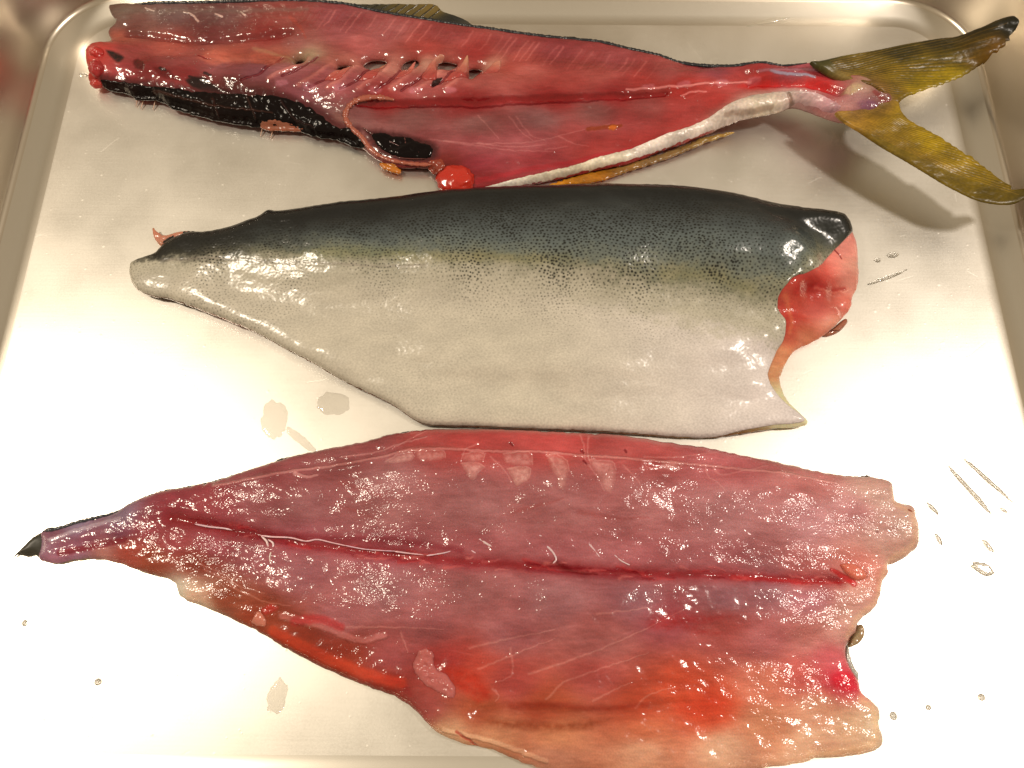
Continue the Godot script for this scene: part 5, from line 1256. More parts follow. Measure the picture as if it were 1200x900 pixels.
func build_skin_fillet() -> void:
	var t := thing("fish_fillet", Vector3(-0.00730, 0, -0.03027))
	tag(t, "fish fillet lying skin side up, dark grey back above a white belly", "fish fillet", "the two fillets cut from the fish")
	var outline := smooth([-153.7, -21.8, -148.3, -24.5, -143.9, -26.2, -141.2, -30.6, -135, -34.7, -129.7, -36, -122.4, -36.1, -113.2, -38, -106.3, -40.6, -101, -42.7, -97.3, -45.7, -93.9, -44.9, -86.4, -45.6, -75.4, -47.6, -66.4, -49.3, -48.1, -51.4, -26.2, -53.7, -2.4, -55.5, 16, -56.5, 43.6, -57.2, 62, -56.9, 75.6, -56.5, 89.4, -54.9, 102.8, -52.4, 116.3, -49.1, 129.6, -46.7, 143.1, -44.7, 147.3, -43.5, 150.1, -39.7, 151.4, -35.8, 153.3, -30.8, 153.1, -20.9, 151.9, -12.6, 149.6, -8.6, 147.8, -3.2, 142, 3.1, 136, 8.5, 129.6, 12.3, 122.9, 15.8, 118.9, 20.3, 116.3, 25.2, 114.9, 28.5, 117, 37.5, 123.6, 47.1, 109.9, 49.3, 100.7, 50.8, 85.4, 52.9, 74.4, 53, 61, 52.1, 46.7, 51.1, 33.3, 50.5, 7.4, 49.6, -10.4, 49, -23.9, 48.7, -29.7, 47.4, -37.7, 42.1, -49.6, 36.1, -61.3, 30.4, -73.3, 23.4, -85.7, 16.8, -98, 10.1, -110.2, 4.8, -122.9, -0.2, -135.3, -4.8, -142.6, -6.3, -149.1, -9.1, -152.4, -13.8, -154, -18.7], 2.0, true, 0.35, 8)
	var s := Sheet.new([outline], 0.8, 10.0)
	var thick := field([-145.7, -13.7, 6, -134.6, -21.7, 8, -117, -21.8, 10, -99.7, -25.9, 12, -64.2, -26.2, 15, -10.8, -26.6, 19, 42.5, -26.9, 21, 96, -27.3, 22, 116.9, -23.4, 22, 6.8, -49.4, 17, 79.5, -47.8, 18, 136.6, -39, 17, -65.5, -42.6, 13, -114.3, -2.2, 7, -60.8, 16.3, 8, -9.8, 15.9, 10, 41.2, 15.6, 11, 92.3, 15.2, 11, 109.4, 15.1, 11, 104.5, 29.7, 8, 7.4, 44.4, 4.5, 73.1, 47.5, 4.5, 106.2, 45.5, 4, -25.6, 44.7, 5, -42.7, 34.2, 6, -85, 12.7, 6, 140.8, -29.6, 14, 148.9, -23.6, 9, 147.9, -11.7, 6, 142.4, -2, 4, 130.3, 11.3, 3.5, 117.3, 20.6, 3.5, 128.4, -15.5, 20, 122.2, -7.7, 19, 130.7, -5.8, 11, 122.4, 5.7, 11, 117.9, 15.1, 7, 109.9, 26.1, 6, 138.9, -15.6, 11, 134.9, 1.8, 6, 113.1, 36.8, 4], 1, s.x0, s.z0, s.c, s.nx, s.nz)
	s.body(thick, field([-146.2, -5.9, 1.5, -119.4, 3.5, 2.4, -95.2, 13.5, 2.6, -71.1, 26.5, 2.2, -48.1, 38.9, 1.6, -28.7, 49.8, 0.5, -134.6, -21.7, 0, -97.4, -6.2, 0.3, -61.4, 8.8, 0.3, 7, -22.7, 0, 77.9, -23.1, 0, 7.4, 51.3, 0, 72.7, 54.3, 0, 119, 48.9, 1.2, 101.1, 29.7, 0, 134.7, -23.5, 0, 7.3, 26.8, 0], 1, s.x0, s.z0, s.c, s.nx, s.nz), 9.0, 0.35, 0.25, 5)
	var p := paint(s, 0.3, [145.2, -26.8, 207.6, 129.6, 121, 139.3, -22.7, 205.6, 108, 99, 130.1, -14.5, 203.7, 86.4, 77, 149.2, -20.7, 207.6, 149, 134.2, 128.9, -8.1, 154.9, 34.2, 32, 122.5, -3.9, 172.5, 62.7, 50, 133.7, -10.2, 172.5, 57, 52, 142.6, -7.5, 198.8, 105.8, 92.4, 149.4, -12.5, 207.6, 140.4, 127.6, 133, 0.1, 169, 70.3, 66, 120.4, 5, 171.6, 51.3, 46, 119.1, 10.5, 176, 62.7, 50, 125.4, 10.7, 207.6, 136.1, 105.6, 138.5, 4.2, 205.6, 138.2, 118.8, 115.9, 18.4, 198.8, 129.6, 93.5, 111.1, 28, 190.1, 133.9, 96.8, 114.4, 35.1, 198.8, 192.2, 154, 119.6, 45.4, 208.5, 205.2, 170.5, 7.2, 15.8, 164.9, 86.4, 77, -97.8, -3.5, 145.5, 86.4, 71.5, -85.8, 16.4, 106.7, 82.1, 57.2, -43.3, 39.2, 92.4, 68.4, 50, 94.3, 50.5, 116.4, 92.9, 60.5, 7.4, 49.1, 116.4, 86.4, 66, -143.6, -6.8, 116.4, 97.2, 82.5, -64.2, -36, 145.5, 86.4, 77])
	p.stroke(smooth([121, -4.6, 130.2, -8.5, 138.1, -8.6, 146, -11.2], 1.5, false, 0.5), 3.00, 1.20, Color8(150, 22, 24), 0.5, 0, 0.0)
	p.stroke(smooth([130.3, -7.9, 138.1, -8, 149.4, -11.5], 1.5, false, 0.5), 1.00, 0.60, Color8(224, 140, 120), 0.4, 0.1, 0.0)
	p.stroke(smooth([140.2, -25.9, 142.8, -24.2, 143.9, -22.2], 1.5, false, 0.5), 0.50, 0.40, Color8(120, 24, 28), 0.8, -0.4, 0.3)
	p.stroke(smooth([141.3, -2.3, 142.7, -0.2, 143.1, 1.7], 1.5, false, 0.5), 0.80, 0.60, Color8(232, 170, 160), 0.6, 0.4, 0.3)
	p.stroke(smooth([116.7, -2.9, 118.7, 0.1, 119.7, 5, 119.2, 11], 1.5, false, 0.5), 2.00, 1.20, Color8(206, 128, 84), 0.4, 0.0, 0.0)
	flesh_grain(p, 61, [126.9, -11.5, 0.7, 123.1, -4.4, 1.2, 144.8, -19.7, 0.1, 136.6, 1.7, 0.1, 113.5, 24, 0.1, 7.2, 15.8, 0.2], 0.7)
	s.crease(smooth([121.2, -4.2, 130.3, -7.9, 138.1, -8, 149.4, -11.5], 2.0, false, 0.4), 5.0, -1.4)
	part("flesh", s.mesh(), wet_flesh(p, 0.16, 0.15), t).set_meta("label", "red cut flesh showing at the head end")
	var sk := Sheet.new([smooth([-153.7, -21.8, -148.3, -24.5, -143.9, -26.2, -141.2, -30.6, -135, -34.7, -129.7, -36, -122.4, -36.1, -113.2, -38, -106.3, -40.6, -101, -42.7, -97.3, -45.7, -93.9, -44.9, -86.4, -45.6, -75.4, -47.6, -66.4, -49.3, -48.1, -51.4, -26.2, -53.7, -2.4, -55.5, 16, -56.5, 43.6, -57.2, 62, -56.9, 75.6, -56.5, 89.4, -54.9, 102.8, -52.4, 116.3, -49.1, 129.6, -46.7, 143.1, -44.7, 147.3, -43.5, 150.1, -39.7, 149.3, -34.4, 139.9, -24.8, 131.7, -15.6, 126.5, -12, 120.5, -9.7, 115.9, -5.6, 113.9, -2.3, 114.9, 2.5, 116.9, 5.5, 116.8, 12.8, 114.1, 17.5, 110.6, 24.1, 109.2, 27.4, 109.8, 31.8, 111.8, 34.7, 115.8, 39.3, 122.2, 46.2, 110, 48.2, 100.8, 49.7, 85.4, 52.8, 74.4, 52.8, 61, 51.9, 46.7, 50.9, 33.3, 50.3, 7.4, 49.4, -10.4, 48.8, -23.9, 48.6, -29.7, 47.2, -37.7, 41.9, -49.6, 35.9, -61.3, 30.2, -73.3, 23.2, -85.7, 16.6, -98, 9.9, -110.2, 4.6, -122.9, -0.4, -135.3, -5, -142.7, -6.5, -149.2, -9.3, -152.5, -14, -154, -18.9], 2.0, true, 0.35, 8)], 0.5, 4.0)
	for j in sk.nz:
		for i in sk.nx:
			var k := j * sk.nx + i
			var h := s.at(s.top, sk.x0 + i * sk.c, sk.z0 + j * sk.c)
			var u := clampf(sk.F[k] / 1.2, 0.0, 1.0)
			sk.top[k] = h + 0.25 + 0.75 * sqrt(1.0 - (1.0 - u) * (1.0 - u))
			sk.bot[k] = h - 0.5
	var q := hide_colour(sk, 0.26, smooth([-156, -23.9, -135.7, -23.2, -116.9, -22.1, -91.3, -20.3, -55.5, -17.7, -27.4, -16.2, 7, -15.1, 41.2, -11.2, 75.9, -8.1, 103.3, -4, 118, -2.9, 131.9, -20], 6.0, false), [-16, 72, 80, 82, -10, 84, 93, 93, -5, 100, 106, 98, -1.5, 120, 120, 102, 2.0, 152, 148, 132, 6.0, 172, 167, 152])
	q.stroke(smooth([-38.1, -17.8, -20.5, -16.6, -6.7, -15.8], 1.5, false, 0.5), 4.00, 3.20, Color8(110, 100, 40), 0.18, 0, 0.0)
	q.stroke(smooth([-6.8, -17.7, 7, -16.5, 20.7, -16.3, 29.2, -16.2], 1.5, false, 0.5), 4.00, 3.20, Color8(104, 92, 36), 0.18, 0, 0.0)
	q.stroke(smooth([69, -11.1, 86.1, -11.1, 103.2, -5.3], 1.5, false, 0.5), 5.00, 4.00, Color8(120, 110, 50), 0.18, 0, 0.0)
	q.stroke(smooth([-76.7, -19.5, -52.2, -20.8, -34.6, -19.6], 1.5, false, 0.5), 5.00, 4.00, Color8(116, 120, 60), 0.18, 0, 0.0)
	q.stroke(smooth([-138.8, -20.4, -116.6, -20.1, -87.5, -17.2, -55.4, -14.8, -27.4, -13.8], 1.5, false, 0.5), 1.20, 0.80, Color8(128, 118, 112), 0.35, -0.06, 0.0)
	scales(q, sk, [-137.04, -29.46, 0.60, -117.69, -27.75, 1.00, -100.09, -34.80, 0.70, -67.00, -49.84, 0.20, -30.21, -54.05, 0.10, 42.39, -48.94, 0.10, 117.35, -49.84, 0.10, 140.98, -36.67, 0.05, -88.40, -26.51, 0.90, -56.70, -33.43, 0.90, -28.13, -33.72, 1.00, 6.90, -32.96, 1.00, 41.49, -29.27, 1.00, 76.06, -28.15, 1.00, 103.05, -24.52, 0.80, 128.83, -25.43, 0.40, -45.40, -23.18, 0.70, -10.23, -19.13, 0.90, 24.13, -18.83, 1.00, 58.39, -15.92, 1.00, 92.72, -13.96, 1.00, 109.74, -9.66, 0.70, -87.68, -19.06, 0.50, -55.46, -16.92, 0.50, -27.40, -13.80, 0.35, 7.02, -11.13, 0.40, 41.25, -9.17, 0.60, 76.00, -5.63, 0.36, 100.05, -2.37, 0.30, -134.81, -16.92, 0.15, -98.13, -13.68, 0.12, -62.28, -8.90, 0.09, -27.42, -3.53, 0.15, 7.09, -1.89, 0.27, 41.50, -1.95, 0.24, 75.86, 4.50, 0.18, 99.94, 5.96, 0.15, -62.17, 4.17, 0.05, -26.95, 12.46, 0.07, 7.19, 15.79, 0.07, 41.11, 16.04, 0.07, 91.78, 19.25, 0.06, -60.66, 19.74, 0.01, 7.28, 29.23, 0.00, 74.82, 29.06, 0.00, 40.79, 46.15, 0.00, 101.54, 32.46, 0.00])
	var hide := part("skin", sk.mesh(), wet_flesh(q, 0.24, 0.0), t)
	hide.set_meta("label", "scaled skin, dark on the back and white on the belly")
	var scrap := Sheet.new([smooth([-147.8, -39.2, -145.6, -37.3, -142, -35.3, -137.8, -36.6, -134.7, -37.4, -130.6, -37.4, -131.4, -34.9, -136.7, -33.7, -140.1, -29.9, -143.1, -30.5, -146.3, -34.2], 1.0, true, 0.3)], 0.3, 2.0)
	scrap.body(field([0, 0, 2.2, 10, 0, 2.2], 1, scrap.x0, scrap.z0, scrap.c, scrap.nx, scrap.nz), field([0, 0, 2.0, 10, 0, 2.0], 1, scrap.x0, scrap.z0, scrap.c, scrap.nx, scrap.nz), 1.2, 0.4, 0.4, 3)
	part("flesh_scrap", scrap.mesh(), plain_wet(Color8(176, 118, 96), 0.25, 0.3), t)
	part("fin_stub", cord([-140.5, 5.8, -29.4, -138.2, 3.3, -34.2, -133.7, 3.5, -36.2, -126, 7.6, -33.9], 1.3, 0.8, 0.8, 0.5), plain_wet(Color8(26, 28, 27), 0.15, 0.0), t)
	var bead := Sheet.new([smooth([134.5, 8.3, 139.4, 5.6, 146.1, 0.5, 146.7, 2.2, 142.6, 6.5, 137.4, 8.8], 1.0)], 0.3, 2.0)
	bead.body(field([0, 0, 1.6, 10, 0, 1.6], 1, bead.x0, bead.z0, bead.c, bead.nx, bead.nz), PackedFloat32Array(), 1.2, 0.1, 0.1, 3)
	part("flesh_scrap", bead.mesh(), plain_wet(Color8(150, 90, 70), 0.1, 0.2), t)


func build_flesh_fillet() -> void:
	var t := thing("fish_fillet", Vector3(-0.00581, 0, 0.08371))
	tag(t, "fish fillet lying flesh side up, glistening pink with a dark red middle seam", "fish fillet", "the two fillets cut from the fish")
	var outline := smooth([-170.2, -17.2, -170.7, -22.9, -164.5, -23.9, -156.7, -26.5, -144.9, -29.6, -138.3, -34.2, -127.9, -38.2, -119.7, -39.6, -107.7, -42.1, -94.3, -46.8, -86.7, -49.6, -76.9, -52.4, -67.3, -54.8, -59.9, -56.2, -49, -58.8, -42.5, -60.8, -29.4, -62.7, -13.9, -63.1, 5.9, -62.9, 23.4, -62.3, 31.3, -61.7, 45.4, -61.1, 54.2, -59.8, 71.4, -57.5, 81.2, -56.2, 93, -53.6, 105.8, -51, 119.4, -48.1, 133.4, -45.8, 144.4, -45.2, 148.4, -44.2, 150.9, -42.5, 151, -39.5, 150.8, -35.9, 153.9, -35, 156.9, -34, 157.9, -29.4, 157, -19.1, 152.5, -15.3, 147.9, -12.9, 145.2, -12.2, 145.4, -9.5, 142.8, -6.7, 140.2, 0.3, 136.4, 4.6, 132.3, 7.6, 129.7, 11.4, 127, 15.2, 125.7, 18.1, 126.5, 23, 129.2, 27.9, 129.8, 32.1, 132.5, 34.3, 135.5, 37.9, 134.3, 41.8, 135.1, 46.7, 133.1, 49.9, 126.1, 51.8, 118.9, 52.7, 111.2, 53, 107, 54.3, 94.2, 56, 79.5, 57.9, 53.2, 58.8, 29.9, 58.2, 18.3, 57, 10.4, 55, 0.7, 51.3, -8.2, 49.4, -13.3, 48.1, -20.2, 45.1, -26.4, 39.4, -33.5, 34.7, -44, 31.1, -54.2, 27.5, -64.6, 23.2, -75.6, 17.8, -86.4, 12, -97.1, 7.6, -108.3, 3.2, -113.6, 1.4, -116.1, -1.1, -117.2, -3.8, -121, -5.9, -128.8, -7.7, -139.9, -11.4, -147.5, -12.9, -155.1, -12.9, -163.7, -11.3, -169.7, -12.8], 2.0, true, 0.6, 8)
	var s := Sheet.new([outline], 0.7, 8.0)
	var thick := field([-162.6, -16.5, 4, -150.4, -18.1, 5, -135, -19.8, 6, -104.7, -27.8, 9, -73.8, -36.1, 12, -26.2, -42.9, 15, 38.2, -40, 16, 101.7, -33.9, 15, 145.4, -27.8, 11, -75, -47.5, 9, -43.1, -56.1, 10, 22.3, -58.2, 11, 87.4, -52.9, 11, 134.8, -42.2, 9, -104, -22.5, 7, -72.1, -18, 9, -9.3, -11.9, 12, 52.7, -8.6, 12, 114.3, -6, 10, 134.6, -7.6, 7, -70.5, -1.9, 10, -24.2, 3.8, 12, 36.8, 3.4, 13, 97.9, 3.1, 11, 128.5, 2.9, 8, -107.8, -4.6, 6, -84.7, 8.6, 6, -53.2, 22.7, 5.5, -28.8, 33.7, 5.5, -8.4, 26.7, 7, 36, 29.2, 7, 95.2, 28.8, 6, 119.1, 27.3, 4, 6.5, 43, 5, 78.8, 47.9, 5, 122.5, 45, 4], 1, s.x0, s.z0, s.c, s.nx, s.nz)
	s.body(thick, PackedFloat32Array(), 6.0, 0.3, 0.7, 14)
	var p := paint(s, 0.2, [-168.5, -17.2, 138, 112.2, 134.5, -156.4, -23.4, 128.8, 114.2, 141.4, -165.4, -19.6, 110.4, 61.2, 75.2, -152.2, -19.5, 115.9, 46.9, 66.1, -160.1, -17.1, 119.6, 51, 68.4, -155.1, -14.7, 171.1, 130.6, 157.3, -162.9, -13.5, 165.6, 114.2, 136.8, -145.3, -15.6, 180.3, 122.4, 114, -140.7, -27.8, 128.8, 114.2, 136.8, -139.6, -22.6, 117.8, 63.2, 86.6, -135.2, -15.4, 167.4, 73.4, 59.3, -130.2, -23.3, 134.3, 53, 63.8, -125.2, -12.4, 125.4, 49.6, 30, -120.9, -30, 127, 42.8, 54.7, -105, -32.5, 136.2, 55.1, 63.8, -103.6, -17, 145.4, 69.4, 82.1, -119.6, -18.5, 143.5, 59.2, 68.4, -109.3, -10.9, 121.4, 44.6, 31.2, -114.1, -1.9, 204.2, 199.9, 188.1, -109.7, -0.4, 196.9, 153, 131.1, -98.3, 1.7, 125.4, 50.8, 31.2, -105.5, 5.3, 197.8, 178.5, 159.6, -85.4, 7.6, 130.7, 48.4, 27.6, -69.3, 16.2, 128, 42.2, 25.2, -53.8, 21.8, 128, 38.4, 22.8, -38.3, 29.6, 121.4, 32.2, 24, -80.3, -42, 134.3, 67.3, 73, -58.6, -49.5, 130.6, 69.4, 73, -49.3, -55, 134.3, 67.3, 70.7, -26.6, -58.2, 154.6, 63.2, 63.8, -10.2, -57.8, 161.9, 61.2, 61.6, 22.2, -58.5, 167.4, 63.2, 63.8, 54.3, -55.5, 161.9, 69.4, 70.7, 86.4, -49.4, 167.4, 87.7, 93.5, 118, -43.2, 176.6, 106.1, 107.2, 143.6, -39.8, 195, 153, 145.9, 146.1, -37.1, 196.9, 163.2, 157.3, -89, -35.4, 138, 75.5, 82.1, -72.4, -31.4, 141.7, 85.7, 91.2, -41.3, -41.4, 150.9, 95.9, 100.3, -40.8, -29, 147.2, 89.8, 93.5, -9.5, -32.1, 151.8, 95.9, 100.3, 21.6, -32, 151.8, 91.8, 95.8, 52.7, -32.1, 156.4, 93.8, 98, 83.8, -29.4, 163.8, 108.1, 114, 114.9, -26.6, 176.6, 120.4, 127.7, 132.1, -30.4, 180.3, 122.4, 127.7, 143.5, -24.1, 195, 151, 148.2, 150.4, -24.2, 200.6, 169.3, 159.6, 148.1, -16.7, 196.9, 153, 143.6, -104.4, -24.7, 139.8, 63.2, 73, -71.9, -19.1, 142.6, 71.4, 82.1, -40.2, -15.3, 145.4, 73.4, 84.4, -9.2, -12.3, 150.9, 79.6, 86.6, 21.5, -10.9, 150.9, 81.6, 88.9, 52.1, -8.7, 152.7, 81.6, 88.9, 82.8, -7.9, 152.7, 83.6, 91.2, 113.6, -6.3, 171.1, 93.8, 95.8, 133.7, -9.8, 188.6, 106.1, 100.3, 139.8, -6.3, 196.9, 132.6, 119.7, -87.1, -13.8, 150.9, 85.7, 95.8, -70.6, -7.7, 150.9, 91.8, 100.3, -39.3, -1.7, 150.9, 95.9, 102.6, -8.9, -1.8, 147.2, 89.8, 93.5, 21.3, 1, 145.4, 91.8, 98, 51.5, 0.8, 138, 87.7, 98, 82.1, 0.5, 141.7, 91.8, 102.6, 97.6, -2.6, 139.8, 87.7, 98, 112.9, 0.2, 163.8, 100, 111.7, 132, -0.1, 200.6, 148.9, 141.4, 128, 7.3, 198.7, 153, 143.6, -54.4, 7, 150.9, 85.7, 91.2, -23.6, 9.9, 147.2, 81.6, 86.6, 6.3, 12.4, 147.2, 81.6, 86.6, 36.2, 15.2, 154.6, 85.7, 86.6, 60.3, 7.1, 138, 59.2, 68.4, 81.5, 10.6, 152.7, 67.3, 66.1, 96.4, 14.8, 169.3, 93.8, 98, 112, 14.6, 182.2, 112.2, 109.4, 122.8, 11.7, 196.9, 142.8, 136.8, -35.7, 21.2, 151.8, 71.4, 75.2, -8.5, 26.7, 173, 61.2, 47.9, -17.5, 23.9, 160.1, 53, 52.4, 6.4, 29.4, 160.1, 65.3, 61.6, 36.2, 26.4, 156.4, 69.4, 66.1, 18.3, 37.6, 149, 59.2, 36.5, -5.3, 37.7, 152.7, 67.3, 43.3, 50.6, 37.4, 165.6, 61.2, 38.8, 65.8, 31.8, 191.4, 73.4, 47.9, 74.5, 37.3, 195, 67.3, 41, 95.8, 28.9, 195, 112.2, 93.5, 108.6, 26, 189.5, 85.7, 82.1, 122.1, 27.6, 187.7, 44.9, 63.8, 118.4, 20.2, 189.5, 85.7, 95.8, 94.6, 42.6, 200.6, 134.6, 104.9, 113.3, 37.1, 198.7, 142.8, 118.6, 124.5, 42.5, 197.8, 155, 127.7, 132.1, 42.5, 198.7, 171.4, 150.5, -23.1, 37.8, 154.6, 71.4, 68.4, -15.5, 44.9, 184, 136.7, 107.2, 0.7, 46.4, 184, 124.4, 93.5, 21.2, 46.3, 184, 116.3, 84.4, 21.1, 53.7, 184, 126.5, 104.9, 50.1, 50.9, 196.9, 144.8, 118.6, 79.3, 50.8, 201.5, 155, 130, 109, 48.5, 201.5, 155, 130, 50.4, 44.2, 182.2, 96.9, 68.4], 0.75)
	p.stroke(smooth([-120.6, -27.5, -104.4, -24.5, -88, -21.3, -71.9, -18.2, -49.7, -15.4, -30.7, -13.1, -9.1, -11.4, 12.3, -10.3, 36.8, -8.6, 61.2, -7.6, 85.9, -7.3, 107.5, -6.3, 125, -6], 1.5, false, 0.5), 5.00, 4.00, Color8(146, 34, 42), 0.5, 0, 0)
	p.stroke(smooth([-120.6, -27.5, -104.4, -24.5, -88, -21.3, -71.9, -18.2, -49.7, -15.4, -30.7, -13.1, -9.1, -11.4, 12.3, -10.3, 36.8, -8.6, 61.2, -7.6, 85.9, -7.3, 107.5, -6.3, 125, -6], 1.5, false, 0.5), 2.20, 1.80, Color8(126, 20, 28), 0.65, -0.15, 0)
	p.stroke(smooth([-94.8, -22.9, -75.2, -20.6, -50, -19.4, -31, -18, -12.3, -15.3], 1.5, false, 0.5), 2.40, 2.00, Color8(112, 24, 36), 0.55, -0.2, 0)
	p.stroke(smooth([85.8, -6.7, 107.4, -5.7, 121.3, -5.2, 130.1, -6.1], 1.5, false, 0.5), 1.80, 1.00, Color8(170, 24, 28), 0.55, -0.1, 0)
	s.crease(smooth([-120.6, -27.5, -104.4, -24.5, -88, -21.3, -71.9, -18.2, -49.7, -15.4, -30.7, -13.1, -9.1, -11.4, 12.3, -10.3, 36.8, -8.6, 61.2, -7.6, 85.9, -7.3, 107.5, -6.3, 125, -6], 2.0, false, 0.4), 4.0, -1.6)
	p.stroke(smooth([-92.9, -21.1, -90.8, -21.1, -88.8, -21.3], 1.5, false, 0.6), 0.95, 0.40, Color8(204, 120, 116), 0.49, 0.12, 0.0)
	p.stroke(smooth([-34.7, -11.2, -31, -11.2, -27.3, -11.9], 1.5, false, 0.6), 1.23, 0.40, Color8(176, 40, 46), 0.48, 0.12, 0.0)
	p.stroke(smooth([8.9, -8.7, 11.1, -7.8, 13.3, -7.4], 1.5, false, 0.6), 1.10, 0.40, Color8(190, 84, 84), 0.31, 0.12, 0.0)
	p.stroke(smooth([46.1, -9.7, 48.9, -9.1, 51.8, -8.1], 1.5, false, 0.6), 1.11, 0.40, Color8(176, 40, 46), 0.32, 0.12, 0.0)
	p.stroke(smooth([-58.1, -16.7, -54.2, -16.7, -50.3, -17.5], 1.5, false, 0.6), 0.71, 0.40, Color8(190, 84, 84), 0.36, 0.12, 0.0)
	p.stroke(smooth([-51, -13.9, -48.8, -13.8, -46.6, -14.4], 1.5, false, 0.6), 1.21, 0.40, Color8(204, 120, 116), 0.31, 0.12, 0.0)
	p.stroke(smooth([-17.9, -9.2, -14.6, -9.7, -11.3, -9.8], 1.5, false, 0.6), 1.25, 0.40, Color8(190, 84, 84), 0.51, 0.12, 0.0)
	p.stroke(smooth([-10.3, -12.8, -9, -12.6, -7.8, -13.1], 1.5, false, 0.6), 0.92, 0.40, Color8(204, 120, 116), 0.58, 0.12, 0.0)
	p.stroke(smooth([106.4, -7.4, 109.6, -6.9, 112.8, -5.9], 1.5, false, 0.6), 0.77, 0.40, Color8(204, 120, 116), 0.38, 0.12, 0.0)
	p.stroke(smooth([-42.9, -12.3, -41.2, -12.8, -39.6, -12.4], 1.5, false, 0.6), 1.49, 0.40, Color8(190, 84, 84), 0.49, 0.12, 0.0)
	p.stroke(smooth([53.3, -6.2, 55.2, -5.6, 57.1, -5.3], 1.5, false, 0.6), 1.31, 0.40, Color8(112, 18, 26), 0.3, 0.12, 0.0)
	p.stroke(smooth([20.4, -11.2, 21.9, -11.4, 23.4, -10.9], 1.5, false, 0.6), 1.34, 0.40, Color8(112, 18, 26), 0.39, 0.12, 0.0)
	p.stroke(smooth([17.5, -10, 21.2, -8.6, 24.9, -7.8], 1.5, false, 0.6), 0.84, 0.40, Color8(176, 40, 46), 0.53, 0.12, 0.0)
	p.stroke(smooth([79, -6.6, 81, -6.4, 82.9, -6.4], 1.5, false, 0.6), 1.29, 0.40, Color8(112, 18, 26), 0.6, 0.12, 0.0)
	p.stroke(smooth([-70.2, -17, -68.8, -16.8, -67.3, -16.1], 1.5, false, 0.6), 1.45, 0.40, Color8(176, 40, 46), 0.5, 0.12, 0.0)
	p.stroke(smooth([-49.4, -13.3, -46.2, -12.6, -43.1, -12.6], 1.5, false, 0.6), 1.34, 0.40, Color8(204, 120, 116), 0.44, 0.12, 0.0)
	p.stroke(smooth([13.6, -9.8, 15.8, -9.6, 18, -9.9], 1.5, false, 0.6), 1.31, 0.40, Color8(176, 40, 46), 0.35, 0.12, 0.0)
	p.stroke(smooth([-29.1, -13.6, -26.9, -13.4, -24.6, -14], 1.5, false, 0.6), 1.24, 0.40, Color8(204, 120, 116), 0.41, 0.12, 0.0)
	p.stroke(smooth([55.2, -5.9, 56.9, -5.2, 58.7, -5.4], 1.5, false, 0.6), 0.87, 0.40, Color8(176, 40, 46), 0.34, 0.12, 0.0)
	p.stroke(smooth([-41.5, -13.4, -39.3, -12.8, -37.2, -13.1], 1.5, false, 0.6), 1.46, 0.40, Color8(204, 120, 116), 0.35, 0.12, 0.0)
	p.stroke(smooth([119.3, -6.1, 121.5, -5.2, 123.9, -4.7], 1.5, false, 0.6), 1.06, 0.40, Color8(204, 120, 116), 0.36, 0.12, 0.0)
	p.stroke(smooth([-34.2, -13.3, -32.8, -13.2, -31.3, -12.5], 1.5, false, 0.6), 1.24, 0.40, Color8(176, 40, 46), 0.35, 0.12, 0.0)
	p.stroke(smooth([30.5, -8.3, 33.4, -8.8, 36.2, -8.4], 1.5, false, 0.6), 1.05, 0.40, Color8(190, 84, 84), 0.49, 0.12, 0.0)
	p.stroke(smooth([-76.3, -18.1, -74.4, -18.1, -72.5, -18.2], 1.5, false, 0.6), 1.00, 0.40, Color8(112, 18, 26), 0.58, 0.12, 0.0)
	p.stroke(smooth([86.8, -6.8, 89.6, -6.3, 92.3, -5.9], 1.5, false, 0.6), 1.47, 0.40, Color8(176, 40, 46), 0.46, 0.12, 0.0)
	p.stroke(smooth([-26.8, -11.1, -25, -11.2, -23.2, -10.7], 1.5, false, 0.6), 1.41, 0.40, Color8(190, 84, 84), 0.6, 0.12, 0.0)
	p.stroke(smooth([-75.8, -18.2, -72.7, -17, -69.8, -16.4], 1.5, false, 0.6), 1.40, 0.40, Color8(176, 40, 46), 0.51, 0.12, 0.0)
	p.stroke(smooth([-90.8, -20.3, -89, -19.7, -87.2, -19.4], 1.5, false, 0.6), 0.94, 0.40, Color8(112, 18, 26), 0.36, 0.12, 0.0)
	p.stroke(smooth([-4.3, -11.6, -1.1, -11.7, 2, -12.4], 1.5, false, 0.6), 0.93, 0.40, Color8(204, 120, 116), 0.31, 0.12, 0.0)
	p.stroke(smooth([-33.3, -13.2, -29.4, -12.8, -25.6, -11.9], 1.5, false, 0.6), 1.24, 0.40, Color8(204, 120, 116), 0.54, 0.12, 0.0)
	p.stroke(smooth([-95.2, -24.3, -91.9, -23.8, -88.5, -22.7], 1.5, false, 0.6), 1.27, 0.40, Color8(176, 40, 46), 0.6, 0.12, 0.0)
	p.stroke(smooth([-97.8, -25.4, -95.7, -25.3, -93.6, -25], 1.5, false, 0.6), 0.77, 0.40, Color8(112, 18, 26), 0.5, 0.12, 0.0)
	p.stroke(smooth([34.5, -8.5, 37.3, -8.9, 40, -8.6], 1.5, false, 0.6), 1.05, 0.40, Color8(190, 84, 84), 0.57, 0.12, 0.0)
	p.stroke(smooth([113.5, -6, 116.1, -6.3, 118.8, -5.9], 1.5, false, 0.6), 1.17, 0.40, Color8(176, 40, 46), 0.48, 0.12, 0.0)
	p.stroke(smooth([-98.6, -25.2, -96.6, -24.9, -94.5, -25.1], 1.5, false, 0.6), 1.17, 0.40, Color8(190, 84, 84), 0.46, 0.12, 0.0)
	p.stroke(smooth([10.4, -12.2, 13.3, -11.5, 16.3, -10.7], 1.5, false, 0.6), 1.22, 0.40, Color8(176, 40, 46), 0.47, 0.12, 0.0)
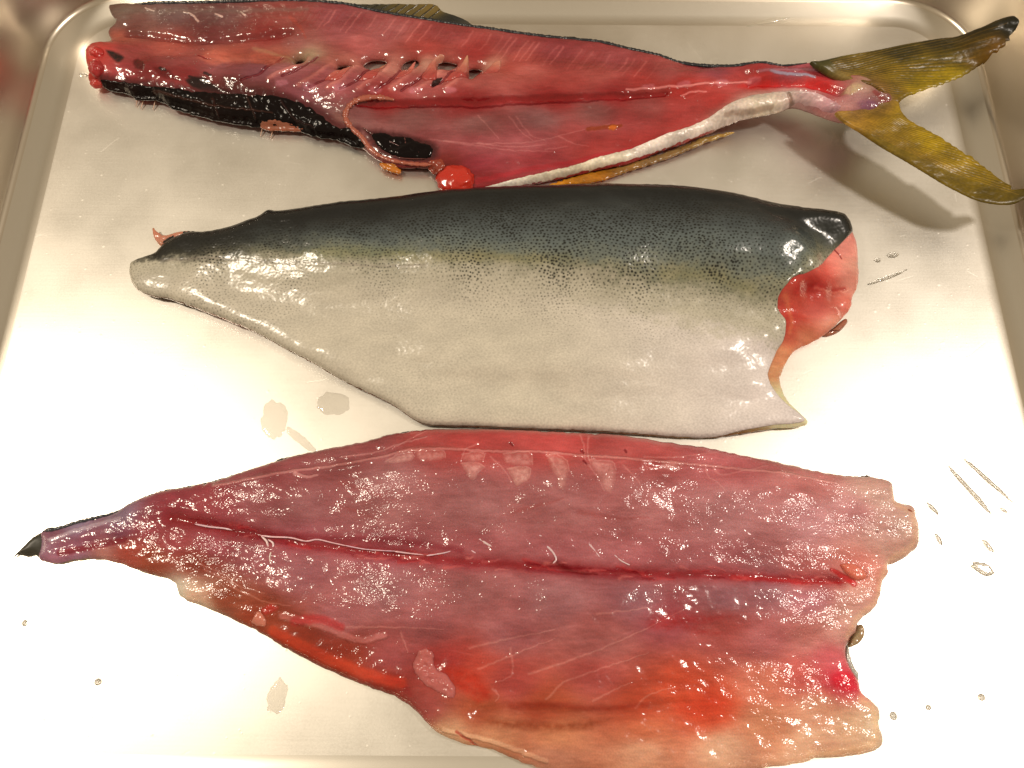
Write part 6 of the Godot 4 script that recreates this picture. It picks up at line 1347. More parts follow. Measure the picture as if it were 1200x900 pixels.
	p.stroke(smooth([18.1, -11.1, 21.9, -10.9, 25.8, -11.1], 1.5, false, 0.6), 1.46, 0.40, Color8(204, 120, 116), 0.58, 0.12, 0.0)
	p.stroke(smooth([-73, -19.2, -69.1, -19.3, -65.2, -19.8], 1.5, false, 0.6), 1.13, 0.40, Color8(112, 18, 26), 0.38, 0.12, 0.0)
	p.stroke(smooth([93.7, -8.8, 95.1, -8.1, 96.6, -8.2], 1.5, false, 0.6), 1.21, 0.40, Color8(190, 84, 84), 0.35, 0.12, 0.0)
	p.stroke(smooth([-81.9, -17.8, -80.5, -17, -79.1, -16.9], 1.5, false, 0.6), 0.70, 0.40, Color8(190, 84, 84), 0.37, 0.12, 0.0)
	p.stroke(smooth([-51.9, -13.7, -49.5, -13.2, -47.1, -12.6], 1.5, false, 0.6), 1.29, 0.40, Color8(112, 18, 26), 0.45, 0.12, 0.0)
	p.stroke(smooth([-32, -15.5, -30.2, -15.4, -28.5, -15], 1.5, false, 0.6), 0.83, 0.40, Color8(176, 40, 46), 0.47, 0.12, 0.0)
	p.stroke(smooth([115.8, -6.8, 118, -7.2, 120.2, -6.8], 1.5, false, 0.6), 0.99, 0.40, Color8(204, 120, 116), 0.47, 0.12, 0.0)
	p.stroke(smooth([0.4, -8.6, 2.8, -8.8, 5.2, -8.7], 1.5, false, 0.6), 0.77, 0.40, Color8(204, 120, 116), 0.46, 0.12, 0.0)
	p.stroke(smooth([66.7, -9.8, 68.2, -9.5, 69.7, -9], 1.5, false, 0.6), 0.98, 0.40, Color8(204, 120, 116), 0.4, 0.12, 0.0)
	p.stroke(smooth([44.9, -6.1, 47.2, -6.7, 49.5, -6.6], 1.5, false, 0.6), 1.44, 0.40, Color8(204, 120, 116), 0.59, 0.12, 0.0)
	p.stroke(smooth([85.8, -6.1, 88.2, -5.8, 90.7, -6.2], 1.5, false, 0.6), 1.16, 0.40, Color8(190, 84, 84), 0.58, 0.12, 0.0)
	p.stroke(smooth([-43.3, -15.2, -41.9, -15.2, -40.5, -15.4], 1.5, false, 0.6), 1.24, 0.40, Color8(190, 84, 84), 0.48, 0.12, 0.0)
	p.stroke(smooth([71.7, -8.4, 74.4, -8.7, 77.1, -9], 1.5, false, 0.6), 1.13, 0.40, Color8(176, 40, 46), 0.45, 0.12, 0.0)
	p.stroke(smooth([109.5, -4.9, 111.9, -4.2, 114.3, -4.1], 1.5, false, 0.6), 1.30, 0.40, Color8(190, 84, 84), 0.34, 0.12, 0.0)
	p.stroke(smooth([-29.7, -14.1, -26.5, -13.7, -23.3, -13.7], 1.5, false, 0.6), 1.48, 0.40, Color8(190, 84, 84), 0.59, 0.12, 0.0)
	p.stroke(smooth([107.5, -5.3, 109.6, -4.8, 111.8, -4.9], 1.5, false, 0.6), 1.33, 0.40, Color8(176, 40, 46), 0.52, 0.12, 0.0)
	p.stroke(smooth([44.2, -10.1, 47.1, -9.2, 50, -8.7], 1.5, false, 0.6), 0.84, 0.40, Color8(176, 40, 46), 0.44, 0.12, 0.0)
	p.stroke(smooth([50, -8.2, 51.5, -7.9, 53.1, -7.1], 1.5, false, 0.6), 0.97, 0.40, Color8(112, 18, 26), 0.55, 0.12, 0.0)
	p.stroke(smooth([88.1, -7.3, 90, -7.1, 91.9, -6.1], 1.5, false, 0.6), 1.05, 0.40, Color8(190, 84, 84), 0.37, 0.12, 0.0)
	p.stroke(smooth([77.5, -10.2, 80.4, -9.9, 83.3, -8.7], 1.5, false, 0.6), 0.85, 0.40, Color8(190, 84, 84), 0.37, 0.12, 0.0)
	p.stroke(smooth([-97.3, -22.9, -94.9, -22.7, -92.6, -22.6], 1.5, false, 0.6), 1.27, 0.40, Color8(112, 18, 26), 0.5, 0.12, 0.0)
	p.stroke(smooth([52.9, -7.9, 54.8, -6.9, 56.7, -6.7], 1.5, false, 0.6), 1.42, 0.40, Color8(176, 40, 46), 0.56, 0.12, 0.0)
	p.stroke(smooth([-22.8, -13.9, -20.9, -13.8, -19, -13.5], 1.5, false, 0.6), 0.76, 0.40, Color8(176, 40, 46), 0.55, 0.12, 0.0)
	p.stroke(smooth([58.3, -6.4, 61.4, -5.8, 64.5, -5.6], 1.5, false, 0.6), 1.43, 0.40, Color8(176, 40, 46), 0.35, 0.12, 0.0)
	s.crease(smooth([12.3, -9.7, 24.5, -8.5, 36.7, -7.7, 55, -6.7], 2.0, false, 0.4), 2.0, -1.2)
	p.stroke(smooth([23, -10.9, 27.6, -8.5, 36.7, -7.4], 1.5, false, 0.5), 1.60, 0.80, Color8(96, 14, 18), 0.6, -0.1, 0.0)
	p.stroke(smooth([-106.2, -39.1, -89.9, -42, -76.1, -44.9, -58.4, -47.2, -42.4, -50.5, -32.8, -52.7, -6.8, -52.2, 18.9, -52.3, 37.8, -49.9, 56.8, -48.4, 79.7, -47.4, 101.3, -44.8, 127.9, -41.7], 1.5, false, 0.5), 0.90, 0.80, Color8(200, 140, 138), 0.5, 0.3, 0.3)
	p.stroke(smooth([-75.5, -43.6, -70.7, -42.4, -67, -43.2], 1.5, false, 0.5), 1.20, 0.80, Color8(205, 150, 150), 0.6, 0.3, 0.3)
	s.crease(smooth([-106.2, -39.1, -89.9, -42, -76.1, -44.9, -58.4, -47.2, -42.4, -50.5, -32.8, -52.7, -6.8, -52.2, 18.9, -52.3, 37.8, -49.9, 56.8, -48.4, 79.7, -47.4, 101.3, -44.8, 127.9, -41.7], 2.0, false, 0.4), 1.6, 0.6)
	p.stroke(smooth([-58.6, -50.2, -45.8, -52.2, -36.3, -55.6, -26.6, -58.2], 1.5, false, 0.5), 0.70, 0.50, Color8(190, 130, 130), 0.5, 0.3, 0.3)
	p.stroke(smooth([-27, -61.4, -36.3, -55.6, -39.4, -53.6], 1.5, false, 0.5), 0.70, 0.30, Color8(212, 146, 144), 0.36, 0.1, 0.0)
	p.stroke(smooth([-6.9, -55, -11.6, -52.1, -13.1, -47.9], 1.5, false, 0.5), 0.70, 0.30, Color8(212, 146, 144), 0.36, 0.1, 0.0)
	p.stroke(smooth([32.1, -59.7, 33.1, -54, 33.1, -46.3], 1.5, false, 0.5), 0.70, 0.30, Color8(212, 146, 144), 0.36, 0.1, 0.0)
	p.stroke(smooth([35.3, -58.8, 34.3, -52.8, 35, -45.3], 1.5, false, 0.5), 0.70, 0.30, Color8(212, 146, 144), 0.36, 0.1, 0.0)
	p.stroke(smooth([34.4, -46.3, 37.4, -41.4, 39.7, -36.6], 1.5, false, 0.5), 0.70, 0.30, Color8(212, 146, 144), 0.36, 0.1, 0.0)
	p.stroke(smooth([18.9, -52.3, 22.5, -45.6, 24.8, -40.7], 1.5, false, 0.5), 0.70, 0.30, Color8(212, 146, 144), 0.36, 0.1, 0.0)
	p.stroke(smooth([47, -46.4, 51.5, -41.5, 53.6, -37.7], 1.5, false, 0.5), 0.70, 0.30, Color8(212, 146, 144), 0.36, 0.1, 0.0)
	p.stroke(smooth([-2, -50, 2.8, -45.1, 6, -40.1], 1.5, false, 0.5), 0.70, 0.30, Color8(212, 146, 144), 0.36, 0.1, 0.0)
	p.stroke(smooth([54.2, -48.3, 56.6, -45.6, 66.7, -47.4], 1.5, false, 0.5), 0.70, 0.30, Color8(212, 146, 144), 0.36, 0.1, 0.0)
	p.stroke(smooth([81.3, -46.7, 84.2, -44, 92.3, -45.4, 102.1, -47.4], 1.5, false, 0.5), 0.70, 0.30, Color8(212, 146, 144), 0.36, 0.1, 0.0)
	p.stroke(smooth([78.2, -47.7, 79.8, -42.6, 82.6, -40.5, 84.6, -37.3], 1.5, false, 0.5), 0.70, 0.30, Color8(212, 146, 144), 0.36, 0.1, 0.0)
	p.stroke(smooth([55.3, -49.7, 70.3, -50.9, 83.8, -53.2], 1.5, false, 0.5), 0.70, 0.30, Color8(212, 146, 144), 0.36, 0.1, 0.0)
	p.stroke(smooth([5.5, -55.8, 6.3, -54.8], 1.5, false, 0.5), 0.80, 0.50, Color8(110, 16, 24), 0.8, -0.2, 0.3)
	p.stroke(smooth([32.2, -52.9, 32.9, -51.8], 1.5, false, 0.5), 0.80, 0.50, Color8(110, 16, 24), 0.8, -0.2, 0.3)
	p.stroke(smooth([48, -52.7, 48.7, -51.6], 1.5, false, 0.5), 0.80, 0.50, Color8(110, 16, 24), 0.8, -0.2, 0.3)
	p.stroke(smooth([32.8, -48.1, 33.5, -47], 1.5, false, 0.5), 0.80, 0.50, Color8(110, 16, 24), 0.8, -0.2, 0.3)
	p.stroke(smooth([-57.6, -40, -49.3, -37.3, -41, -34.2], 1.5, false, 0.5), 1.80, 0.60, Color8(138, 58, 58), 0.35, -0.04, 0.0)
	p.stroke(smooth([-58.5, -32.2, -50.4, -29.2, -44, -26.7], 1.5, false, 0.5), 1.80, 0.60, Color8(138, 58, 58), 0.35, -0.04, 0.0)
	p.stroke(smooth([6.1, -29.2, 18.5, -32, 24.7, -33.8], 1.5, false, 0.5), 1.80, 0.60, Color8(138, 58, 58), 0.35, -0.04, 0.0)
	p.stroke(smooth([30.9, -28.9, 43.3, -26.9, 55.8, -27.4], 1.5, false, 0.5), 1.80, 0.60, Color8(138, 58, 58), 0.35, -0.04, 0.0)
	p.stroke(smooth([-8.6, 18.2, 6.4, 14.7, 21.3, 11.9], 1.5, false, 0.5), 0.75, 0.30, Color8(208, 146, 138), 0.32, 0.1, 0.0)
	p.stroke(smooth([-5.5, 25, 6.4, 20.4, 21.3, 14.7], 1.5, false, 0.5), 0.75, 0.30, Color8(208, 146, 138), 0.32, 0.1, 0.0)
	p.stroke(smooth([12.4, 26.5, 36.3, 18.5, 54.1, 10.9, 66.6, 5], 1.5, false, 0.5), 0.75, 0.30, Color8(208, 146, 138), 0.32, 0.1, 0.0)
	p.stroke(smooth([18.3, 34.8, 24.3, 29.3, 36.3, 25, 54.2, 19.3], 1.5, false, 0.5), 0.75, 0.30, Color8(208, 146, 138), 0.32, 0.1, 0.0)
	p.stroke(smooth([34.5, 35.3, 42, 31.4, 48, 29.1], 1.5, false, 0.5), 0.75, 0.30, Color8(208, 146, 138), 0.32, 0.1, 0.0)
	p.stroke(smooth([49.1, 37.4, 53.7, 33.2, 62.8, 30.4], 1.5, false, 0.5), 0.75, 0.30, Color8(208, 146, 138), 0.32, 0.1, 0.0)
	p.stroke(smooth([-54.4, 11.2, -38.8, 11.3, -17.6, 12.1], 1.5, false, 0.5), 0.75, 0.30, Color8(208, 146, 138), 0.32, 0.1, 0.0)
	p.stroke(smooth([-108.7, -10.9, -97.8, -6.4, -90.7, -1.2], 1.5, false, 0.5), 0.75, 0.30, Color8(208, 146, 138), 0.32, 0.1, 0.0)
	p.stroke(smooth([-105.9, -8.5, -89.1, -1.8, -82.5, -0.2], 1.5, false, 0.5), 0.75, 0.30, Color8(208, 146, 138), 0.32, 0.1, 0.0)
	p.stroke(smooth([-97.4, -3.4, -82.6, 2.6, -72.7, 4.2], 1.5, false, 0.5), 0.75, 0.30, Color8(208, 146, 138), 0.32, 0.1, 0.0)
	p.stroke(smooth([5.8, 18.1, 6.4, 26.6, 0.5, 29.4], 1.5, false, 0.5), 0.75, 0.30, Color8(208, 146, 138), 0.32, 0.1, 0.0)
	p.stroke(smooth([-0.4, 31.6, 2, 33.6, 0.6, 35.5], 1.5, false, 0.5), 0.75, 0.30, Color8(208, 146, 138), 0.32, 0.1, 0.0)
	p.stroke(smooth([-32.6, 13.3, -32, 15.5, -30.2, 19.7], 1.5, false, 0.5), 0.75, 0.30, Color8(208, 146, 138), 0.32, 0.1, 0.0)
	p.stroke(smooth([36.2, 6.7, 54.4, 4.3], 1.5, false, 0.5), 0.75, 0.30, Color8(208, 146, 138), 0.32, 0.1, 0.0)
	p.patch(smooth([51.1, 10.3, 54.9, 6, 62, 3.6, 71.2, 4.6, 81.8, 5.1, 90.6, 6.3, 81.5, 9.2, 69.4, 12.7, 60.2, 13.9, 54.1, 12.8], 1.5, true, 0.6), 5.0, Color8(142, 28, 32), 0.85, -0.2, 0.5)
	p.patch(smooth([66.4, 9.3, 75.5, 10.4, 85, 12.6, 75.4, 14.3, 67.8, 13.3], 1.5, true, 0.6), 3.0, Color8(150, 34, 34), 0.7, 0, 0.6)
	p.patch(smooth([-18.9, 25.6, -14.5, 22.8, -7, 24.4, -1, 29.4, 0.6, 34.9, -5.3, 37.2, -11.3, 33.6, -16.7, 29.5], 1.5, true, 0.6), 3.0, Color8(160, 36, 20), 0.8, -0.2, 0.4)
	p.patch(smooth([-44.5, 26.9, -32.5, 25.7, -28.7, 29.6, -26.1, 36.5, -32.3, 33.8], 1.5, true, 0.6), 3.5, Color8(140, 26, 28), 0.7, 0, 0.4)
	p.patch(smooth([-5.3, 39.9, 18.3, 40.9, 41.7, 40.1, 32.8, 45.1, 12.4, 45.8, -2.3, 43.7], 1.5, true, 0.6), 3.0, Color8(120, 46, 20), 0.7, 0, 0.4)
	p.stroke(smooth([6.5, 37.1, 21.2, 36.5, 35.9, 37.5, 53.6, 36.3], 1.5, false, 0.5), 2.20, 1.20, Color8(132, 34, 22), 0.4, 0.0, 0.0)
	s.crease(smooth([-5.3, 38.3, 18.3, 39.3, 41.7, 39.6, 65.6, 36.2], 2.0, false, 0.4), 4.0, -1.4)
	p.patch(smooth([59.6, 35.1, 68.8, 30.1, 80.7, 31.2, 89.3, 35, 80.2, 40.5, 65.3, 41.7], 1.5, true, 0.6), 6.0, Color8(206, 62, 36), 0.45, 0, 0.4)
	p.patch(smooth([118.3, 26.5, 122.6, 24.2, 128.6, 25.9, 129, 31.5, 123, 32.1, 118.8, 29.9], 1.5, true, 0.6), 2.0, Color8(200, 24, 48), 0.85, 0.3, 0.3)
	p.patch(smooth([-84.2, 4.6, -80, 2.6, -76.8, 4.7, -79.9, 6.9, -83, 7.5], 1.5, true, 0.6), 1.4, Color8(186, 40, 40), 0.6, 0.3, 0)
	p.stroke(smooth([-76.1, 7.5, -60.4, 11.3, -48.2, 15.5, -38.8, 14.1], 1.5, false, 0.5), 2.00, 1.60, Color8(205, 130, 130), 0.5, 0.5, 0.3)
	p.stroke(smooth([-71.2, 9.3, -61.9, 8.7, -54.4, 11.2], 1.5, false, 0.5), 2.40, 2.00, Color8(170, 36, 40), 0.6, 0.2, 0.3)
	p.stroke(smooth([-78.9, 12.8, -63, 19.9, -44.5, 26.9, -32.3, 29.6], 1.5, false, 0.5), 3.00, 3.00, Color8(204, 60, 30), 0.5, 0, 0.3)
	p.stroke(smooth([-161.4, -14.7, -148.6, -17.1, -137.4, -19.5], 1.5, false, 0.5), 1.80, 1.60, Color8(120, 30, 44), 0.8, -0.4, 0.3)
	s.crease(smooth([-164.7, -16.2, -148.9, -19.2, -133, -21.4], 2.0, false, 0.4), 1.6, -0.8)
	p.stroke(smooth([-165.4, -19.6, -153.2, -24, -140.6, -27.4], 1.5, false, 0.5), 1.40, 1.20, Color8(178, 160, 172), 0.6, 0.3, 0.3)
	p.stroke(smooth([-17, 44.7, 0.7, 48.6, 18.2, 54.3], 1.5, false, 0.5), 1.20, 1.20, Color8(224, 180, 150), 0.5, 0.4, 0.3)
	p.stroke(smooth([-12.5, 45.4, -8.1, 48.1, -5.2, 50.2], 1.5, false, 0.5), 0.80, 0.50, Color8(160, 60, 45), 0.7, -0.3, 0.3)
	p.patch(smooth([-41.5, -48.3, -36, -51.4, -32.7, -52.3, -30.4, -49.6, -32.1, -47.8, -39.4, -47.3], 1.5, true, 0.8), 1.5, Color8(214, 164, 162), 0.72, 0.15, 0.5)
	p.stroke(smooth([-41.5, -48.3, -36, -51.4, -32.7, -52.3, -30.4, -49.6], 1.5, false, 0.5), 0.60, 0.30, Color8(222, 170, 166), 0.4, 0.1, 0.0)
	p.patch(smooth([-30.7, -52.1, -24.4, -52, -19.6, -51.6, -18.8, -49.1, -21.9, -47.8, -28.3, -48.1], 1.5, true, 0.8), 1.5, Color8(214, 164, 162), 0.5, 0.15, 0.5)
	p.stroke(smooth([-30.7, -52.1, -24.4, -52, -19.6, -51.6, -18.8, -49.1], 1.5, false, 0.5), 0.60, 0.30, Color8(222, 170, 166), 0.4, 0.1, 0.0)
	p.patch(smooth([-12.7, -46.9, -9.9, -47.3, -6.1, -47.1, -4.2, -45.8, -6.6, -43.1, -7.8, -40.8, -9.7, -41.1, -11, -43.6], 1.5, true, 0.8), 1.5, Color8(214, 164, 162), 0.72, 0.15, 0.5)
	p.stroke(smooth([-12.7, -46.9, -9.9, -47.3, -6.1, -47.1, -4.2, -45.8], 1.5, false, 0.5), 0.60, 0.30, Color8(222, 170, 166), 0.4, 0.1, 0.0)
	p.patch(smooth([4.4, -45.5, 9.8, -46.3, 13, -45.2, 12.3, -41.7, 9.5, -39.1, 7.6, -38.8, 6, -41.8], 1.5, true, 0.8), 1.5, Color8(214, 164, 162), 0.72, 0.15, 0.5)
	p.stroke(smooth([4.4, -45.5, 9.8, -46.3, 13, -45.2, 12.3, -41.7], 1.5, false, 0.5), 0.60, 0.30, Color8(222, 170, 166), 0.4, 0.1, 0.0)
	p.patch(smooth([19.2, -50.9, 22.7, -51.3, 26.4, -48.5, 27.1, -44, 26.1, -40.7, 24.8, -37.2, 22.9, -38.2, 22.4, -41.4, 20.3, -45.7], 1.5, true, 0.8), 1.5, Color8(214, 164, 162), 0.5, 0.15, 0.5)
	p.stroke(smooth([19.2, -50.9, 22.7, -51.3, 26.4, -48.5, 27.1, -44], 1.5, false, 0.5), 0.60, 0.30, Color8(222, 170, 166), 0.4, 0.1, 0.0)
	p.patch(smooth([34.6, -48.8, 38.9, -48, 43.3, -47.7, 44.4, -44.7, 43.9, -39.8, 42.2, -35.7, 39.7, -36.9, 38.6, -39.8, 36.2, -44], 1.5, true, 0.8), 1.5, Color8(214, 164, 162), 0.5, 0.15, 0.5)
	p.stroke(smooth([34.6, -48.8, 38.9, -48, 43.3, -47.7, 44.4, -44.7], 1.5, false, 0.5), 0.60, 0.30, Color8(222, 170, 166), 0.4, 0.1, 0.0)
	p.patch(smooth([2.8, -51.3, 7.9, -52.1, 13.1, -51.6, 13.7, -47, 7.9, -46.6, 3.4, -47.9], 1.5, true, 0.8), 1.5, Color8(214, 164, 162), 0.5, 0.15, 0.5)
	p.stroke(smooth([2.8, -51.3, 7.9, -52.1, 13.1, -51.6, 13.7, -47], 1.5, false, 0.5), 0.60, 0.30, Color8(222, 170, 166), 0.4, 0.1, 0.0)
	p.patch(smooth([-12.8, -50.6, -6.8, -51.5, -4.3, -50.6, -4.8, -47.8, -11.5, -47.6], 1.5, true, 0.8), 1.5, Color8(214, 164, 162), 0.5, 0.15, 0.5)
	p.stroke(smooth([-12.8, -50.6, -6.8, -51.5, -4.3, -50.6, -4.8, -47.8], 1.5, false, 0.5), 0.60, 0.30, Color8(222, 170, 166), 0.4, 0.1, 0.0)
	p.patch(smooth([61.8, -48.1, 66.8, -48.7, 70, -47.5, 66.5, -45, 62.5, -45.4], 1.5, true, 0.8), 1.5, Color8(214, 164, 162), 0.5, 0.15, 0.5)
	p.stroke(smooth([61.8, -48.1, 66.8, -48.7, 70, -47.5, 66.5, -45], 1.5, false, 0.5), 0.60, 0.30, Color8(222, 170, 166), 0.4, 0.1, 0.0)
	p.stroke(smooth([149.3, -39.2, 148.8, -33.9, 153.6, -30.6, 152.8, -18.3, 145.7, -14, 142.3, -8.8, 137.6, 1.2, 129.9, 7.2, 125.9, 13.1], 1.5, false, 0.5), 2.60, 2.20, Color8(226, 184, 152), 0.5, 0, 0)
	p.stroke(smooth([128.8, 34.3, 132.4, 38.4, 131.7, 46.6, 125.2, 50.1, 108.8, 51.8], 1.5, false, 0.5), 2.60, 2.40, Color8(224, 178, 140), 0.5, 0, 0)
	p.stroke(smooth([153.1, -31.2, 153.7, -30.9], 1.5, false, 0.5), 0.60, 0.50, Color8(110, 40, 30), 0.8, 0, 0.3)
	p.stroke(smooth([139.7, -23.5, 140.3, -23.2], 1.5, false, 0.5), 0.60, 0.50, Color8(110, 40, 30), 0.8, 0, 0.3)
	p.patch(smooth([126, -12.1, 130.8, -11.6, 134.8, -8.6, 132.6, -6.2, 128.8, -6.1, 126.6, -9.1], 1.5, true, 0.6), 1.5, Color8(216, 110, 92), 0.8, 0.6, 0)
	p.stroke(smooth([122, -9.5, 127, -7.3, 129.9, -4.9], 1.5, false, 0.5), 1.00, 1.60, Color8(180, 20, 26), 0.7, -0.4, 0.3)
	flesh_grain(p, 77, [-152.28, -20.17, 0.50, -120.50, -26.25, 0.60, -100.85, -20.15, 1.10, -88.98, -35.41, 0.90, -57.80, -42.05, 0.90, -31.36, -31.86, 1.40, -6.53, -38.31, 0.90, -42.55, -52.19, 0.40, 5.93, -58.29, 0.05, 54.16, -54.66, 0.10, 21.61, -28.94, 0.90, 43.53, -38.24, 0.90, 84.06, -32.51, 1.30, 99.06, -17.61, 1.40, 132.05, -30.38, 1.70, 146.66, -24.13, 1.10, 101.63, -45.88, 0.50, -71.74, -16.92, 0.70, -9.08, -9.27, 1.10, 51.96, -6.64, 0.80, 97.62, -2.57, 0.90, 116.26, -2.78, 1.20, -54.81, -1.77, 1.00, -23.99, -0.27, 1.30, 6.25, -1.94, 0.90, -5.68, 12.52, 0.50, 36.38, 0.93, 0.15, 51.08, 12.30, 0.06, 82.13, 0.47, 0.12, 21.35, 20.86, 0.08, -85.82, -1.75, 0.70, -54.35, 12.66, 0.90, -38.73, 21.17, 0.50, -5.43, 29.43, 0.30, -69.84, 21.27, 0.12, 35.95, 34.71, 0.15, 90.39, 23.27, 0.90, 95.54, 31.64, 0.90, 114.43, 28.77, 0.80, 74.46, 37.29, 0.60, 64.92, 48.18, 0.10, 109.37, 45.31, 0.50, 21.10, 51.07, 0.12], 0.9)
	part("flesh", s.mesh(), wet_flesh(p, 0.17, 0.12), t)
	var sk := Sheet.new([smooth([-180.2, -12.7, -178.9, -15.1, -177, -16.5, -173.5, -21, -170.7, -22.9, -164.5, -23.9, -156.7, -26.5, -144.9, -29.6, -138.3, -34.2, -127.9, -38.2, -119.7, -39.6, -107.7, -42.1, -94.3, -46.8, -86.7, -49.6, -76.9, -52.4, -67.3, -54.8, -59.9, -56.2, -49, -58.8, -42.5, -60.8, -29.4, -62.7, -13.9, -63.1, 5.9, -62.9, 23.4, -62.3, 31.3, -61.7, 45.4, -61.1, 54.2, -59.8, 71.4, -57.5, 81.2, -56.2, 93, -53.6, 105.8, -51, 119.4, -48.1, 133.4, -45.8, 144.4, -45.2, 148.4, -44.2, 150.9, -42.5, 151, -39.5, 150.8, -35.9, 153.9, -35, 156.9, -34, 157.9, -29.4, 157, -19.1, 152.5, -15.3, 147.9, -12.9, 145.2, -12.2, 145.4, -9.5, 142.8, -6.7, 140.2, 0.3, 136.4, 4.6, 132.3, 7.6, 129.7, 11.4, 127, 15.2, 125.7, 18.1, 126.5, 23, 129.2, 27.9, 129.8, 32.1, 132.5, 34.3, 135.5, 37.9, 134.3, 41.8, 135.1, 46.7, 133.1, 49.9, 126.1, 51.8, 118.9, 52.7, 111.2, 53, 107, 54.3, 94.2, 56, 79.5, 57.9, 53.2, 58.8, 29.9, 58.2, 18.3, 57, 10.4, 55, 0.7, 51.3, -8.2, 49.4, -13.3, 48.1, -20.2, 45.1, -26.4, 39.4, -33.5, 34.7, -44, 31.1, -54.2, 27.5, -64.6, 23.2, -75.6, 17.8, -86.4, 12, -97.1, 7.6, -108.3, 3.2, -113.6, 1.4, -116.1, -1.1, -117.2, -3.8, -121, -5.9, -128.8, -7.7, -139.9, -11.4, -147.5, -12.9, -155.1, -12.9, -163.7, -11.3, -169.7, -12.8, -171.7, -14.4, -175.3, -13.7, -178.7, -14.6], 2.0, true, 0.5, 4)], 0.6, 3.0)
	sk.body(field([-179.2, -13.5, 2, -176, -16.7, 4.5, -172.3, -19.9, 3.5, -167, -22.2, 1.3, -165, -12.7, 1.3, -138.4, -23.9, 1.3, 6.3, 0.1, 1.3, 131.4, -0.6, 1.3], 1, sk.x0, sk.z0, sk.c, sk.nx, sk.nz), PackedFloat32Array(), 2.4, 0.3, 0.0, 3)
	var q := paint(sk, 0.5, [-178.2, -14.8, 44, 42, 30, -171.4, -20.5, 52, 52, 44, -175.5, -17.3, 40, 38, 30, -164.1, -23.8, 60, 62, 64, -124.7, -39.7, 30, 32, 34, -77, -53.5, 24, 26, 28, -27.7, -64.2, 28, 32, 34, 39.5, -63.2, 30, 32, 34, 137.8, -46.7, 30, 32, 32, 158.5, -32.2, 120, 105, 90, -152.4, -12.8, 190, 160, 140, -115.9, -2.2, 200, 195, 185, -86, 12.6, 190, 185, 170, -38.6, 33, 190, 170, 130, -8.1, 49.9, 200, 160, 110, 64.9, 57.7, 205, 180, 150, 133.4, 48, 180, 160, 140])
	skin_grain(q, 5)
	part("skin", sk.mesh(), wet_flesh(q, 0.42, 0.0), t).set_meta("label", "dark skin showing along the upper edge and at the tail tip")
	part("skin_edge", cord([-170.1, 2.2, -22.8, -164, 2.2, -24.1, -156.2, 2.2, -26.7, -144.7, 2.2, -29.9, -141.8, 2.2, -31.8], 0.9, 0.5, 1.0, 0.6, 4), plain_wet(Color8(52, 54, 58), 0.25, 0.0), t)
	part("skin_edge", cord([-142.6, 2.2, -30.9, -137.4, 2.2, -34.1, -127.7, 2.2, -38.1, -119.3, 2.2, -39.7, -107.7, 2.2, -42.4, -94.1, 2.2, -47, -86.4, 2.2, -49.6, -76.9, 2.2, -52.7], 0.6, 0.4, 1.0, 0.6, 4), plain_wet(Color8(22, 24, 24), 0.25, 0.0), t)
	part("skin_edge", cord([-86.1, 2.2, -49.3, -82.3, 2.2, -51, -75.8, 2.2, -52.6, -66.2, 2.2, -55], 0.9, 0.4, 1.0, 0.6, 4), plain_wet(Color8(26, 28, 26), 0.25, 0.0), t)
	part("skin_edge", cord([-46.6, 2.2, -59.3, -39.5, 2.2, -61.4, -30.3, 2.2, -62.7, -22.1, 2.2, -63.1, -17.2, 2.2, -63.1], 0.8, 0.4, 1.0, 0.6, 4), plain_wet(Color8(30, 34, 36), 0.25, 0.0), t)
	part("skin_edge", cord([78.5, 2.2, -56.8, 87.5, 2.2, -55.1, 97, 2.2, -52.8, 105.7, 2.2, -51.2, 119.3, 2.2, -48.3], 0.5, 0.5, 1.0, 0.6, 4), plain_wet(Color8(40, 36, 34), 0.25, 0.0), t)
	part("skin_edge", cord([127.3, 2.2, -46.1, 133.2, 2.2, -45.6, 138.6, 2.2, -45, 144.2, 2.2, -45.7], 0.6, 0.9, 1.0, 0.6, 4), plain_wet(Color8(24, 26, 26), 0.25, 0.0), t)
	part("bone_tip", drape(smooth([-41.5, -48.3, -36, -51.4, -32.7, -52.3, -30.4, -49.6, -32.1, -47.8, -39.4, -47.3], 0.8, true, 0.4), s, 1.4, 0.3, 0.3, 0.15, 2).mesh(), membrane(Color8(216, 160, 157), 0.16), t)
	part("bone_tip", drape(smooth([-30.7, -52.1, -24.4, -52, -19.6, -51.6, -18.8, -49.1, -21.9, -47.8, -28.3, -48.1], 0.8, true, 0.4), s, 1.4, 0.3, 0.3, 0.15, 3).mesh(), membrane(Color8(224, 166, 157), 0.08), t)
	part("bone_tip", drape(smooth([-12.7, -46.9, -9.9, -47.3, -6.1, -47.1, -4.2, -45.8, -6.6, -43.1, -7.8, -40.8, -9.7, -41.1, -11, -43.6], 0.8, true, 0.4), s, 1.4, 0.3, 0.3, 0.15, 4).mesh(), membrane(Color8(223, 163, 156), 0.16), t)
	part("bone_tip", drape(smooth([4.4, -45.5, 9.8, -46.3, 13, -45.2, 12.3, -41.7, 9.5, -39.1, 7.6, -38.8, 6, -41.8], 0.8, true, 0.4), s, 1.4, 0.3, 0.3, 0.15, 5).mesh(), membrane(Color8(219, 168, 154), 0.16), t)
	part("bone_tip", drape(smooth([19.2, -50.9, 22.7, -51.3, 26.4, -48.5, 27.1, -44, 26.1, -40.7, 24.8, -37.2, 22.9, -38.2, 22.4, -41.4, 20.3, -45.7], 0.8, true, 0.4), s, 1.4, 0.3, 0.3, 0.15, 6).mesh(), membrane(Color8(220, 167, 150), 0.08), t)
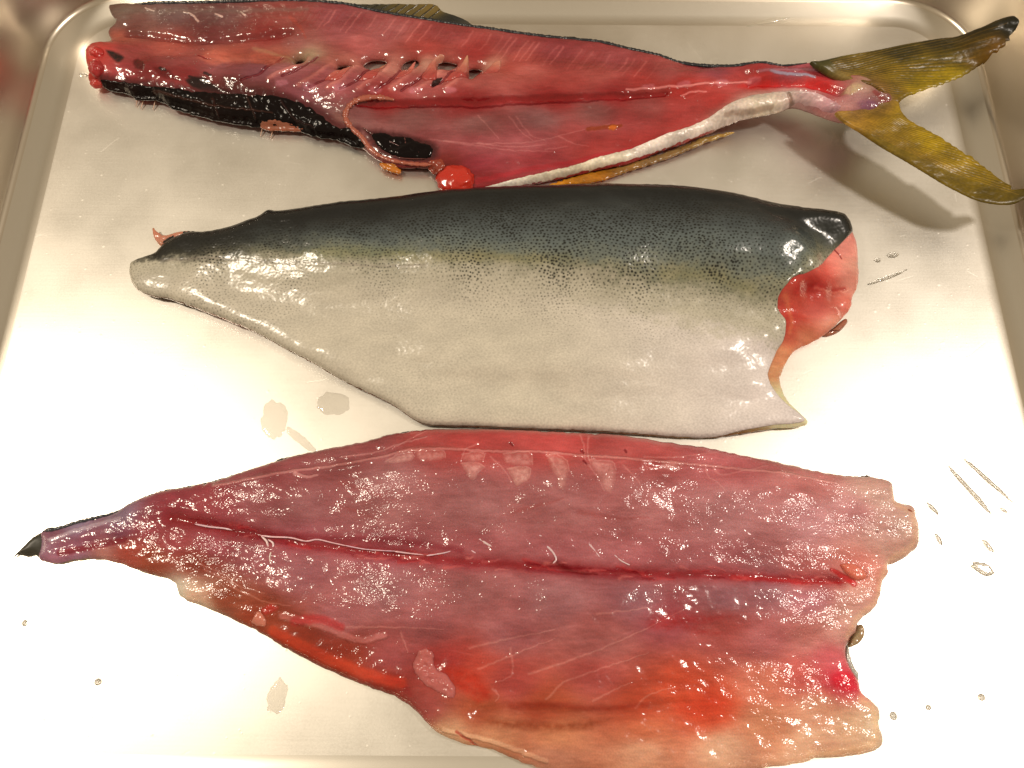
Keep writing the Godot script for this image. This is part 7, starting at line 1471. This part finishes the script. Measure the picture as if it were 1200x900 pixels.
	part("bone_tip", drape(smooth([34.6, -48.8, 38.9, -48, 43.3, -47.7, 44.4, -44.7, 43.9, -39.8, 42.2, -35.7, 39.7, -36.9, 38.6, -39.8, 36.2, -44], 0.8, true, 0.4), s, 1.4, 0.3, 0.3, 0.15, 7).mesh(), membrane(Color8(220, 164, 155), 0.08), t)
	part("bone_tip", drape(smooth([2.8, -51.3, 7.9, -52.1, 13.1, -51.6, 13.7, -47, 7.9, -46.6, 3.4, -47.9], 0.8, true, 0.4), s, 1.4, 0.3, 0.3, 0.15, 8).mesh(), membrane(Color8(220, 159, 152), 0.08), t)
	part("bone_tip", drape(smooth([-12.8, -50.6, -6.8, -51.5, -4.3, -50.6, -4.8, -47.8, -11.5, -47.6], 0.8, true, 0.4), s, 1.4, 0.3, 0.3, 0.15, 9).mesh(), membrane(Color8(224, 161, 152), 0.08), t)
	part("bone_tip", drape(smooth([61.8, -48.1, 66.8, -48.7, 70, -47.5, 66.5, -45, 62.5, -45.4], 0.8, true, 0.4), s, 1.4, 0.3, 0.3, 0.15, 10).mesh(), membrane(Color8(222, 168, 158), 0.08), t)
	part("membrane_flap", drape(smooth([-27.5, 21.1, -26, 18.9, -23.6, 18.3, -21.2, 20, -21.1, 23.4, -19.2, 25.6, -16.8, 26.7, -14.3, 29.5, -13.1, 32.8, -14.2, 34.5, -17.2, 33.4, -20.9, 31.8, -24.6, 29.6, -27, 26.8, -28.3, 24], 1.0, true, 0.5), s, 2.4, 1.2, 0.35, 0.9, 12).mesh(), plain_wet(Color8(180, 94, 92), 0.2, 0.2), t).set_meta("label", "pink crumpled flap of membrane")
	part("membrane_flap", drape(smooth([-87, 9.8, -86.1, 7.6, -84.7, 5.8, -82.3, 8.1, -81.5, 10.5, -84.4, 11], 1.0, true, 0.5), s, 1.4, 0.8, 0.3, 0.4, 2).mesh(), plain_wet(Color8(196, 112, 96), 0.2, 0.2), t)
	part("membrane_flap", drape(smooth([125.9, -11.5, 130.3, -12.2, 133.8, -10.1, 135.3, -7.4, 131.9, -5.9, 128.7, -7.3], 1.0, true, 0.4), s, 1.6, 2.0, 0.35, 0.4, 2).mesh(), plain_wet(Color8(214, 110, 94), 0.18, 0.4), t)
	part("loose_thread", cord([-111.3, 7.8, -25, -106, 7.2, -24.1, -100.6, 7, -23.6, -97.3, 7.2, -22.9], 0.35, 0.3, 0.8, 0.3, 0), plain_wet(Color8(228, 181, 187), 0.22, 0.3), t)
	part("loose_thread", cord([-86.4, 8.3, -20.9, -82.1, 8.7, -20.3, -75.2, 8.8, -20, -69.4, 8.8, -18.8, -65.1, 8.8, -19.4, -59.4, 8.9, -18.2, -53.6, 9.1, -17], 0.34, 0.22, 0.8, 0.3, 1), plain_wet(Color8(238, 182, 186), 0.22, 0.3), t)
	part("loose_thread", cord([-54.9, 9.1, -17.3, -48.2, 9.5, -16, -41.8, 10.2, -15.4, -35.2, 11, -15], 0.24, 0.16, 0.8, 0.3, 2), plain_wet(Color8(227, 178, 190), 0.22, 0.3), t)
	part("loose_thread", cord([-36.4, 10.9, -15, -31.4, 11.3, -14.3, -25.8, 11.7, -13.7], 0.32, 0.2, 0.8, 0.3, 3), plain_wet(Color8(230, 176, 179), 0.22, 0.3), t)
	part("loose_thread", cord([-86, 8.4, -20.6, -83.8, 8.6, -18.7, -83, 8.7, -16.9, -81.6, 8.7, -15.3, -81.2, 8.8, -17.8, -83.3, 8.7, -19.3], 0.4, 0.35, 0.8, 0.3, 4), plain_wet(Color8(234, 190, 188), 0.22, 0.3), t)
	part("loose_thread", cord([-81.3, 8.7, -15.6, -82, 8.7, -13.2, -81.4, 8.8, -10.7], 0.4, 0.25, 0.8, 0.3, 5), plain_wet(Color8(227, 192, 178), 0.22, 0.3), t)
	part("loose_thread", cord([-24.6, 11.7, -13.4, -18.4, 11.8, -14.4, -15.4, 11.8, -15.3], 0.28, 0.2, 0.8, 0.3, 6), plain_wet(Color8(230, 184, 191), 0.22, 0.3), t)
	part("loose_thread", cord([-6.2, 11.8, -19.6, -2.5, 11.8, -17.5, 1.2, 11.8, -15.4], 0.55, 0.35, 0.8, 0.3, 7), plain_wet(Color8(229, 182, 179), 0.22, 0.3), t)
	part("loose_thread", cord([-1.6, 11.8, -19.3, 3.1, 11.8, -17.8, 6.8, 11.8, -16.9], 0.4, 0.3, 0.8, 0.3, 8), plain_wet(Color8(238, 184, 187), 0.22, 0.3), t)
	part("loose_thread", cord([18.8, 12.1, -17, 20.9, 12, -14.9, 22.1, 12, -12.4, 20.9, 12, -10.9], 0.45, 0.3, 0.8, 0.3, 9), plain_wet(Color8(232, 184, 186), 0.22, 0.3), t)
	part("loose_thread", cord([33.9, 12.2, -18, 36, 12, -15.6, 37.8, 11.9, -13.2], 0.4, 0.25, 0.8, 0.3, 10), plain_wet(Color8(230, 176, 179), 0.22, 0.3), t)
	part("loose_thread", cord([43.1, 11.8, -14.1, 45.5, 11.8, -12, 48.5, 11.8, -10.5], 0.3, 0.25, 0.8, 0.3, 11), plain_wet(Color8(232, 187, 187), 0.22, 0.3), t)
	part("loose_thread", cord([-12.3, 11.8, -16.5, -9.2, 11.8, -15.6, -6.7, 11.8, -14.4], 0.5, 0.35, 0.8, 0.3, 12), plain_wet(Color8(238, 181, 189), 0.22, 0.3), t)
	part("loose_thread", cord([11.7, 12.2, -22.4, 17, 12.3, -20.6, 21.6, 12.3, -19.1], 0.35, 0.25, 0.8, 0.3, 13), plain_wet(Color8(233, 186, 189), 0.22, 0.3), t)
	var bit_150 := Sheet.new([smooth([128.9, 13.7, 131.3, 9.9, 133.4, 8.7, 134.3, 10.7, 133.3, 13.7, 130.5, 16, 127.9, 16.6], 1.0, true, 0.3)], 0.3, 2.0)
	bit_150.body(field([0, 0, 1.8, 10, 0, 1.8], 1, bit_150.x0, bit_150.z0, 0.3, bit_150.nx, bit_150.nz), PackedFloat32Array(), 1.2, 0.3, 0.3, 3)
	part("skin_scrap", bit_150.mesh(), plain_wet(Color8(150, 125, 95), 0.15, 0.2), t)
	var bit_165 := Sheet.new([smooth([126.1, 18.7, 127.4, 15.8, 128, 20.1, 128.8, 23.6, 130, 25.9, 129.3, 28.4, 127.2, 25.9, 125.9, 22.4], 1.0, true, 0.3)], 0.3, 2.0)
	bit_165.body(field([0, 0, 1.8, 10, 0, 1.8], 1, bit_165.x0, bit_165.z0, 0.3, bit_165.nx, bit_165.nz), PackedFloat32Array(), 1.2, 0.3, 0.3, 3)
	part("skin_scrap", bit_165.mesh(), plain_wet(Color8(165, 160, 155), 0.15, 0.2), t)


func build_drops() -> void:
	var water := StandardMaterial3D.new()
	water.transparency = BaseMaterial3D.TRANSPARENCY_ALPHA
	water.albedo_color = Color(1, 1, 1, 0.02)
	water.refraction_enabled = true
	water.refraction_scale = 0.033
	water.roughness = 0.03
	drop(water, Vector2(176.3, 72.4), 4.1, 2.2, 25, 1.1, 1, "oval water drop on the tray right of the pink fillet, below two long streaks")
	drop(water, Vector2(179.9, 63.9), 2.9, 1.0, 55, 0.8, 2, "thin curved water trace just above the oval drop by the pink fillet")
	drop(water, Vector2(177.2, 42.7), 11.2, 1.0, 55, 0.8, 3, "long water streak on the tray right of the pink fillet, left one of a pair")
	drop(water, Vector2(184.9, 38.6), 11.3, 0.8, 48, 0.8, 4, "long water streak on the tray right of the pink fillet, right one of a pair")
	drop(water, Vector2(161.5, 49.7), 2.9, 0.8, 50, 0.8, 5, "short water trace close beside the pink fillet's upper right corner")
	drop(water, Vector2(-71.7, 8.8), 6.8, 4.8, 0, 0.55, 6, "round flat water film in the gap under the skin-side fillet")
	drop(water, Vector2(-94.2, 15.8), 5.4, 8.1, -8, 0.5, 7, "irregular upright water film left of the round one, above the pink fillet")
	drop(water, Vector2(-83.3, 23.8), 8.1, 1.7, 38, 0.4, 8, "smeared water trail running from the upright film to the pink fillet")
	drop(water, Vector2(-82.4, 117.9), 3.3, 6.0, 8, 0.45, 9, "faint whitish water film below the pink fillet near the tray's front edge")
	drop(water, Vector2(-146.6, 113.7), 1.2, 1.2, 0, 1.0, 10, "single tiny water drop on the empty lower left of the tray")
	drop(water, Vector2(-176.9, 93.8), 0.9, 1.2, 0, 0.8, 11, "tiny water drop near the left edge below the fish tail tip")
	drop(water, Vector2(134.8, 123.3), 1.2, 1.4, 0, 1.0, 12, "tiny water drop right beside the pink fillet's lower right corner")
	drop(water, Vector2(167.0, 117.0), 1.2, 1.2, 0, 1.0, 13, "tiny water drop in the lower right corner of the tray")
	drop(water, Vector2(147.6, 120.5), 0.9, 0.9, 0, 0.9, 14, "tiny water drop with a thin tail right of the pink fillet's belly")
	drop(water, Vector2(172.6, 103.8), 0.9, 1.8, 0, 0.7, 15, "small crescent water drop low on the right of the tray")
	drop(water, Vector2(163.4, -60.0), 2.6, 1.5, -10, 0.9, 16, "water drop just right of the skin-side fillet's red cut end")
	drop(water, Vector2(156.4, -57.5), 1.5, 1.1, 0, 0.8, 17, "smaller water drop touching distance from the red cut end")
	drop(water, Vector2(159.5, -49.3), 9.5, 0.9, -22, 0.8, 18, "slanting water smear right of the skin-side fillet's red cut end")
	drop(water, Vector2(-202.2, -153.2), 2.0, 1.0, 0, 0.8, 19, "small water drop left of the carcass's backbone end")
	drop(water, Vector2(129.4, -189.6), 16.6, 1.7, -16, 0.6, 20, "wavy water streak along the back of the tray above the tail")
	drop(water, Vector2(223.8, -112.9), 1.9, 3.1, 10, 1.2, 21, "water drop hanging on the right tray wall between the tail lobes")
	drop(water, Vector2(210.3, -189.7), 10.8, 1.2, 12, 0.5, 22, "faint water streak in the back right corner of the tray")
	drop(water, Vector2(161.7, 61.4), 0.8, 2.3, -20, 0.8, 23, "small crescent water trace right of the pink fillet's tip")
	drop(water, Vector2(188.5, 50.2), 1.6, 0.7, 40, 0.8, 24, "tiny water trace at the lower end of the paired streaks")
